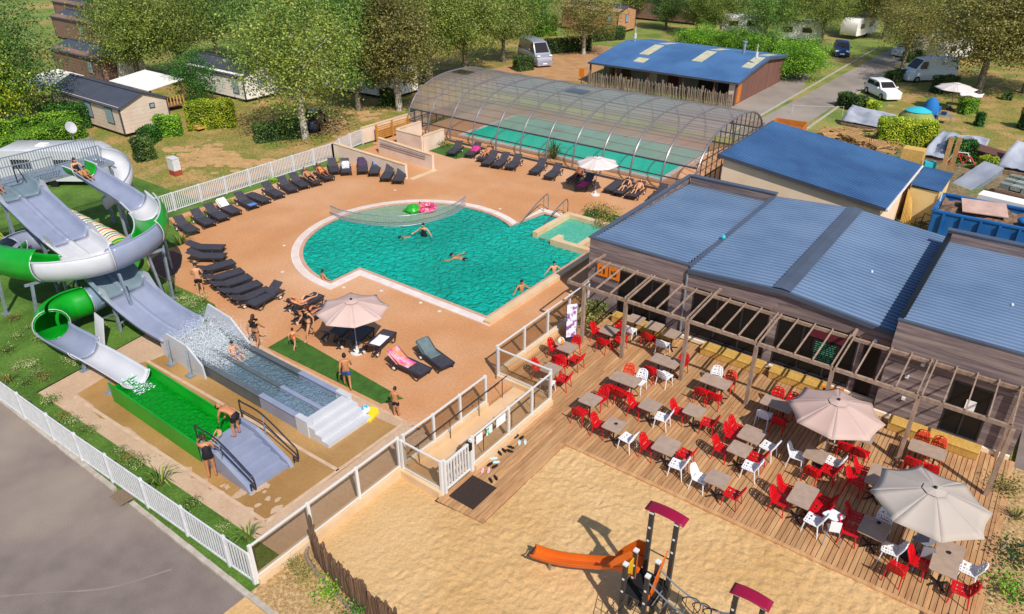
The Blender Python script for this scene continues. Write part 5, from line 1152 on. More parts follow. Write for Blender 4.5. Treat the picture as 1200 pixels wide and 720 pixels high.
for k in range(4): MB().box(-18.24 if k == 0 else -17.95 + (k - 1) * .33, TY0 + .17 if k == 0 else TY0 - .02, -.02, -17.95 + k * .33, TY1 - .17 if k == 0 else TY1 + .02, .62 - k * .155).build('step', 'slide_white', tr, world=True)
MB().box(-18.6, TY0 - .06, -.02, -17.96, TY0 + .16, .68).build('end_block', 'slide_white', tr, world=True); MB().box(-18.6, TY1 - .16, -.02, -17.96, TY1 + .05, .68).build('end_block', 'slide_white', tr, world=True)
near = [(-27.1, -.01), (-27.1, .62), (-26.45, 1.25), (-25.0, 1.2), (-24.15, .6), (-24.1, -.01)]
far = [(-27.3, -.01), (-27.3, .7), (-26.75, 1.55), (-25.2, 1.4), (-24.2, .6), (-24.1, -.01)]
for poly, y, l in ((near, 11.92, 'near'), (far, 14.1, 'far')):
    b = MB(); n = len(poly); b.add([(x, y, z) for x, z in poly] + [(x, y + .07, z) for x, z in poly], [tuple(range(n)), tuple(range(2 * n - 1, n - 1, -1))] + [(i, n + i, n + (i + 1) % n, (i + 1) % n) for i in range(n)])
    b.build('splash_panel', 'slide_white', tr, world=True)
for x in (-26.3, -24.9): MB().bar((x - .05, 11.86, 1.0), (x + .1, 11.72, .02), .1, .06).box(x - .05, 11.55, 0, x + .3, 11.85, .04).build('panel_strut', 'galv', tr, world=True)
# splash: foam body and drops
b = MB(); nx, ny = 90, 44; rs = np.random.RandomState(3); vs_ = []
for j in range(ny + 1):
    for i in range(nx + 1):
        u, v = i / nx, j / ny; x = -27.1 + 4.0 * u; y = TY0 + .15 + 1.68 * v
        hump = math.exp(-((u - .2) / .18) ** 2) * (.15 + .35 * v)
        vs_.append((x, y, .36 + hump * (1 + .4 * rs.randn() * .35) + (.05 * rs.rand() if u < .8 else 0) - (.03 if u > .9 else 0)))
b.add(vs_, [(j * (nx + 1) + i, j * (nx + 1) + i + 1, (j + 1) * (nx + 1) + i + 1, (j + 1) * (nx + 1) + i) for j in range(ny) for i in range(nx) if rs.rand() < 1.1 - 1.0 * max(i / nx - .4, 0) - 1.2 * max(.25 - i / nx, 0)])
b.build('splash_foam', 'foam_film', smooth=True, kind='stuff', label='white splash of foam at the foot of the twin-lane slide', cat='splash')
b = MB(); rs = np.random.RandomState(9)
for i in range(20000):
    r_ = rs.rand(); x = -27.4 + 4.2 * rs.beta(2, 2.6); y = TY0 + .0 + 2.15 * rs.rand(); z = .45 + 1.05 * rs.beta(1.1, 2.6) * (.5 + .7 * (y - TY0) / 2)
    if i > 19000: x, y, z = -26.9 + 2.8 * rs.rand(), 14.3 + 1.0 * rs.rand() ** 2, .02 + .5 * rs.rand()
    s = .003 + .011 * rs.rand() ** 2; b.add([(x + s, y, z), (x - s, y + s, z), (x - s, y - s, z), (x, y, z + 1.6 * s)], [(0, 1, 2), (0, 3, 1), (1, 3, 2), (2, 3, 0)])
b.build('splash_drops', 'foam', kind='stuff', label='spray of water drops above the splash foam', cat='splash')
# --- body slide (winding trough)
body = thing('winding_slide', 'winding green, white and lilac body slide curling under the tower', 'water slide', (-34, 12.8, 0))
BP = [(-40.2, 15.85, 4.0), (-39.2, 15.9, 3.95), (-37.6, 15.98, 3.6), (-36, 16.08, 3.3), (-34.6, 16.05, 3.0), (-33.1, 15.7, 2.8), (-31.8, 14.8, 2.62), (-31.2, 13.5, 2.5), (-31.4, 12.2, 2.36), (-32.3, 11.2, 2.22), (-33.5, 10.6, 2.08), (-35, 10.25, 1.95), (-36.5, 10.3, 1.85), (-37.6, 11.0, 1.75), (-37.9, 12.0, 1.7), (-37.2, 12.95, 1.55), (-35.8, 13.2, 1.2), (-33.9, 13.3, .8), (-32.8, 13.05, .62), (-32.2, 12.3, .54), (-32.05, 11.5, .5), (-32.15, 10.7, .48), (-31.85, 10.0, .47), (-31.2, 9.6, .47), (-30.4, 9.5, .47), (-28.8, 9.6, .47), (-26.9, 9.72, .47), (-25.1, 9.78, .44)]
NB = 8; BPs = smooth_path(BP, NB)
def arcsec(r, aL, aR, n=18): return [(r * math.sin(a), r - r * math.cos(a)) for a in [R(-aL) + R(aL + aR) * k / n for k in range(n + 1)]]
# control spans: (from point, to point, colour, angle on left, angle on right, radius)
spans = [(0, 1, 'slide_green', 95, 95, .6), (1, 3.6, 'lilac', 88, 88, .6), (3.6, 4.4, 'slide_white', 105, 88, .66), (4.4, 6.2, 'slide_green', 138, 80, .76), (6.2, 7.7, 'lilac', 128, 82, .78), (7.7, 9.7, 'slide_white', 118, 84, .78), (9.7, 13.0, 'slide_green', 165, 95, .8), (13.0, 14.5, 'lilac', 170, 170, .55), (14.5, 17.4, 'blue_grey', 178, 178, .52), (17.4, 20.0, 'blue_grey', 178, 178, .6), (20.0, 23.3, 'slide_green', 174, 174, .66), (23.3, 25.2, 'lilac', 90, 84, .62), (25.2, 27, 'slide_white', 80, 80, .56)]
for a, c, mt, aL, aR, r in spans:
    seg = BPs[int(a * NB):int(c * NB) + 1]; b = sweep(MB(), seg, [arcsec(r, aL, aR)] * len(seg)); o = b.build('slide_section', mt, body, True, world=True); solid(o, .04, 1)
    # seam flange at the lower end, pale rim on the open edges
    fl = sweep(MB(), [seg[-1], (Vector(seg[-1]) + (Vector(seg[-1]) - Vector(seg[-2])) * .25)], [arcsec(r + .05, aL, aR)] * 2); o = fl.build('flange', 'slide_white', body, True, world=True); solid(o, .03, 1)
    if aL < 160:
        for k, sgn in ((0, -1), (-1, 1)):
            P = [Vector(p) for p in seg]; line = []
            for i, p in enumerate(P):
                d = P[min(i + 1, len(P) - 1)] - P[max(i - 1, 0)]; d.z *= .5; d.normalize(); lat = d.cross(Vector((0, 0, 1))).normalized(); up = lat.cross(d); u, v = arcsec(r, aL, aR)[k]; line.append(p + lat * u + up * v)
            MB().tube(line, .035, 5).build('rim', mt if mt != 'slide_green' else 'slide_white', body, True, world=True)
for (x, y, z, lean) in ((-30.94, 14.39, 2.75, -.25), (-33.07, 9.64, 2.3, .3), (-36.1, 9.5, 2.0, .2), (-33.05, 11.2, 2.4, 0), (-30.2, 12.6, 2.6, -.2), (-34.2, 16.6, 3.0, 0), (-37.5, 16.3, 3.5, 0), (-28.6, 9.35, .5, .1), (-26.3, 9.2, .4, .1), (-31.4, 14.95, 2.7, .1)):
    MB().bar((x, y, -.05), (x + lean * .4, y + lean, z), .13, .1).box(x - .16, y - .16, -.04, x + .16, y + .16, 0).build('support', 'galv', body, world=True)
for x, y, z in ((-30.94, 14.39, 2.72), (-33.07, 10.0, 2.28)): MB().bar((x, y - .3, z), (x, y + .5, z - .05), .1).build('bracket', 'galv', body, world=True)
# green splash pool with steps
gp = thing('green_splash_pool', 'bright green trough pool at the end of the winding slide', 'splash pool', (-22.5, 9.8, 0))
gx0, gx1, gy0, gy1 = -25.6, -19.85, 9.0, 10.55
for s, ya, yb in ((0, gy0, gy0 + .22), (1, gy1, gy1 - .22)):
    MB().add([(gx0, ya, .82), (gx1, ya, .78), (gx1, yb, .2), (gx0, yb, .2), (gx0, ya, -.02), (gx1, ya, -.02)], [(0, 1, 2, 3), (4, 5, 1, 0)]).build('side_wall', 'pool_green', gp, world=True)
    MB().bar((gx0, ya, .83), (gx1, ya, .79), .07, .04).build('rim', 'pool_green', gp, world=True)
MB().add([(gx0, gy0, -.02), (gx0, gy1, -.02), (gx0, gy1, .6), (gx0, gy0, .6)], [(0, 1, 2, 3)]).build('end_wall', 'pool_green', gp, world=True)
MB().box(gx0, gy0 + .05, .0, gx1, gy1 - .05, .2).build('floor', 'pool_green', gp, world=True)
MB().add([(gx0, gy0 + .13, .5), (gx1, gy0 + .13, .5), (gx1, gy1 - .13, .5), (gx0, gy1 - .13, .5)], [(0, 1, 2, 3)]).build('water', 'green_water', gp, world=True)
b = MB(); rs = np.random.RandomState(2)
for i in range(420):
    x, y = -25.9 + 1.5 * rs.rand() ** 1.4, 9.45 + .7 * rs.rand(); r_ = .012 + .022 * rs.rand(); z = .52 + .05 * rs.rand()
    b.add([(x + r_ * math.cos(a) * (.6 + .6 * rs.rand()), y + r_ * math.sin(a) * (.6 + .6 * rs.rand()), z) for a in [6.283 * k / 6 for k in range(6)]], [(0, 1, 2, 3, 4, 5)])
b.build('outflow_foam', 'foam', gp, world=True, kind='stuff')
stp = thing('exit_steps', 'lilac moulded exit steps with dark handrails at the green pool', 'steps', (-18.5, 9.9, 0))
for k in range(5): MB().box(-17.72 - k * .42 if k < 4 else -19.84, gy0 + .18, -.01, -17.3 - k * .42, gy1 + .05, .13 + k * .135).build('step', 'lilac', stp, world=True)
for y in (gy0 + .1, gy1 + .13):
    b = MB(); poly = [(-19.84, -.01), (-19.84, .84), (-18.9, .84), (-17.35, .22), (-17.2, -.01)]; n = 5
    b.add([(x, y - .07, z) for x, z in poly] + [(x, y + .07, z) for x, z in poly], [tuple(range(n)), tuple(range(2 * n - 1, n - 1, -1))] + [(i, n + i, n + (i + 1) % n, (i + 1) % n) for i in range(n)]); b.build('cheek', 'lilac', stp, world=True)
    yy = y + (.0 if y < 10 else .12)
    MB().tube(smooth_path([(-19.9, yy, .5), (-19.9, yy, 1.45), (-19.7, yy, 1.5), (-18.6, yy, 1.5), (-17.2, yy, .95), (-16.95, yy, .8), (-16.95, yy, .4), (-17.2, yy, .4), (-17.2, yy, .15)], 4), .028, 8).build('handrail', 'dark_metal', stp, True, world=True)
    MB().tube([(-19.85, yy, 1.1), (-18.6, yy, 1.15), (-17.0, yy, .55)], .022, 6).build('lower_rail', 'dark_metal', stp, True, world=True)
    MB().tube([(-18.6, yy, 1.5), (-18.6, yy, .2)], .025, 6).build('rail_post', 'galv', stp, True, world=True)
# --- tower platform
tw = thing('slide_tower', 'galvanised steel slide tower platform with picket railings', 'tower', (-42.5, 14.5, 0))
TX0, TX1, TYA, TYB, TZ = -42.7, -40.9, 10.6, 18.2, 3.95
MB().box(TX0, TYA, TZ - .16, TX1, TYB, TZ).build('deck', 'galv', tw, world=True)
for x in (TX0 + .15, TX1 - .15):
    for y in (TYA + .2, 14.4, TYB - .2):
        MB().bar((x, y, -.05), (x, y, TZ - .16), .16).build('column', 'galv', tw, world=True)
pk = MB().box(-.015, -.015, 0, .015, .015, 1.05).mesh('picket')
def trail(a, c, step=.13):
    a = Vector(a); c = Vector(c); n = round((c - a).length / step)
    for k in range(n + 1): inst(pk, 'picket', 'galv', tw, loc=a.lerp(c, k / n) - tw.location)
    for z in (.05, 1.05): MB().bar(a + Vector((0, 0, z)), c + Vector((0, 0, z)), .05).build('rail', 'galv', tw, world=True)
trail((TX0, TYA, TZ), (TX0, TYB, TZ)); trail((TX0, TYA, TZ), (TX1, TYA, TZ)); trail((TX1, 13.75, TZ), (TX1, 15.2, TZ)); trail((TX1, TYA, TZ), (TX1, 11.7, TZ)); trail((TX1, 16.7, TZ), (TX1, 17.6, TZ))
for y in (12.0, 13.5): MB().tube(smooth_path([(-41.5, y, TZ), (-41.4, y, TZ + .85), (-40.9, y, TZ + .9), (-40.4, y, TZ + .35)], 5), .03, 6).build('grab_rail', 'dark_metal', tw, True, world=True)
MB().bar((-41.0, 11.7, 5.0), (-41.0, 13.8, 5.0), .05).build('grab_bar', 'galv', tw, world=True)
for y in (TYA, 14.4, TYB): MB().bar((TX1 - .2, y + .2 if y < 18 else y - .2, .2), (TX0 + .2, y + .2 if y < 18 else y - .2, TZ - .3), .06).build('brace', 'galv', tw, world=True)
for k in range(14): MB().box(TX0 - .3 - k * .3, TYA + .2, TZ - .22 - k * .27, TX0 - k * .3, TYA + 1.4, TZ - .17 - k * .27).build('stair_tread', 'galv', tw, world=True)
# --- white curved children's chute and striped tunnel
ch = thing('curved_chute', 'white curved chute winding down from the far side of the tower', 'water slide', (-40, 18.5, 0))
CPt = smooth_path([(-42.2, 17.9, 3.75), (-41.5, 18.4, 3.55), (-40.6, 18.4, 3.1), (-39.9, 17.9, 2.65), (-39.6, 17.2, 2.25), (-39.7, 16.6, 1.95)], 6)
b = sweep(MB(), CPt, [arcsec(.5, 125, 70)] * len(CPt)); solid(b.build('chute', 'slide_white', ch, True, world=True), .04, 1)
P = [Vector(p) for p in CPt]; line = []
for i, p in enumerate(P):
    d = P[min(i + 1, len(P) - 1)] - P[max(i - 1, 0)]; d.z *= .5; d.normalize(); lat = d.cross(Vector((0, 0, 1))).normalized(); up = lat.cross(d); u, v = arcsec(.5, 125, 70)[0]; line.append(p + lat * u + up * v)
MB().tube(line, .035, 5).build('rim', 'galv', ch, True, world=True)
for x, y, z in ((-40.7, 18.7, 2.9), (-39.5, 17.7, 2.3)): MB().bar((x, y, -.05), (x, y, z), .12).build('support', 'galv', ch, world=True)
tn = thing('striped_tunnel', 'white tunnel with coloured rings and green striped ends beneath the slides', 'tunnel slide', (-39, 15.5, 0))
M('tunnel_white', '#e6e0d4', rough=.5); RC = [M('ring_red', '#b8343c', rough=.5), M('ring_yellow', '#d8b63a', rough=.5), M('ring_navy', '#3b3f58', rough=.5), M('ring_green', '#3b9a3a', rough=.5)]
TPt = smooth_path([(-43.5, 15.4, 1.1), (-41.5, 15.5, 1.0), (-39.5, 15.55, .9), (-37.6, 15.6, .8), (-36.2, 15.4, .7), (-35.6, 15.0, .65)], 6)
MB().tube(TPt[:22], .66, 20, cap=False).build('tube', 'tunnel_white', tn, True, world=True); MB().tube(TPt[21:], .69, 20).build('tube', 'ring_green', tn, True, world=True)
for k in range(1, 31):
    i = k * (len(TPt) - 1) / 31; p = Vector(TPt[int(i)]).lerp(Vector(TPt[min(int(i) + 1, len(TPt) - 1)]), i - int(i)); d = (Vector(TPt[min(int(i) + 1, len(TPt) - 1)]) - Vector(TPt[int(i)])).normalized()
    MB().tube([p - d * .03, p + d * .03], .685 if i < 21 else .71, 20).build('ring', RC[k % 4] if i < 21 else RC[1 if k % 2 else 3], tn, True, world=True)
for x in (-42.5, -40, -37.5): MB().bar((x, 15.5, -.05), (x, 15.5, .4), .14).build('foot', 'galv', tn, world=True)
M('play_stripe', '#d8c23a', rough=.5)
t2 = thing('striped_tunnel', 'green tunnel with yellow stripes at the left edge under the tower', 'tunnel slide', (-42.5, 11.5, 0))
T2 = smooth_path([(-44.5, 11.4, 1.2), (-43, 11.6, 1.1), (-41.6, 11.4, 1.0), (-40.4, 10.9, .9)], 6); MB().tube(T2, .75, 18).build('tube', 'ring_green', t2, True, world=True)
for k in range(1, 9):
    i = k * 2; p = Vector(T2[i]); d = (Vector(T2[i + 1]) - p).normalized(); MB().tube([p - d * .04, p + d * .04], .775, 18).build('ring', 'play_stripe', t2, True, world=True)
MB().bar((-43, 11.5, -.05), (-43, 11.5, .45), .14).bar((-41, 11.2, -.05), (-41, 11.2, .35), .14).build('foot', 'galv', t2, world=True)
# yellow float with blue ball, electric box
p = at(530 / 4 + 300, 505 / 4 + 360); t = thing('float_mat', 'yellow foam float left beside the white trough steps', 'float', (p.x, p.y, 0), rz=.3)
MB().prism([(-.28, -.4), (.28, -.4), (.3, .2), (.15, .4), (-.15, .4), (-.3, .2)], .002, .07).build('mat', M('yellow_foam', '#f0cf20', rough=.7), t)
MB().ball((p.x - .1, p.y - .05, .24), .17, 12).build('blue_ball', M('ball_blue', '#3f9fc8', '#e8f4f8', scale=7, rough=.4, contrast=(.48, .52)), label='blue and white ball lying on the yellow float', cat='ball', smooth=True)
p = at(206, 203); t = thing('service_box', 'pale grey service cabinet on a red brick base in the grass', 'cabinet', (p.x, p.y, -.1))
MB().box(-.35, -.25, .35, .35, .25, 1.15).build('box', 'white_metal', t); MB().box(-.38, -.27, 1.15, .38, .27, 1.2).build('lid', 'white_metal', t); MB().box(-.37, -.26, 0, .37, .26, .35).build('base', M('brick', '#a8482e', '#8f3c26', scale=9, rough=.9), t)
# ================================================================== playground
pg = thing('play_tower', 'playground tower with orange slide and dark red roof on the sand', 'playground', (-5, 12.5, 0))
M('play_post', '#3f3a3a', '#332e2e', scale=4, rough=.7, stretch=(6, 6, .6)); M('play_orange', '#e06a1c', '#d4611a', scale=1, rough=.3, spec=.5); M('play_yellow', '#dca818', rough=.45); M('play_red', '#96103a', '#880d34', scale=1, rough=.4); M('rope', '#3a3634', rough=.8); M('play_steel', '#9aa0a4', rough=.3, metal=.7)
def ppost(par, x, y, h): 
    MB().box(x - .055, y - .055, -.1, x + .055, y + .055, h).build('post', 'play_post', par, world=True); MB().box(x - .062, y - .062, h, x + .062, y + .062, h + .05).build('post_cap', 'white_plastic', par, world=True)
    for z in (h - .35, h - .8): MB().box(x - .07, y - .03, z, x - .055, y + .03, z + .05).box(x - .03, y - .07, z - .15, x + .03, y - .055, z - .1).build('bolt_cap', 'white_plastic', par, world=True)
for x in (-5.25, -4.58): ppost(pg, x, 12.85, 3.35)
for x, y in ((-5.42, 12.55), (-4.8, 12.55), (-5.42, 12.0), (-4.8, 12.0)): ppost(pg, x, y, 2.15)
def roof(par, x0, x1, yc, z):
    b = MB(); rows = []
    for i in range(9):
        u = i / 8; x = x0 + (x1 - x0) * u; rows.append([(x, yc - .19 + .01 * j * 4.2, z + .1 * math.sin(math.pi * (.12 + .75 * u)) ) for j in range(9)])
    o = b.loft(rows, closed=False).build('roof', 'play_red', par, True, world=True); solid(o, .03)
roof(pg, -5.42, -4.38, 12.95, 3.4)
MB().box(-5.5, 12.0, 1.15, -4.55, 12.95, 1.2).build('deck', 'rubber', pg, world=True)
MB().tube([(-5.25, 12.85, 2.1), (-4.58, 12.85, 2.1)], .018, 6).build('rail', 'rope', pg, True, world=True)
S = smooth_path([(-5.35, 12.75, 1.32), (-5.65, 12.72, 1.28), (-6.0, 12.66, 1.08), (-6.6, 12.58, .78), (-7.3, 12.46, .5), (-7.9, 12.36, .34), (-8.45, 12.26, .3)], 6)
def usec(w2, h): return [(-w2, h), (-w2 + .02, h), (-w2 + .04, .06), (-w2 + .1, 0), (w2 - .1, 0), (w2 - .04, .06), (w2 - .02, h), (w2, h)]
o = sweep(MB(), S, [usec(.22, .27 if i < 6 else .17) for i in range(len(S))]).build('slide', 'play_orange', pg, True, world=True); solid(o, .03, 0)
MB().tube([Vector(S[-1]) + Vector((0, .21, .14)), Vector(S[-1]) + Vector((-.05, 0, 0)), Vector(S[-1]) + Vector((0, -.21, .14))], .02, 6).build('slide_lip', 'black', pg, True, world=True)
for sy in (-.24, .24):
    b = MB().add([(-5.35, 12.75 + sy, 1.2), (-5.35, 12.75 + sy, 2.1), (-5.6, 12.75 + sy, 2.05), (-5.95, 12.72 + sy, 1.6), (-6.2, 12.7 + sy, 1.15)], [(0, 1, 2, 3, 4)]); solid(b.build('slide_hood', 'play_orange', pg, world=True), .03)
MB().bar((-7.9, 12.36, -.1), (-7.9, 12.36, .3), .06).build('slide_foot', 'play_steel', pg, world=True)
for tri, mt in (([(-5.46, 12.58, 1.2), (-5.46, 12.0, 1.9), (-5.46, 12.58, 1.95)], 'play_yellow'), ([(-5.46, 12.0, .3), (-5.46, 12.0, 1.15), (-5.46, 12.25, 1.1)], 'play_yellow'), ([(-4.76, 12.05, 1.15), (-4.76, 12.5, 1.2), (-4.7, 12.85, 2.35), (-4.72, 12.45, 1.9)], 'play_orange')):
    b = MB().add(tri, [tuple(range(len(tri)))]); solid(b.build('side_panel', mt, pg, world=True), .03)
# ropes: net under the tower and rope bridge to the second tower
b = MB()
for k in range(5): b.tube([(-5.42 + .155 * k, 12.0, 1.15), (-5.9 + .26 * k, 11.3, -.05)], .012, 5)
for k in range(5):
    u = k / 5; b.tube([(-5.42 - .48 * u, 12.0 - .7 * u, 1.15 - 1.2 * u), (-4.8 + .0 * u, 12.0 - .7 * u, 1.15 - 1.2 * u)], .012, 5)
b.build('climbing_net', 'rope', pg, True, world=True, kind='stuff')
br = thing('rope_bridge', 'hanging rope bridge with ring netting between the play towers', 'rope bridge', (-3.7, 12.4, 0))
for y, z0 in ((12.55, 1.95), (12.0, 1.95)):
    MB().tube(smooth_path([(-4.75, y, z0), (-4.2, y, z0 - .28), (-3.6, y, z0 - .42), (-3.1, y, z0 - .36), (-2.72, y, z0 - .15)], 5), .022, 6).build('hand_rope', 'play_steel', br, True, world=True)
for k in range(9):
    x = -4.6 + k * .22; MB().tube([(x, 12.0, 1.3 - .25 * math.sin(math.pi * (k + .5) / 9)), (x, 12.55, 1.3 - .25 * math.sin(math.pi * (k + .5) / 9))], .018, 6).build('rung', 'play_steel', br, True, world=True)
    MB().tube([(x, 12.55, 1.72 - .2 * math.sin(math.pi * k / 8)), (x, 12.55, 1.3 - .25 * math.sin(math.pi * (k + .5) / 9))], .01, 5).build('hanger', 'rope', br, True, world=True)
for k in range(9):
    x = -3.95 + k * .14; c = Vector((x, 12.0 + .55 * (k % 2), 1.35)); MB().tube([c + Vector((.24 * math.cos(a), .05 * math.sin(2 * a), .24 * math.sin(a))) for a in [2 * math.pi * j / 16 for j in range(16)]], .014, 5, closed=True).build('rope_ring', 'rope', br, True, world=True)
p2 = thing('play_tower', 'second playground tower with dark red roof at the bottom edge', 'playground', (-2.4, 12.2, 0))
for x, y, h in ((-2.72, 12.2, 2.85), (-2.1, 12.2, 2.85), (-2.62, 11.8, 2.35), (-2.05, 11.7, 2.3)): ppost(p2, x, y, h)
roof(p2, -2.85, -1.95, 12.25, 2.9); MB().box(-2.75, 11.6, 1.1, -2.0, 12.3, 1.15).build('deck', 'rubber', p2, world=True)
for k in range(3): MB().tube([Vector((-2.35, 12.2, 2.0)) + Vector((.2 * math.cos(a) + .1 * k, .03 * math.sin(a), .28 * math.sin(a))) for a in [2 * math.pi * j / 14 for j in range(14)]], .014, 5, closed=True).build('rope_ring', 'rope', p2, True, world=True)
# ================================================================== people in the scene
def G(px, py, z=0): p = at(px, py, z); return (p.x, p.y, z)
away = YAW  # facing away from the camera
person('look_down', 'man in dark trunks standing by the lounger block, back turned', G(236, 346), YAW + .2, 1.0, 'skin_b', 'trunks', 'cloth_black')
person('walk', 'woman in black bikini walking beside the splash wall', G(303, 409), YAW - .2, .97, 'skin_a', 'bikini', 'cloth_black', 'hair_brown', True)
person('walk', 'woman in black bikini striding beside the pink parasol', G(364, 398), YAW + 2.4, .97, 'skin_b', 'bikini', 'cloth_black', 'hair_brown', True)
person('walk', 'small child in red and orange swimwear on the turf strip', G(346, 410), YAW - .3, .62, 'skin_b', 'swimsuit', 'cloth_red', 'hair_dark')
person('walk', 'boy in blue trunks walking at the edge of the turf strip', G(408, 455), YAW + .3, .93, 'skin_a', 'trunks', 'cloth_blue', 'hair_dark')
person('look_down', 'young boy in black trunks at the corner of the turf strip', G(465, 488), YAW - .2, .76, 'skin_a', 'trunks', 'cloth_black', 'hair_dark')
person('reach', 'woman in black swimsuit reaching over the green pool wall', G(250, 560), YAW + .45, .99, 'skin_a', 'swimsuit', 'cloth_black', 'hair_brown')
person('bend', 'man in black trunks bending down on top of the exit steps', (-19.3, 10.15, .68), YAW + 1.2, 1.0, 'skin_a', 'trunks', 'cloth_black')
person('sit', 'small child sitting before the bending man at the green pool', (-19.75, 9.75, .62), YAW + 2.8, .5, 'skin_b', 'trunks', 'cloth_teal')
person('sit', 'boy shooting out of the splash at the twin-lane slide foot', (-24.2, 13.4, .22), -math.pi / 2, .85, 'skin_b', 'trunks', 'cloth_blue')
person('sit', 'woman in dark swimsuit sitting at the top of the winding slide', (-40.1, 15.9, 4.03), -math.pi / 2, .98, 'skin_b', 'swimsuit', 'cloth_black', 'hair_brown', True)
person('sit', 'child sliding in front of the woman at the winding slide top', (-39.3, 15.92, 3.98), -math.pi / 2, .72, 'skin_a', 'trunks', 'cloth_black')
person('sit', 'child in pink top sitting at the top of the twin-lane slide', (-40.7, 12.25, 4.05), -math.pi / 2, .8, 'skin_a', 'shirt', 'cloth_pink', 'hair_brown')
def W(px, py, z): p = at(px, py, -.03); return (p.x, p.y, z)
person('wade', 'woman in black swimsuit standing in the pool by the curved railing', W(497, 277, -.9), YAW + 2.8, .98, 'skin_b', 'swimsuit', 'cloth_black')
person('float', 'swimmer with raised arm left of the woman at the railing', G(482, 279, -.12), YAW + 1.9, .95, 'skin_a', 'trunks', 'cloth_blue')
person('float', 'swimmer in dark trunks floating in the middle of the pool', G(542, 304, -.06), YAW + 1.1, .98, 'skin_a', 'trunks', 'cloth_black')
person('wade', 'boy sitting in the water at the left corner of the pool', W(379, 329, -.7), YAW - .9, .75, 'skin_a', 'trunks', 'cloth_blue')
person('wade', 'bather leaning at the right pool rim nearest the terrace', W(611, 341, -1.0), YAW + 3.6, .92, 'skin_a', 'trunks', 'cloth_black')
person('wade', 'bather whose head shows beside the dark restaurant corner', W(649, 318, -1.0), YAW + 3.4, .9, 'skin_b', 'trunks', 'cloth_black')
person('sit', 'toddler sitting in the pink ring in the shallow basin', G(492, 246, .0), YAW + 2.5, .55, 'skin_b', 'trunks', 'cloth_pink')
def lying(key, label, skin, wear, wm, sc=.98, hair='hair_dark'):
    x, y, a, bk = LOC[key]; person('lie', label, (x, y, -.02), a, sc, skin, wear, wm, hair)
lying('f9', 'sunbather on the tenth lounger of the fence row', 'skin_a', 'trunks', 'cloth_black'); lying('f10', 'sunbather in bright print on the eleventh lounger of the fence row', 'skin_c', 'swimsuit', 'cloth_red'); lying('o0', 'sunbather with bent knees on a lounger by the pool corner', 'skin_b', 'bikini', 'cloth_red', .98, 'hair_brown'); lying('o1', 'sunbather in black beside the striding woman and the parasol', 'skin_a', 'swimsuit', 'cloth_black')
lying('e2', 'sunbather on the third lounger along the enclosure', 'skin_a', 'trunks', 'cloth_red'); lying('e8', 'sunbather in the shade of the white parasol', 'skin_c', 'trunks', 'cloth_black'); lying('e11', 'sunbather in dark clothes on a lounger right of the white parasol', 'skin_b', 'swimsuit', 'cloth_black'); lying('e12', 'sunbather on the lounger nearest the dark roof corner', 'skin_b', 'trunks', 'cloth_black')
# pool toys
p = at(500, 246, 0); t = thing('swim_ring', 'large pink patterned inflatable ring in the shallow basin', 'inflatable', (p.x, p.y, .04))
M('ring_pink', '#d83a6c', '#f0b0c0', scale=9, rough=.35, contrast=(.55, .6)); MB().tube([(.5 * math.cos(a), .5 * math.sin(a), .08) for a in [2 * math.pi * k / 24 for k in range(24)]], .16, 10, closed=True).build('ring', 'ring_pink', t, True)
p = at(484, 248, 0); t = thing('inflatable_turtle', 'bright green inflatable float beside the pink ring', 'inflatable', (p.x, p.y, .0))
M('float_green', '#2fae2f', '#1f8f28', scale=6, rough=.35); MB().lathe([(.02, -.02), (.42, .02), (.46, .15), (.36, .32), (.2, .42), (.02, .46)], 16).build('shell', 'float_green', t, True)
for a in (.6, 2.2, 3.8, 5.4): MB().tube([(.4 * math.cos(a), .4 * math.sin(a), .1), (.6 * math.cos(a), .6 * math.sin(a), .08)], [.12, .07], 8).build('flipper', 'float_green', t, True)
# bags and clutter by the parasol
p = at(363, 371); t = thing('beach_bag', 'bright red and purple beach bag next to the pink parasol', 'bag', (p.x, p.y, .0)); M('bag_red', '#c81e3a', '#6a2a8a', scale=6, rough=.7, contrast=(.48, .55)); MB().loft([[(.22 * s * math.cos(a), .14 * s * math.sin(a), z) for a in [2 * math.pi * k / 12 for k in range(12)]] for s, z in ((1, 0), (1.15, .15), (1.05, .36), (.9, .38))]).build('body', 'bag_red', t, True); MB().tube([(-.12, 0, .36), (-.08, 0, .55), (.08, 0, .55), (.12, 0, .36)], .014, 5).build('strap', 'bag_red', t, True)
# ================================================================== vegetation
random.seed(61); RS = np.random.RandomState(61)
leafmat('leaf_yellow', '#526826', '#788a34', '#a0aa4e'); leafmat('leaf_green', '#3f6224', '#5c8032', '#86a248'); leafmat('leaf_dark', '#2c4420', '#436028', '#637c36'); leafmat('leaf_brown', '#60622e', '#827e3c', '#a49a54'); leafmat('leaf_bright', '#447018', '#6aa020', '#9cc23a'); leafmat('leaf_lime', '#6c8c18', '#a2b624', '#c8cc3c'); leafmat('leaf_deep', '#245016', '#3a6c22', '#568a30')
M('bark', '#8a8070', '#5f564a', scale=5, rough=.95, bump=.4, bscale=20); M('bark_pale', '#c0b8aa', '#8f8678', scale=5, rough=.9, bump=.3, bscale=16)
def quads(C, Nn, S, asp=.62):
    n = len(C); A = np.cross(Nn, RS.randn(n, 3)); A /= np.linalg.norm(A, axis=1)[:, None] + 1e-9; B = np.cross(Nn, A); S = S[:, None]
    # a leaf spray: pointed quad
    V = np.stack([C - A * S, C - B * S * asp, C + A * S, C + B * S * asp], 1).reshape(-1, 3)
    return V
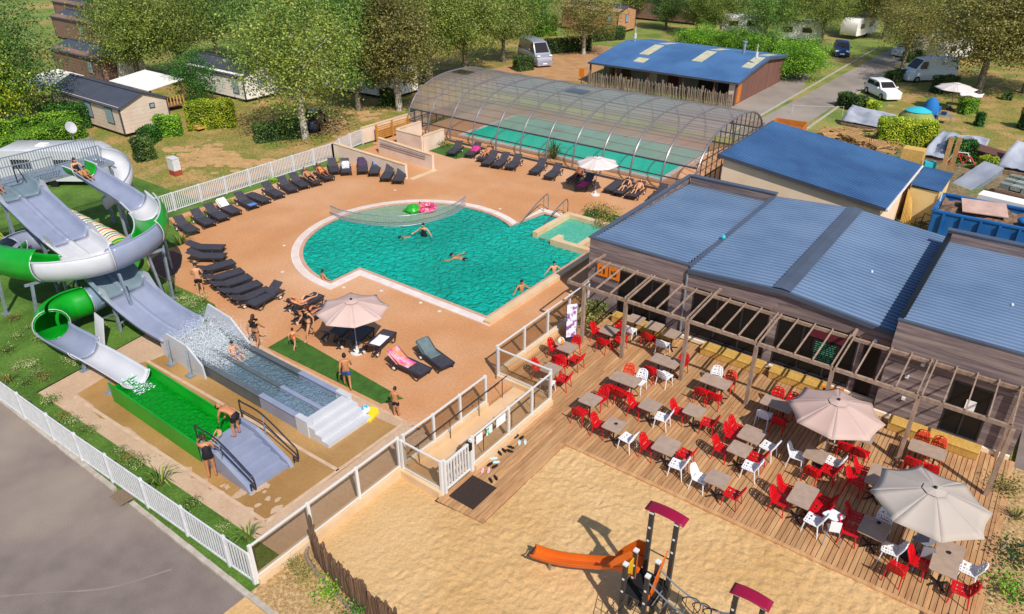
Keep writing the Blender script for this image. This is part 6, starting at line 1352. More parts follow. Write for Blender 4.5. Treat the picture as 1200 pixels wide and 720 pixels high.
def leafmesh(V, name):
    n = len(V) // 4; me = bpy.data.meshes.new(name); me.vertices.add(len(V)); me.vertices.foreach_set('co', V.astype(np.float32).ravel()); me.loops.add(4 * n); me.loops.foreach_set('vertex_index', np.arange(4 * n, dtype=np.int32)); me.polygons.add(n)
    me.polygons.foreach_set('loop_start', np.arange(0, 4 * n, 4, dtype=np.int32)); me.polygons.foreach_set('loop_total', np.full(n, 4, dtype=np.int32)); me.update(calc_edges=True); return me
def unit(v): return v / (np.linalg.norm(v, axis=1)[:, None] + 1e-9)
def crown(nc, per, leaf, rx, rz, zc, clump, droop=0, low=-.75):
    d = unit(RS.randn(nc, 3)); r = RS.rand(nc) ** .42; c = d * r[:, None] * np.array([rx, rx, rz]); keep = c[:, 2] > low * rz; c = c[keep]
    c += RS.randn(*c.shape) * .25; c[:, 2] += zc
    cs = clump * (.6 + .8 * RS.rand(len(c))); k = len(c); idx = np.repeat(np.arange(k), per); o = RS.randn(k * per, 3) * .5; o[:, 2] *= .7 + droop; C = c[idx] + o * cs[idx][:, None]
    C[:, 2] -= droop * np.abs(o[:, 2]) * .8
    Nn = unit(unit(C - np.array([0, 0, zc - rz * .4])) * .5 + RS.randn(len(C), 3) * .75 + np.array([0, 0, .35])); S = leaf * (.6 + .8 * RS.rand(len(C))); return quads(C, Nn, S), c
def trunk(h, r, pts, limbs=9):
    b = MB(); p = [(0, 0, -.2), (.03, .02, h * .25), (-.06, .05, h * .5), (.05, -.03, h * .75), (0, 0, h)]; b.tube(p, [r * 1.25, r, r * .8, r * .5, r * .18], 9)
    sel = pts[RS.choice(len(pts), min(limbs, len(pts)), replace=False)]
    for q in sel:
        z0 = min(max(.3 * h, q[2] * .55), h * .8); b.tube([(0, 0, z0), (q[0] * .45, q[1] * .45, z0 + (q[2] - z0) * .55), tuple(q)], [r * .42, r * .25, r * .06], 6)
    return b.mesh('trunk', True)
TREE = {}
for k, (nc, per, leaf, rx, rz, zc, clump, droop, low) in {'broad': (300, 84, .075, 3.6, 3.6, 5.6, 1.0, 0, -.8), 'tall': (300, 84, .072, 2.5, 4.2, 5.4, .9, 0, -.85), 'open': (210, 90, .075, 3.6, 4.0, 5.8, 1.0, .2, -.8), 'willow': (280, 84, .072, 3.4, 4.0, 5.4, 1.0, .8, -.9), 'small': (120, 70, .06, 1.6, 1.7, 2.2, .7, 0, -.9)}.items():
    for v in range(2):
        V, c = crown(nc, per, leaf, rx, rz, zc, clump, droop, low); TREE[k + str(v)] = (leafmesh(V, 'crown'), trunk(zc + rz * .5, .2 if k != 'small' else .08, c, 12))
def tree(kind, px, py, s, mat, label, bark='bark', rz=None, sz=None, z0=-.1, name='broadleaf_tree', xy=None):
    p = at(px, py) if xy is None else Vector((*xy, 0)); t = thing(name, label, 'tree', (p.x, p.y, z0), random.random() * 6.28 if rz is None else rz, group='trees'); cm, tm = TREE[kind]
    inst(cm, 'crown', mat, t, scale=(s, s, sz or s)); inst(tm, 'trunk', bark, t, scale=(s, s, sz or s)); return t
tree('open0', 358, 161, 1.3, 'leaf_yellow', 'big yellowish tree shading the parked dark car, pale trunk', 'bark_pale', sz=1.12)
tree('tall0', 468, 128, 1.3, 'leaf_brown', 'tall brownish tree with pale trunk left of the pool enclosure', 'bark_pale', sz=1.15)
tree('broad0', 545, 88, 1.25, 'leaf_yellow', 'broad tree behind the left end of the pool enclosure', sz=1.05)
tree('broad1', 505, 97, 1.1, 'leaf_yellow', 'tree between the brownish tree and the enclosure', sz=1.1)
tree('open1', 684, 63, 1.1, 'leaf_brown', 'olive tree with pale trunk beside the blue-roofed block', 'bark_pale', sz=.85)
tree('willow0', 20, 150, 1.35, 'leaf_green', 'large drooping tree in the top left corner', sz=1.15)
tree('willow1', -20, 120, 1.2, 'leaf_dark', 'dark tree at the left edge behind the large drooping one', sz=1.1)
tree('small0', 8, 158, 1.5, 'leaf_lime', 'yellow-green small tree at the left edge', name='small_tree', sz=1.7)
tree('broad1', 165, 100, 1.2, 'leaf_yellow', 'broad yellow-green tree above the grey mobile home', sz=.98)
tree('open0', 215, 92, 1.1, 'leaf_yellow', 'yellow-green tree right of the broad one, behind the hedge', sz=1.0)
tree('broad0', 255, 72, 1.1, 'leaf_green', 'green tree behind the white mobile home at the upper left', sz=1.0)
tree('broad0', 150, 62, 1.0, 'leaf_dark', 'dark tree in the second row at the upper left', sz=.9)
tree('tall1', 420, 128, 1.0, 'leaf_green', 'green tree between the two tall ones by the shuttered home', sz=1.15)
tree('open1', 330, 112, 1.15, 'leaf_green', 'green tree right of the second mobile home', sz=1.1)
tree('broad1', 590, 72, 1.05, 'leaf_yellow', 'tree behind the camper van', sz=.95)
tree('broad0', 620, 44, 1.0, 'leaf_green', 'green tree right of the white house', sz=.8)
tree('small1', 232, 122, 1.15, 'leaf_deep', 'dense deep green shrub tree beside the clipped hedge', name='small_tree')
tree('tall0', 815, 40, .95, 'leaf_green', 'tree behind the white caravan', sz=.75)
tree('broad1', 855, 28, 1.0, 'leaf_dark', 'dark tree left of the caravans', sz=.8)
tree('broad0', 912, 48, 1.0, 'leaf_yellow', 'tree over the grey-windowed caravan', sz=.9)
tree('open0', 962, 52, .95, 'leaf_yellow', 'olive tree beside the dark blue car', sz=.9)
tree('open1', 1057, 80, 1.0, 'leaf_brown', 'brownish tree on the verge beside the white car', sz=.9)
tree('broad0', 1145, 112, 1.45, 'leaf_brown', 'large brownish tree at the top right over the caravan', sz=1.15)
tree('broad1', 1200, 108, 1.4, 'leaf_brown', 'brownish tree at the right edge', sz=1.1)
tree('broad0', 1105, 72, 1.2, 'leaf_yellow', 'yellowish tree behind the white van', sz=1.0)
tree('broad0', 835, 45, .95, 'leaf_yellow', 'tree right in front of the white caravan', sz=.72); tree('open0', 895, 52, 1.0, 'leaf_green', 'green tree between the two hedge caravans', sz=.8); tree('broad1', 990, 40, 1.0, 'leaf_yellow', 'yellowish tree behind the dark blue car', sz=.85); tree('broad0', 1035, 45, 1.0, 'leaf_brown', 'brownish tree behind the white estate car', sz=.9); tree('tall1', 780, 34, .9, 'leaf_green', 'green tree at the left end of the tamarisk hedge', sz=.7); tree('broad1', 1010, 22, 1.1, 'leaf_green', 'green tree at the end of the road', sz=.8)
tree('broad0', 770, 10, 1.0, 'leaf_dark', 'dark tree behind the brown homes', sz=.8)
tree('tall1', 740, 22, .9, 'leaf_yellow', 'tree between the brown mobile homes', sz=.7)
tree('broad1', 400, 62, 1.2, 'leaf_green', 'green tree in the back row behind the shuttered home', sz=1.0); tree('broad0', 460, 50, 1.2, 'leaf_yellow', 'yellowish tree in the back row', sz=1.0); tree('broad1', 330, 70, 1.2, 'leaf_dark', 'dark tree in the back row left of the green one', sz=1.0); tree('open1', 530, 40, 1.1, 'leaf_yellow', 'tree far behind the enclosure', sz=.9)
for i, (x, y) in enumerate([(-95, 20), (-120, 60), (-95, 75), (-80, 95), (-60, 115), (-70, 130), (-30, 135), (-5, 125), (10, 110), (-110, 100), (-20, 150), (25, 130)]):
    tree(['broad0', 'broad1', 'open0', 'tall1'][i % 4], 0, 0, 1.2 + .1 * (i % 3), ['leaf_green', 'leaf_dark', 'leaf_yellow'][i % 3], 'distant tree in the background rows, %s counted from the left' % (ordn[i] if i < 14 else 'last'), xy=(x, y), sz=1.0)
# ---- hedges: clipped boxes of leaves around a dark core
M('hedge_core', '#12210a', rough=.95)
def hedge(pts, w2, h, mat, label, name='hedge', leaf=.065, dens=456, cat='hedge', z0=-.12):
    a = Vector((*pts[0], 0)); t = thing(name, label, cat, (a.x, a.y, z0), group='hedges'); core = MB(); Cs, Ns = [], []
    for p, q in zip(pts[:-1], pts[1:]):
        p = Vector((*p, 0)); q = Vector((*q, 0)); d = (q - p); L = d.length; d.normalize(); nrm = Vector((-d.y, d.x, 0))
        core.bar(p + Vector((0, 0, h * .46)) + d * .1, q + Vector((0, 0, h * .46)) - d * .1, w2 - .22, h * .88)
        n = int(dens * (L * w2 + 2 * h * (L + w2))); f = RS.rand(n); area = np.array([L * w2, L * h, L * h, w2 * h, w2 * h]); pick = RS.choice(5, n, p=area / area.sum()); u, v = RS.rand(n), RS.rand(n)
        lx = np.where(pick < 3, u * L, np.where(pick == 3, 0, L)); ly = np.select([pick == 0, pick == 1, pick == 2], [(v - .5) * w2, -w2 / 2 + 0 * v, w2 / 2 + 0 * v], (u - .5) * w2); lz = np.select([pick == 0], [h + 0 * v], v * h)
        wob = .07 * np.sin(lx * 3.1 + 1) * np.cos(lz * 4 + lx) + RS.randn(n) * .05
        nl = np.select([pick == 0, pick == 1, pick == 2, pick == 3], [0, 0, 0, -1], 1); nw = np.select([pick == 1, pick == 2], [-1, 1], 0); nz = np.where(pick == 0, 1, 0)
        lx += nl * wob; ly += nw * wob; lz += nz * wob
        P = np.array(p - a)[None, :] + np.outer(lx, np.array(d)) + np.outer(ly, np.array(nrm)); P[:, 2] = lz
        N = np.outer(nl, np.array(d)) + np.outer(nw, np.array(nrm)); N[:, 2] = nz; Cs.append(P); Ns.append(unit(N * .6 + RS.randn(n, 3) * .6 + np.array([0, 0, .2])))
    C = np.concatenate(Cs); N = np.concatenate(Ns); inst(leafmesh(quads(C, N, leaf * (.6 + .8 * RS.rand(len(C)))), 'foliage'), 'foliage', mat, t)
    core.build('stems', 'hedge_core', t, world=False) if False else None
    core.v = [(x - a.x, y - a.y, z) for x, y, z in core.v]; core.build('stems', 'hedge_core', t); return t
def g2(px, py): p = at(px, py); return (p.x, p.y)
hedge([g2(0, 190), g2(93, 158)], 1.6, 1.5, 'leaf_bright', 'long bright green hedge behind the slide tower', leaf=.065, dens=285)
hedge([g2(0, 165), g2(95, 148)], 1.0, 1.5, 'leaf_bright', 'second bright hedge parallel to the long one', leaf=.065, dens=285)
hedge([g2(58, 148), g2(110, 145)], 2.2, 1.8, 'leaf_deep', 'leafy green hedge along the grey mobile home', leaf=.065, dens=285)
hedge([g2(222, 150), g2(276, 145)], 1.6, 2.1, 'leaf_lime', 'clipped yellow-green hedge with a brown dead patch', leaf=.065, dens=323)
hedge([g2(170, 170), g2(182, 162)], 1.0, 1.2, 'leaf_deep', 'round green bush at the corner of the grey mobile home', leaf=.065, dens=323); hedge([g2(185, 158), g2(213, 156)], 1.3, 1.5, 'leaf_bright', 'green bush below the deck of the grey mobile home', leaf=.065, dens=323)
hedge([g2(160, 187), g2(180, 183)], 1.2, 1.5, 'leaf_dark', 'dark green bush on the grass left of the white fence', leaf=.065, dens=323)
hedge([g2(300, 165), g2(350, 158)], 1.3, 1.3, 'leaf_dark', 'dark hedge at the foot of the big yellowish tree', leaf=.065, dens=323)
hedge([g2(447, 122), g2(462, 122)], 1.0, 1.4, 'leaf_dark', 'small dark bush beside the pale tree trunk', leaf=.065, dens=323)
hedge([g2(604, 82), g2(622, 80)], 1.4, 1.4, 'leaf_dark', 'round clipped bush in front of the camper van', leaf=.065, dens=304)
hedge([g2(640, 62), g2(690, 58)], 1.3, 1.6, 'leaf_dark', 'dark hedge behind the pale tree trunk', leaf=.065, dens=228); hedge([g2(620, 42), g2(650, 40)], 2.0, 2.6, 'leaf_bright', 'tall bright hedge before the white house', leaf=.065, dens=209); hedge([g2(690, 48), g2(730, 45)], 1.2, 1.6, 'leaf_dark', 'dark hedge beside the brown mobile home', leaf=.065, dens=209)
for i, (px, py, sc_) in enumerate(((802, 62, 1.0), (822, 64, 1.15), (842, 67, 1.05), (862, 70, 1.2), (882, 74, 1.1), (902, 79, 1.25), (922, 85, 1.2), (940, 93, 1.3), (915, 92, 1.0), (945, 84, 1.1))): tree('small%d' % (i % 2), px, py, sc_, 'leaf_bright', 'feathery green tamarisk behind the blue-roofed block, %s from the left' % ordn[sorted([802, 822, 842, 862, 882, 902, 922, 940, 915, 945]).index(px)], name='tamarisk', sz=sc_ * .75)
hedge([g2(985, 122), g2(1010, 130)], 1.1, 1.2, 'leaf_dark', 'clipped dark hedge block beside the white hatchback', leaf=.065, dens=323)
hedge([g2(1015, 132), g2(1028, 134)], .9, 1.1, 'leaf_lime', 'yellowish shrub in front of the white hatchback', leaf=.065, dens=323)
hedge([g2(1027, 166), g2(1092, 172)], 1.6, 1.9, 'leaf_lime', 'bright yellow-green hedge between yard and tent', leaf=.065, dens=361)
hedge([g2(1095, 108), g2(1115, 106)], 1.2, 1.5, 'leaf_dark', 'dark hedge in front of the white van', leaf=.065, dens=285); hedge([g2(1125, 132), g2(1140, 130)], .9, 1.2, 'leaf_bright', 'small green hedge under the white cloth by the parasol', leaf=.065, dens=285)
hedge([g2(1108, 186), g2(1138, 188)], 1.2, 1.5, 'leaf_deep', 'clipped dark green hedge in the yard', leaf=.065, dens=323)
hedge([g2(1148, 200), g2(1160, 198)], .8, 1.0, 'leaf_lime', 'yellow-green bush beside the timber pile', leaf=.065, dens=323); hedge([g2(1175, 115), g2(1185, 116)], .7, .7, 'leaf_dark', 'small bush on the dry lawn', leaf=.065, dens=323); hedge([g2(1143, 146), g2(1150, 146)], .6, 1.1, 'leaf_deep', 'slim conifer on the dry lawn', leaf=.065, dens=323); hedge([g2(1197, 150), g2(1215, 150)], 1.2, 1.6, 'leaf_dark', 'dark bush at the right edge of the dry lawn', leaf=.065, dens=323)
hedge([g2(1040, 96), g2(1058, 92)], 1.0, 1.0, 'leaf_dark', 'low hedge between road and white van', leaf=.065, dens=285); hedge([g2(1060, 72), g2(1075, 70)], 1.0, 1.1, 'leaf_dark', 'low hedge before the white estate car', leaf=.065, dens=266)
hedge([g2(110, 20), g2(150, 16)], 2, 1.5, 'leaf_dark', 'far hedge by the field at the top left', leaf=.12, dens=100)
# ---- small plants on the slide lawn and beds
def blades(n, L, w2):
    b = MB()
    for i in range(n):
        a = RS.rand() * 6.28; t_ = .25 + .9 * RS.rand(); d = Vector((math.cos(a), math.sin(a), 0)); s = Vector((-d.y, d.x, 0)) * w2; l = L * (.7 + .5 * RS.rand()); up = Vector((0, 0, 1)); p0 = d * .05; p1 = d * l * .5 * math.sin(t_) + up * l * .6 * math.cos(t_ * .6); p2 = d * l * math.sin(t_) + up * l * .75 * math.cos(t_)
        b.add([p0 - s, p0 + s, p1 + s * .8, p1 - s * .8, p2], [(0, 1, 2, 3), (3, 2, 4)])
    return b.mesh('blades')
BL = [blades(34, 1.0, .025), blades(26, .7, .02), blades(60, 1.1, .03)]
leafmat('leaf_yucca', '#3c5a1c', '#6d8a34', '#a8b060')
def spiky(px, py, s, label, v=0, mat='leaf_yucca', z=-.03):
    p = at(px, py); t = thing('spiky_plant', label, 'plant', (p.x, p.y, z), random.random() * 6, group='spiky plants'); inst(BL[v], 'leaves', mat, t, scale=s); MB().tube([(0, 0, -.05), (0, 0, .12)], .06, 6).build('stem', 'bark', t)
spiky(212, 287, 1.0, 'yucca beside the block of loungers under the slide bend'); spiky(188, 568, .95, 'large spiky plant behind the white fence', 0); spiky(10, 447, .9, 'brownish spiky grass at the left edge of the lawn', 1, 'leaf_brown'); spiky(25, 472, .6, 'silver spiky plant behind the fence at the left', 1); spiky(291, 632, .7, 'spiky plant at the fence corner'); spiky(648, 186, 1.5, 'palm-like yucca in front of the enclosure', 2); spiky(687, 250, .6, 'spiky plant in the bed beside the entry steps', 1, 'leaf_green'); spiky(1190, 608, .9, 'dry ornamental grass on the gravel at the right', 1, 'leaf_brown')
SH = []
for k in range(3):
    C = RS.randn(420, 3) * np.array([.17, .17, .07]) + np.array([0, 0, .15]); SH.append(leafmesh(quads(C, unit(RS.randn(420, 3) * .6 + np.array([0, 0, .7])), .016 + .018 * RS.rand(420)), 'foliage'))
leafmat('leaf_variegated', '#3a5a1a', '#7d9440', '#d0d49a')
def shrub(px, py, s, label, mat='leaf_variegated', z=-.03, name='low_shrub'):
    p = at(px, py); t = thing(name, label, 'shrub', (p.x, p.y, z), random.random() * 6, group='low shrubs'); inst(random.choice(SH), 'foliage', mat, t, scale=s); MB().tube([(0, 0, -.05), (.03, 0, .1 * s)], .03, 5).build('stem', 'bark', t)
SHP = [(15, 375), (35, 385), (20, 395), (45, 398), (52, 400), (60, 397), (8, 412), (28, 425), (18, 432), (40, 438), (50, 440), (38, 428), (95, 425), (82, 423), (60, 470), (52, 445), (30, 450), (75, 385), (105, 420), (120, 385), (160, 340), (205, 345), (215, 352), (225, 358), (235, 352), (75, 488), (85, 495), (98, 503), (108, 505), (140, 530), (150, 538), (160, 545), (225, 592), (262, 618), (200, 330)]
ORD = ['first', 'second', 'third', 'fourth', 'fifth', 'sixth', 'seventh', 'eighth', 'ninth', 'tenth', 'eleventh', 'twelfth', 'thirteenth', 'fourteenth', 'fifteenth', 'sixteenth', 'seventeenth', 'eighteenth', 'nineteenth', 'twentieth'] + ['twenty-' + w_ for w_ in ('first', 'second', 'third', 'fourth', 'fifth', 'sixth', 'seventh', 'eighth', 'ninth')] + ['thirtieth'] + ['thirty-' + w_ for w_ in ('first', 'second', 'third', 'fourth', 'fifth', 'sixth')]
for i, (px, py) in enumerate(SHP): shrub(px, py, .65 + .45 * random.random(), 'low shrub on the slide lawn, %s counted from the left' % ORD[sorted(SHP).index((px, py))], 'leaf_variegated' if i % 5 else 'leaf_brown')
shrub(388, 695, 1.5, 'yellow-flowered shrub on the gravel beside the palisade', 'leaf_bright'); shrub(420, 716, 1.2, 'small green shrub at the bottom edge by the palisade', 'leaf_deep'); shrub(357, 676, 1.2, 'small dry plant on the gravel corner', 'leaf_brown'); shrub(345, 662, .9, 'tiny dry plant by the glass fence on gravel', 'leaf_brown')
shrub(1192, 656, 2.0, 'green shrub on the gravel at the right edge', 'leaf_dark', 0); shrub(1186, 698, 2.0, 'yellow-green shrub low on the right gravel', 'leaf_bright', 0); shrub(1178, 575, 1.6, 'dry tuft at the top of the right gravel bed', 'leaf_brown', 0)
shrub(700, 252, 2.2, 'reddish shrub in the bed beside the side basin', 'leaf_brown', 0); shrub(712, 256, 2.4, 'taller reddish shrub at the right of the bed', 'leaf_brown', 0); shrub(706, 266, 1.8, 'pinkish shrub between side basin and roof corner', 'leaf_brown', 0); shrub(520, 172, 1.8, 'dry shrub in the bed beside the enclosure', 'leaf_brown', 0)
shrub(686, 378, 2.2, 'potted shrub behind the first pergola post', 'leaf_brown', 0); shrub(692, 372, 2.4, 'dry potted shrub at the pergola corner', 'leaf_dark', 0); shrub(698, 365, 2.0, 'shrub against the wall under the orange signs', 'leaf_brown', 0)
for i, (px, py) in enumerate([(222, 262), (243, 254), (270, 240), (320, 214), (400, 190)]): shrub(px, py, 1.3, 'green tuft behind the fence loungers, %s from the slide' % ordn[i], 'leaf_bright', .0)
# banner and potted stone under the pergola
p = at(662, 404); t = thing('feather_banner', 'white and purple upright banner at the first pergola post', 'banner', (p.x, p.y + .5, 0), rz=.9); M('banner', '#ece8f0', '#8a5aa0', scale=4, rough=.7, contrast=(.5, .6)); MB().box(-.25, -.01, .15, .25, .01, 1.75).build('cloth', 'banner', t); MB().tube([(-.26, 0, 0), (-.26, 0, 1.8)], .015, 6).build('pole', 'dark_metal', t); MB().box(-.35, -.2, 0, .2, .2, .04).build('base', 'dark_metal', t)
# ================================================================== campsite: mobile homes, vehicles, tents, yard
M('siding', '#d8c4b2', '#cbb6a4', scale=1, rough=.8); M('siding_brown', '#8f6f60', '#7c5f52', scale=2, rough=.85, stretch=(6, 6, .7)); M('siding_tan', '#c8946c', '#b98660', scale=1.4, rough=.85); M('siding_white', '#ece6e0', rough=.8); M('car_white', '#e8eaec', rough=.2, spec=.6); M('car_dark', '#20263a', rough=.2, spec=.6); M('car_blue', '#1d3a68', rough=.2, spec=.6); M('car_silver', '#a9aab4', rough=.25, metal=.4); M('van_white', '#dbe4ec', rough=.3); M('tyre', '#101012', rough=.9); M('rim', '#a8aab0', rough=.3, metal=.7)
def home(c, lx, ly, h, rz, wall, roofm, label, rise=.6, wins=(), name='mobile_home', gable='x', boards_=True):
    t = thing(name, label, 'mobile home', (c[0], c[1], -.1), rz); hx, hy = lx / 2, ly / 2
    MB().box(-hx, -hy, .25, hx, hy, h).build('wall', wall, t); MB().add([(-hx, -hy, h), (hx, -hy, h), (hx, hy, h), (-hx, hy, h), (-hx, 0, h + rise), (hx, 0, h + rise)], [(0, 1, 5, 4), (2, 3, 4, 5), (0, 4, 3), (1, 2, 5)]).build('gable', wall, t)
    for s in (-1, 1):
        r = MB().add([(-hx - .2, s * (hy + .2), h - .08), (hx + .2, s * (hy + .2), h - .08), (hx + .2, 0, h + rise + .04), (-hx - .2, 0, h + rise + .04)], [(0, 1, 2, 3)]).build('roof', roofm, t); solid(r, .08)
    MB().box(-hx - .22, -.12, h + rise + .05, hx + .22, .12, h + rise + .1).build('ridge_cap', 'roof_grey', t)
    for s in (-1, 1):
        for q in (-1, 1): MB().box(s * hx - .05, q * hy - .05, .25, s * hx + .05, q * hy + .05, h - .02).build('corner_trim', 'anthracite', t)
    k = 0
    while k * .3 < h - .3 and boards_:
        z = .3 + k * .3; MB().box(-hx - .012, -hy - .012, z, hx + .012, hy + .012, z + .012).build('siding_joint', wall, t); k += 1
    for side, u, z, ww, hh in wins:
        n = (0, -1) if side == 'F' else (0, 1) if side == 'B' else (1, 0) if side == 'R' else (-1, 0); cx, cy = (u, n[1] * (hy + .02)) if n[1] else (n[0] * (hx + .02), u)
        f = MB().cbox((cx, cy, z), ww if n[1] else .06, .06 if n[1] else ww, hh).build('window', 'anthracite', t); MB().cbox((cx + n[0] * .035, cy + n[1] * .035, z), (ww - .14) if n[1] else .02, .02 if n[1] else (ww - .14), hh - .14).build('pane', 'glass_sky', f)
    MB().box(-hx + .1, -hy + .1, 0, hx - .1, hy - .1, .25).build('skirt', 'black', t); return t
M('glass_sky', '#8fa3ad', rough=.08, spec=.7)
home((-64.5, 29.6), 11.2, 4.0, 2.35, 0.0, 'siding', 'roof_grey', 'grey-beige mobile home with dark pitched roof at the upper left', .75, [('F', 3.9, 1.5, 1.1, 1.3), ('F', .6, 1.5, 1.0, 1.3), ('R', .7, 2.0, .45, .4)])
home((at(262, 120).x - 3, at(262, 120).y + 3.4), 9, 4, 2.4, 0, 'siding_white', 'roof_grey', 'white mobile home with dark roof behind the deep green shrub', .7, [('F', 3.2, 1.4, .9, 1.5), ('R', 0, 1.5, 1, .8)])
home((-55.2, 50.5), 9, 4, 2.5, .05, 'siding_white', 'roof_grey', 'whitish mobile home half hidden behind the tall brownish tree', .6, [('F', 2.0, 1.4, 1.0, 1.2), ('F', -2, 1.4, 1.0, 1.2)])
home((-83, 38), 10, 4.2, 2.6, .0, 'siding_brown', 'roof_grey', 'brown timber mobile home above the grey-beige one', .6, [('F', 2.8, 1.5, 1, 1.2), ('R', 0, 1.5, .9, 1.2)])
home((-106, 48.5), 9, 4.5, 2.8, .0, 'siding_brown', 'roof_grey', 'weathered timber home with a white-framed window at the top left', .6, [('R', -.3, 1.8, 1.3, 1.3), ('F', 3, 1.6, 1, 1.2)])
home((-122, 56), 9, 4.5, 2.8, .0, 'siding_brown', 'roof_grey', 'farthest timber home at the top left edge of the frame', .6, [('R', 0, 1.8, 1.2, 1.2)])
home((-56.5, 96), 9, 5, 2.9, .0, 'siding_tan', 'roof_grey', 'tan mobile home with dark roof and two windows behind the blue roof', .5, [('F', 3.2, 1.8, .8, 1.2), ('R', 0, 1.8, .8, 1.1)])
home((-53, 110), 12, 5, 3, .0, 'siding_brown', 'roof_grey', 'reddish-brown home behind the tan one', .5, [('F', 0, 1.7, 1, 1)])
home((-72, 88), 9, 5, 3.0, .0, 'siding_white', 'roof_grey', 'white house with dark windows at the top middle', .6, [('F', 0.5, 1.8, 1.1, 1.2), ('F', 3.4, 1.8, 1.2, 1.2)])
# awnings / decks of the homes
def deck_porch(px, py, lx, ly, label, roofm='siding_white', z=2.2):
    p = at(px, py); t = thing('covered_deck', label, 'porch', (p.x, p.y, -.1))
    MB().box(0, 0, .4, lx, ly, .5).build('floor', 'san_wood', t)
    for x in (.05, lx - .05):
        for y in (.05, ly - .05): MB().box(x - .06, y - .06, 0, x + .06, y + .06, z).build('post', 'san_wood', t)
    for k in range(int(lx / .3)): MB().box(.1 + k * .3, -.02, .5, .2 + k * .3, .02, 1.3).build('baluster', 'yellow_wood', t)
    for k in range(int(ly / .3)): MB().box(lx - .02, .1 + k * .3, .5, lx + .02, .2 + k * .3, 1.3).build('baluster', 'yellow_wood', t)
    MB().box(0, -.03, 1.3, lx, .05, 1.38).build('rail', 'yellow_wood', t); r = MB().add([(-.2, -.3, z), (lx + .2, -.3, z), (lx + .2, ly + .2, z + .4), (-.2, ly + .2, z + .4)], [(0, 1, 2, 3)]).build('roof', roofm, t); solid(r, .06)
deck_porch(30, 122, 4.5, 3.5, 'covered timber deck with balusters at the left')
deck_porch(140, 122, 6.0, 3.0, 'pale awning roof behind the grey-beige mobile home')
for k in range(4): MB().box(-57.2 + .0, 31.9 + k * .001, .1 + .16 * k, -55.6 - .3 * k, 33.0, .2 + .16 * k).build('deck_stair', 'yellow_wood', label='yellow timber step %s up to the deck beside the clipped hedge' % ['lowest', 'second', 'third', 'topmost'][k], cat='step', group='deck steps')
# ---- vehicles, lofted from side outlines
def car(px, py, rz, mat, label, L=4.2, W=1.75, Hh=1.5, style='hatch', name='parked_car', z0=-.09):
    p = at(px, py); t = thing(name, label, 'car' if name == 'parked_car' else 'van', (p.x, p.y, z0), rz)
    if style == 'hatch': lower = [(-.5, .28, .8), (-.47, .6, .92), (-.2, .66, 1), (.18, .62, 1), (.43, .55, .94), (.5, .4, .82)]; roofp = [(-.46, .62), (-.36, .97), (-.1, 1.0), (.06, .96), (.24, .63)]
    else: lower = [(-.5, .2, .95), (-.49, .5, 1), (0, .52, 1), (.3, .5, 1), (.46, .42, .94), (.5, .3, .85)]; roofp = [(-.495, .5), (-.48, .98), (0, 1.0), (.22, .96), (.38, .52)]
    rings = []
    for u, zt, ws in lower:
        x = u * L; w2 = W / 2 * ws; zt *= Hh; zb = .2; rings.append([(x, -w2 * .92, zb), (x, -w2, zb + .15), (x, -w2, zt * .72), (x, -w2 * .93, zt), (x, w2 * .93, zt), (x, w2, zt * .72), (x, w2, zb + .15), (x, w2 * .92, zb)])
    MB().loft(rings).build('body', mat, t, True)
    rr = []
    for u, z in roofp:
        x = u * L; w2 = W / 2 * (.92 - .16 * (z if z > .8 else 0)); rr.append([(x, -w2, (.55 if style == 'hatch' else .45) * Hh), (x, -w2, z * Hh - .03), (x, -w2 * .85, z * Hh), (x, w2 * .85, z * Hh), (x, w2, z * Hh - .03), (x, w2, (.55 if style == 'hatch' else .45) * Hh)])
    MB().loft(rr).build('cabin', mat, t, True)
    # glass
    (u0, z0_), (u1, z1_) = roofp[-1], roofp[-2]; o = .012; f = lambda a: (u0 + (u1 - u0) * a) * L; g = lambda a: (z0_ + (z1_ - z0_) * a) * Hh
    MB().add([(f(.1) + o, -W * .38, g(.1) + o), (f(.1) + o, W * .38, g(.1) + o), (f(.92) + o, W * .33, g(.92) + o), (f(.92) + o, -W * .33, g(.92) + o)], [(0, 1, 2, 3)]).build('windscreen', 'glass_dark', t)
    (u0, z0_), (u1, z1_) = roofp[0], roofp[1]; MB().add([(f(.15) - o, -W * .36, g(.15)), (f(.15) - o, W * .36, g(.15)), (f(.9) - o, W * .32, g(.9)), (f(.9) - o, -W * .32, g(.9))], [(3, 2, 1, 0)]).build('rear_window', 'glass_dark', t)
    for s in (-1, 1):
        ye = s * W / 2 * .925 if style == 'hatch' else s * W / 2 * .93
        if style == 'hatch': segs = [(-.38, -.08), (-.06, .14)]
        else: segs = [(.14, .3)]
        for a, c in segs:
            top_ = .9 * Hh if style == 'hatch' else .88 * Hh; bot = .66 * Hh if style == 'hatch' else .58 * Hh
            MB().add([(a * L, ye, bot), (c * L, ye, bot), ((c - .04) * L, ye * .93, top_), (a * L + .06, ye * .93, top_)], [(0, 1, 2, 3)]).build('side_window', 'glass_dark', t)
        for u in (-.31, .32):
            w_ = MB().tube([(u * L, s * (W / 2 - .2), .31), (u * L, s * (W / 2 + .01), .31)], .31, 14).build('wheel', 'tyre', t, True); MB().tube([(u * L, s * (W / 2), .31), (u * L, s * (W / 2 + .025), .31)], .19, 10).build('hubcap', 'rim', w_)
        MB().cbox((.47 * L, s * W * .34, .5 * Hh * .95), .12, .34, .14).build('headlight', 'paper', t); MB().cbox((-.485 * L, s * W * .4, .55 * Hh), .08, .2, .2).build('tail_light', 'maroon', t); MB().cbox((.17 * L, s * (W / 2 + .08), .66 * Hh), .12, .16, .12).build('mirror', mat, t)
    MB().cbox((.498 * L, 0, .42), .04, .5, .12).build('number_plate', 'paper', t); return t
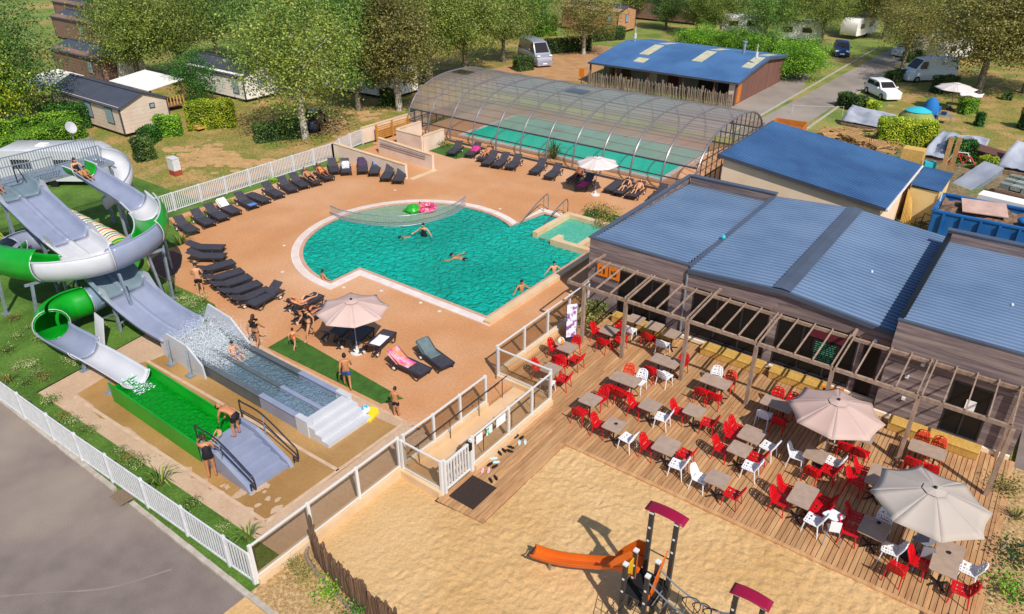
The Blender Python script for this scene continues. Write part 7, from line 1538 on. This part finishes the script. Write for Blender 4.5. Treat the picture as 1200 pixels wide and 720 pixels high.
car(1033, 112, -.85, 'car_white', 'white hatchback facing the hedge beside the tent', Hh=1.5)
car(985, 63, -1.25, 'car_blue', 'dark blue car parked at the roadside', L=4.4)
car(1062, 64, -1.9, 'car_white', 'white estate car half hidden by the roadside tree', L=4.3)
car(366, 147, 2.3, 'car_dark', 'dark car parked in the shade of the big yellowish tree', L=4.4)
car(480, 100, 1.8, 'car_dark', 'dark car behind the brownish tree and enclosure', L=4.3)
car(627, 73, -.55, 'car_silver', 'silver camper van with shaded windscreen', L=5.6, W=2.1, Hh=2.6, style='van', name='camper_van')
car(1085, 93, -2.35, 'van_white', 'pale blue-white delivery van under the brownish tree', L=5.4, W=2.0, Hh=2.3, style='van', name='delivery_van')
def caravan(px, py, rz, label, L=5.5, mat='siding_white'):
    p = at(px, py); t = thing('caravan', label, 'caravan', (p.x, p.y, -.1), rz); W = 2.2; rings = []
    for x, z0_, z1_ in ((-.5, .7, 1.9), (-.48, .5, 2.3), (-.42, .45, 2.55), (.38, .45, 2.55), (.46, .5, 2.2), (.5, .6, 1.5)): rings.append([(x * L, -W / 2, z0_), (x * L, -W / 2, z1_ - .08), (x * L, -W / 2 + .1, z1_), (x * L, W / 2 - .1, z1_), (x * L, W / 2, z1_ - .08), (x * L, W / 2, z0_)])
    MB().loft(rings).build('body', mat, t, True)
    for s in (-1, 1):
        for u in (-.25, .15): MB().cbox((u * L, s * (W / 2 + .01), 1.6), 1.2, .03, .6).build('side_window', 'glass_dark', t)
        MB().tube([(0, s * (W / 2 - .2), .3), (0, s * (W / 2 + .02), .3)], .3, 12).build('wheel', 'tyre', t, True)
    MB().add([(.466 * L + .05, -.9, 1.45), (.466 * L + .05, .9, 1.45), (.45 * L + .05, .9, 2.1), (.45 * L + .05, -.9, 2.1)], [(0, 1, 2, 3)]).build('front_window', 'glass_dark', t); MB().cbox((-.1 * L, 0, 2.58), .6, .6, .08).build('roof_hatch', 'siding_white', t); MB().bar((.5 * L, 0, .45), (.5 * L + 1.1, 0, .4), .1).build('tow_bar', 'galv', t); return t
caravan(870, 40, .5, 'white caravan behind the tamarisk hedge', 6); caravan(935, 48, .3, 'grey-windowed caravan at the right of the tamarisk hedge', 6); caravan(1110, 70, 1.2, 'white caravan behind the pale van', 5.5); caravan(1005, 42, 1.4, 'white motorhome at the end of the car row', 6.5); caravan(140, 92, .2, 'white caravan roof glimpsed between the trees', 6)
t = caravan(75, 212, .62, 'white caravan with large curved windows behind the slide tower', 7.0, 'slide_white'); 
p_ = at(8, 172); caravan(-2, 150, .2, 'white caravan speckled with shade at the left edge', 5)
# satellite dish and things on the caravan roof line
p = at(101, 190); t = thing('satellite_dish', 'pale satellite dish standing behind the caravan', 'satellite dish', (p.x - 1, p.y, -.1), 1.2); MB().tube([(0, 0, 0), (0, 0, 2.4)], .04, 6).build('mast', 'galv', t); MB().lathe([(.02, 0), (.25, .04), (.42, .12), (.42, .14), (.02, .03)], 16).build('dish', 'slide_white', t, True, loc=(0, 0, 2.4), rot=(1.2, 0, .6))
# tents, awning parasol
def dome(px, py, r, h, mat, label, cap=None, rz=0, sx=1.3):
    p = at(px, py); t = thing('tent', label, 'tent', (p.x, p.y, -.1), rz); b = MB(); n = 16; prof_ = [(1, 0), (.97, .25), (.86, .55), (.62, .82), (.3, .97), (.02, 1)]
    b.loft([[(r * sx * q * math.cos(a) * (1 - .06 * abs(math.sin(3 * a))), r * q * math.sin(a) * (1 - .06 * abs(math.sin(3 * a))), h * z) for a in [2 * math.pi * k / n for k in range(n)]] for q, z in prof_]); b.build('fly_sheet', mat, t, True)
    if cap: MB().loft([[(r * sx * q * math.cos(a), r * q * math.sin(a), h * z + .03) for a in [2 * math.pi * k / n for k in range(n)]] for q, z in ((.66, .8), (.62, .83), (.3, .98), (.02, 1.01))]).build('top_cover', cap, t, True)
    for a in (.5, 2.6, 3.7, 5.8): MB().tube([(r * sx * .95 * math.cos(a), r * .95 * math.sin(a), .3), (r * sx * 1.25 * math.cos(a), r * 1.25 * math.sin(a), 0)], .008, 4).build('guy_line', 'paper', t)
M('tent_green', '#8f9a58', '#818c4c', scale=2, rough=.85); M('tent_teal', '#2fb4c4', rough=.8); M('tent_blue', '#1d6cb0', rough=.8)
dome(1072, 146, 1.35, 1.5, 'tent_green', 'green dome tent with turquoise top', 'tent_teal', sx=1.15); dome(1088, 138, .75, 1.8, 'tent_blue', 'small blue tent behind the green one', sx=1.0)
p = at(1113, 128); parasol(p.x, p.y, 2.3, 1.75, .45, 'canopy_white', 'white parasol on the campsite pitch at the upper right', rz=.2)
p = at(1105, 143); t = thing('camping_table', 'camping table with gear under the white campsite parasol', 'table', (p.x, p.y, -.1)); MB().box(-.6, -.4, .66, .6, .4, .7).build('tabletop', 'galv', t); [MB().bar((sx * .5, sy * .3, 0), (sx * .5, sy * .3, .66), .03).build('leg', 'galv', t) for sx in (-1, 1) for sy in (-1, 1)]; MB().box(-.3, -.2, .7, .1, .1, .95).build('stove', 'car_blue', t)
p = at(1097, 131); MB().box(p.x - .3, p.y - .25, -.1, p.x + .3, p.y + .25, .45).build('cool_box', 'tent_blue', label='blue cool box behind the camping table', cat='cool box')
p = at(1135, 124); t = thing('draped_cloth', 'white cloth spread over the small hedge', 'cloth', (p.x, p.y, 1.1)); b = MB(); n = 8; b.add([(-.9 + 1.8 * i / n, -.6 + 1.2 * j / n, .06 * math.sin(5 * i) - .5 * max(0, abs(j / n - .5) * 2 - .7)) for j in range(n + 1) for i in range(n + 1)], [(j * (n + 1) + i, j * (n + 1) + i + 1, (j + 1) * (n + 1) + i + 1, (j + 1) * (n + 1) + i) for j in range(n) for i in range(n)]); solid(b.build('cloth', 'towel_white', t, True), .02)
# ---- service yard: skip, tarps, pallets, planks
M('skip_blue', '#1f66a8', '#1a5a98', scale=2, rough=.5); M('tarp', '#a8acb8', '#8f95a4', scale=1, rough=.6); M('pallet', '#c49a66', '#a88050', scale=4, rough=.9, rnd=.2); M('osb', '#d8b068', '#c49a50', scale=9, rough=.85); M('junk', '#9a7a60', '#6a5848', scale=6, rough=.9, rnd=.3)
sk = thing('waste_skip', 'blue waste skip full of rubble and boards behind the restaurant', 'skip', (0, 45.6, -.1))
K = [(-4.1, 44.4), (3.5, 44.4), (3.5, 47.6), (-4.1, 47.6)]
for (a, c) in zip(K, K[1:] + K[:1]): MB().bar((a[0], a[1], .75), (c[0], c[1], .75), .08, 1.5).build('side', 'skip_blue', sk, world=True); MB().bar((a[0], a[1], 1.52), (c[0], c[1], 1.52), .2, .1).build('rim', 'skip_blue', sk, world=True)
for x in np.arange(-3.6, 3.4, .9): MB().box(x, 44.2, 0, x + .12, 44.35, 1.45).build('stiffener', 'skip_blue', sk, world=True)
b = MB(); rs = np.random.RandomState(7); n = 24; b.add([(-4.0 + 7.4 * i / n, 44.5 + 3.0 * j / 10, 1.15 + .3 * rs.rand()) for j in range(11) for i in range(n + 1)], [(j * (n + 1) + i, j * (n + 1) + i + 1, (j + 1) * (n + 1) + i + 1, (j + 1) * (n + 1) + i) for j in range(10) for i in range(n)]); b.build('rubble', 'junk', kind='stuff', label='brown rubble filling the blue skip', cat='rubble')
MB().cbox((-1.9, 46.2, 1.62), 2.2, 1.8, .05, .2, .08).build('board', M('board_pink', '#c8a898', '#b8968a', scale=2, rough=.8), label='pale pinkish board lying on the rubble in the skip', cat='board')
for i in range(9): MB().cbox((1.9 + .02 * i, 45.0 + .26 * i, 1.7), 2.8, .12, .04, -.45, .05).build('slat', 'san_wood', label='brown slat in the skip, %s from the restaurant side' % ordn[i], cat='slat', group='slats in the skip')
MB().ball((.1, 45.4, 1.6), .35, 10, .6).build('blue_bag', 'tent_blue', label='blue bag on the rubble in the skip', cat='bag', smooth=True)
def tarp(pts, label, h=.0):
    a = at(*pts[0]); t = thing('tarpaulin', label, 'tarpaulin', (a.x, a.y, -.1), group='pale tarpaulins in the yard'); (p0, p1, p2, p3) = [Vector(v) for v in pts[1]]; b = MB(); n = 14
    rsn = np.random.RandomState(len(label)); vs2 = []
    for j in range(n + 1):
        for i in range(n + 1):
            u, v = i / n, j / n; q = (p0 * (1 - u) + p1 * u) * (1 - v) + (p3 * (1 - u) + p2 * u) * v; q = q + Vector((0, 0, .16 * math.sin(11 * u + 3 * v) * math.sin(math.pi * v) + .12 * math.sin(17 * v + 5 * u) * u * (1 - u) * 2 + .07 * rsn.rand())); vs2.append(q)
    b.add(vs2, [(j * (n + 1) + i, j * (n + 1) + i + 1, (j + 1) * (n + 1) + i + 1, (j + 1) * (n + 1) + i) for j in range(n) for i in range(n)]); solid(b.build('sheet', 'tarp', t, True), .01); 
    core = [p0, p1, p2, p3]; MB().add([tuple(v * .93 + Vector((0, 0, -.12))) for v in core] + [(v.x * .93, v.y * .93, 0) for v in core], [(0, 1, 2, 3), (4, 5, 1, 0), (5, 6, 2, 1), (6, 7, 3, 2), (7, 4, 0, 3)]).build('covered_stack', 'junk', t)
tarp(((985, 145), [(0, 0, .3), (4.0, -.3, .3), (4.0, .8, 1.2), (.4, .9, 1.5)]), 'grey tarpaulin sheet left of the bright yellow-green hedge'); tarp(((1083, 178), [(0, -1.5, .2), (1.7, -1.5, .3), (1.9, 1.2, 1.4), (.7, 1.3, 1.5)]), 'pale tarpaulin right of the bright yellow-green hedge'); tarp(((1112, 172), [(0, 0, .6), (2.4, 0, .6), (2.4, .8, .9), (0, .8, .9)]), 'pale tarpaulin behind the clipped dark hedge'); tarp(((1165, 200), [(0, 0, .4), (3.5, -.6, .5), (3.5, 1.4, 1.1), (.7, 1.6, 2.0)]), 'large grey tarpaulin over a stack at the right edge')
def pallet(c, rz, tilt, label):
    t = thing('pallet', label, 'pallet', c, rz, group='pallets and timber in the yard'); t.rotation_euler = (tilt, 0, rz)
    for k in range(6): MB().box(-.6, -.4 + k * .155, .1, .6, -.3 + k * .155, .125).build('slat', 'pallet', t)
    for k in range(3): MB().box(-.6 + k * .55, -.4, 0, -.5 + k * .55, .475, .1).build('bearer', 'pallet', t)
yp = [(968, 150), (985, 153), (1000, 155), (995, 160), (1012, 160), (1022, 165), (1030, 170), (1005, 165), (1040, 174), (975, 158)]
for i, (px, py) in enumerate(yp):
    p = at(px, py, .6); pallet((p.x, p.y, .3 + .15 * (i % 4)), RS.rand() * 3, (RS.rand() - .5) * .5, 'weathered pallet in the timber heap, %s from the left' % ordn[sorted(yp).index((px, py))])
b = MB()
for i in range(150):
    q = at(960 + 105 * RS.rand(), 152 + 24 * RS.rand(), .3); q.y += .5; a = RS.rand() * 3.1; L_ = .3 + .7 * RS.rand(); d = Vector((math.cos(a), math.sin(a), .3 * (RS.rand() - .5))) * L_; b.bar(q - d, q + d, .08, .05)
b.build('timber_heap', 'pallet', kind='stuff', label='heap of scrap timber behind the storage building', cat='timber')
p = at(1068, 190); MB().box(p.x - .7, p.y - .5, -.1, p.x + .7, p.y + .5, 1.0).build('crate', 'osb', label='pale plywood crate in front of the yellow-green hedge', cat='crate'); p = at(922, 160); 
cr = thing('open_crate', 'open orange-brown timber crate at the roadside above the blue roof', 'crate', (p.x, p.y, -.1), .1)
for a, c in (((-1.2, -.9), (1.2, -.9)), ((1.2, -.9), (1.2, .9)), ((1.2, .9), (-1.2, .9)), ((-1.2, .9), (-1.2, -.9))): MB().bar((a[0], a[1], .6), (c[0], c[1], .6), .06, 1.2).build('side', 'orange_wood', cr)
MB().box(-1.1, -.94, .5, -.6, -.93, 1.0).build('label_sheet', 'paper', cr)
for i in range(2): 
    q = at(1103 + 9 * i, 205); MB().box(q.x - .14, q.y - .1, -.1, q.x + .14, q.y + .1, 2.6).build('timber_beam', 'pallet', label=['left', 'right'][i] + ' of two upright timber beams behind the shed', cat='beam', group='upright beams')
q = at(1140, 215); t = thing('metal_sheet', 'grey sheet leaning in the yard beside the shed', 'sheet', (q.x, q.y, -.1), -.5); t.rotation_euler = (.5, 0, -.6); MB().box(-.75, -1.8, .4, .75, 1.8, .45).build('panel', 'tarp', t); MB().box(-.7, -1.7, 0, .7, 1.7, .4).build('frame', 'galv', t)
q = at(1125, 195); t = thing('bicycle_frame', 'red tube frame among the yard clutter', 'frame', (q.x, q.y, -.1)); M('red_paint', '#c01824', rough=.4); MB().tube([(-.8, 0, .2), (-.3, 0, .9), (.5, .1, .8), (.9, 0, .3)], .05, 6).tube([(-.3, 0, .9), (.1, 0, .3), (.5, .1, .8)], .05, 6).build('tubes', 'red_paint', t, True); MB().tube([(-.9, .5, .2), (-.6, .5, .9), (.2, .5, .95), (.5, .5, .4)], .05, 6).build('white_tube', 'white_metal', t, True)
# rack of grey crates, white sheet
rk = thing('crate_rack', 'rack of grey plastic crates at the right edge of the yard', 'crates', (*g2(1165, 235), -.1), -.25)
for i in range(5):
    for j in range(4): MB().box(i * .62, j * .6, .9 + .08 * ((i + j) % 2), i * .62 + .55, j * .6 + .5, 1.25 + .12 * ((i * 3 + j) % 3)).build('crate', M('crate_grey', '#98a098', '#7a827c', scale=9, rough=.7, rnd=.2), rk)
MB().box(-.1, -.15, .0, 3.2, 2.5, .9).build('base', 'junk', rk); MB().box(-.1, -.25, .2, 3.2, -.16, .85).build('front_board', 'siding_brown', rk)
q = at(1180, 262); MB().cbox((q.x, q.y, 1.0), 3.6, 1.0, .9, -.15).build('white_box', 'siding_white', label='long white box behind the blue skip', cat='box')
q = at(1075, 195); MB().cbox((q.x + .8, q.y - .6, .4), .7, .5, .5, .3).build('blue_tub', 'tent_teal', label='turquoise tub among the yard clutter', cat='tub')
# plastic armchair by the shed
q = at(1079, 268); t = thing('garden_chair', 'dark green plastic armchair by the yellow shed wall', 'chair', (q.x, q.y, -.1), 2.6); M('green_plastic', '#1e3328', rough=.5); MB().box(-.25, -.25, .4, .25, .25, .44).build('seat', 'green_plastic', t); MB().tube([(-.27, -.25, .44), (-.25, -.3, .9), (.25, -.3, .9), (.27, -.25, .44)], .03, 6).build('backrest', 'green_plastic', t); [MB().tube([(sx * .27, -.25, .66), (sx * .29, .25, .64), (sx * .27, .25, .0)], .025, 6).build('arm', 'green_plastic', t) for sx in (-1, 1)]; [MB().tube([(sx * .25, -.25, .44), (sx * .28, -.3, 0)], .025, 6).build('leg', 'green_plastic', t) for sx in (-1, 1)]
# stacked timber pile
tp = thing('timber_stack', 'stack of brown timber slats in the yard', 'timber', (*g2(1150, 190), -.1), -.5)
for i in range(10):
    for j in range(4): MB().box(-1.6, i * .16, j * .22, 1.6, i * .16 + .12, j * .22 + .16).build('slat', 'san_wood', tp)
# rope barrier by the road, lamp-post and bins
for i, (px, py) in enumerate(((928, 132), (987, 134))): p = at(px, py); MB().tube([(p.x, p.y, -.1), (p.x, p.y, .7)], .02, 6).build('barrier_post', 'white_metal', label=['left', 'right'][i] + ' white post of the rope barrier by the road', cat='post', group='barrier posts')
a, c = at(928, 132), at(987, 134); MB().tube([(a.x, a.y, .65), ((a.x + c.x) / 2, (a.y + c.y) / 2, .6), (c.x, c.y, .65)], .008, 5).build('barrier_rope', 'white_metal', label='white rope strung across the verge by the road', cat='rope')
p = at(487, 141); t = thing('wheelie_bin', 'green wheeled bin beside the pool enclosure', 'bin', (p.x, p.y, -.1)); MB().loft([[(sx * s, sy * s, z) for sx, sy in ((-.28, -.3), (.28, -.3), (.28, .3), (-.28, .3))] for s, z in ((.8, .05), (1, .95))]).build('body', M('bin_green', '#1f5a34', rough=.5), t); MB().box(-.31, -.34, .95, .31, .34, 1.02).build('lid', 'bin_green', t)
# street lamp outside the frame whose shadow falls on the yard

# small leftovers: ashtrays on tables, cable coils on the flat roof, cups
for i, (px, py, l) in enumerate(((1030, 613, 'dark ashtray on the table left of the cream parasol'), (788, 421, 'dark ashtray on the table left of the third pergola post'), (722, 497, 'small dark ashtray on the table nearest the sand corner'), (1112, 648, 'dark ashtray on the table below the cream parasol'))):
    p = at(px, py, .75); MB().lathe([(.05, 0), (.06, .03), (.045, .03), (.04, .012)], 12).build('ashtray', 'dark_metal', loc=(p.x, p.y, .742), smooth=True, label=l, cat='ashtray', group='ashtrays on terrace tables')
p = at(836, 216, 3.2); t = thing('cable_coil', 'loose white cable coil lying on the left restaurant roof', 'cable', (p.x, p.y, 3.0))
zr = 3.36 - .04 * (p.y - 26.2) + .1 - 3.0
MB().tube(smooth_path([(-1.0, .9, zr), (-.8, .2, zr), (-.2, -.1, zr), (.3, .1, zr), (.1, .35, zr + .02), (-.25, .15, zr + .02), (.0, -.15, zr + .02), (.5, -.1, zr), (.8, .1, zr)], 8), .018, 5).build('cable', 'white_plastic', t, True)
for i, (x, y, l) in enumerate(((-4.3, 30.2, 'small white cap on the middle roof slope'), (.6, 29.5, 'small white cap on the right roof'))):
    MB().lathe([(.05, 0), (.05, .06), (.02, .09)], 10).build('vent_cowl', 'white_plastic', loc=(x, y, (3.5 - abs(x + 6.6) * .1 if x < -2.4 else 3.84 - .04 * (y - 25.6)) + .07), smooth=True, label=l, cat='cap', group='small caps on the roofs')
p = at(846, 280, 3.3); MB().lathe([(.09, 0), (.11, .08), (.06, .16)], 10).build('roof_outlet', 'tent_teal', loc=(-10.5, p.y, 3.33), smooth=True, label='small green outlet cap on the joint between the two left roofs', cat='cap')
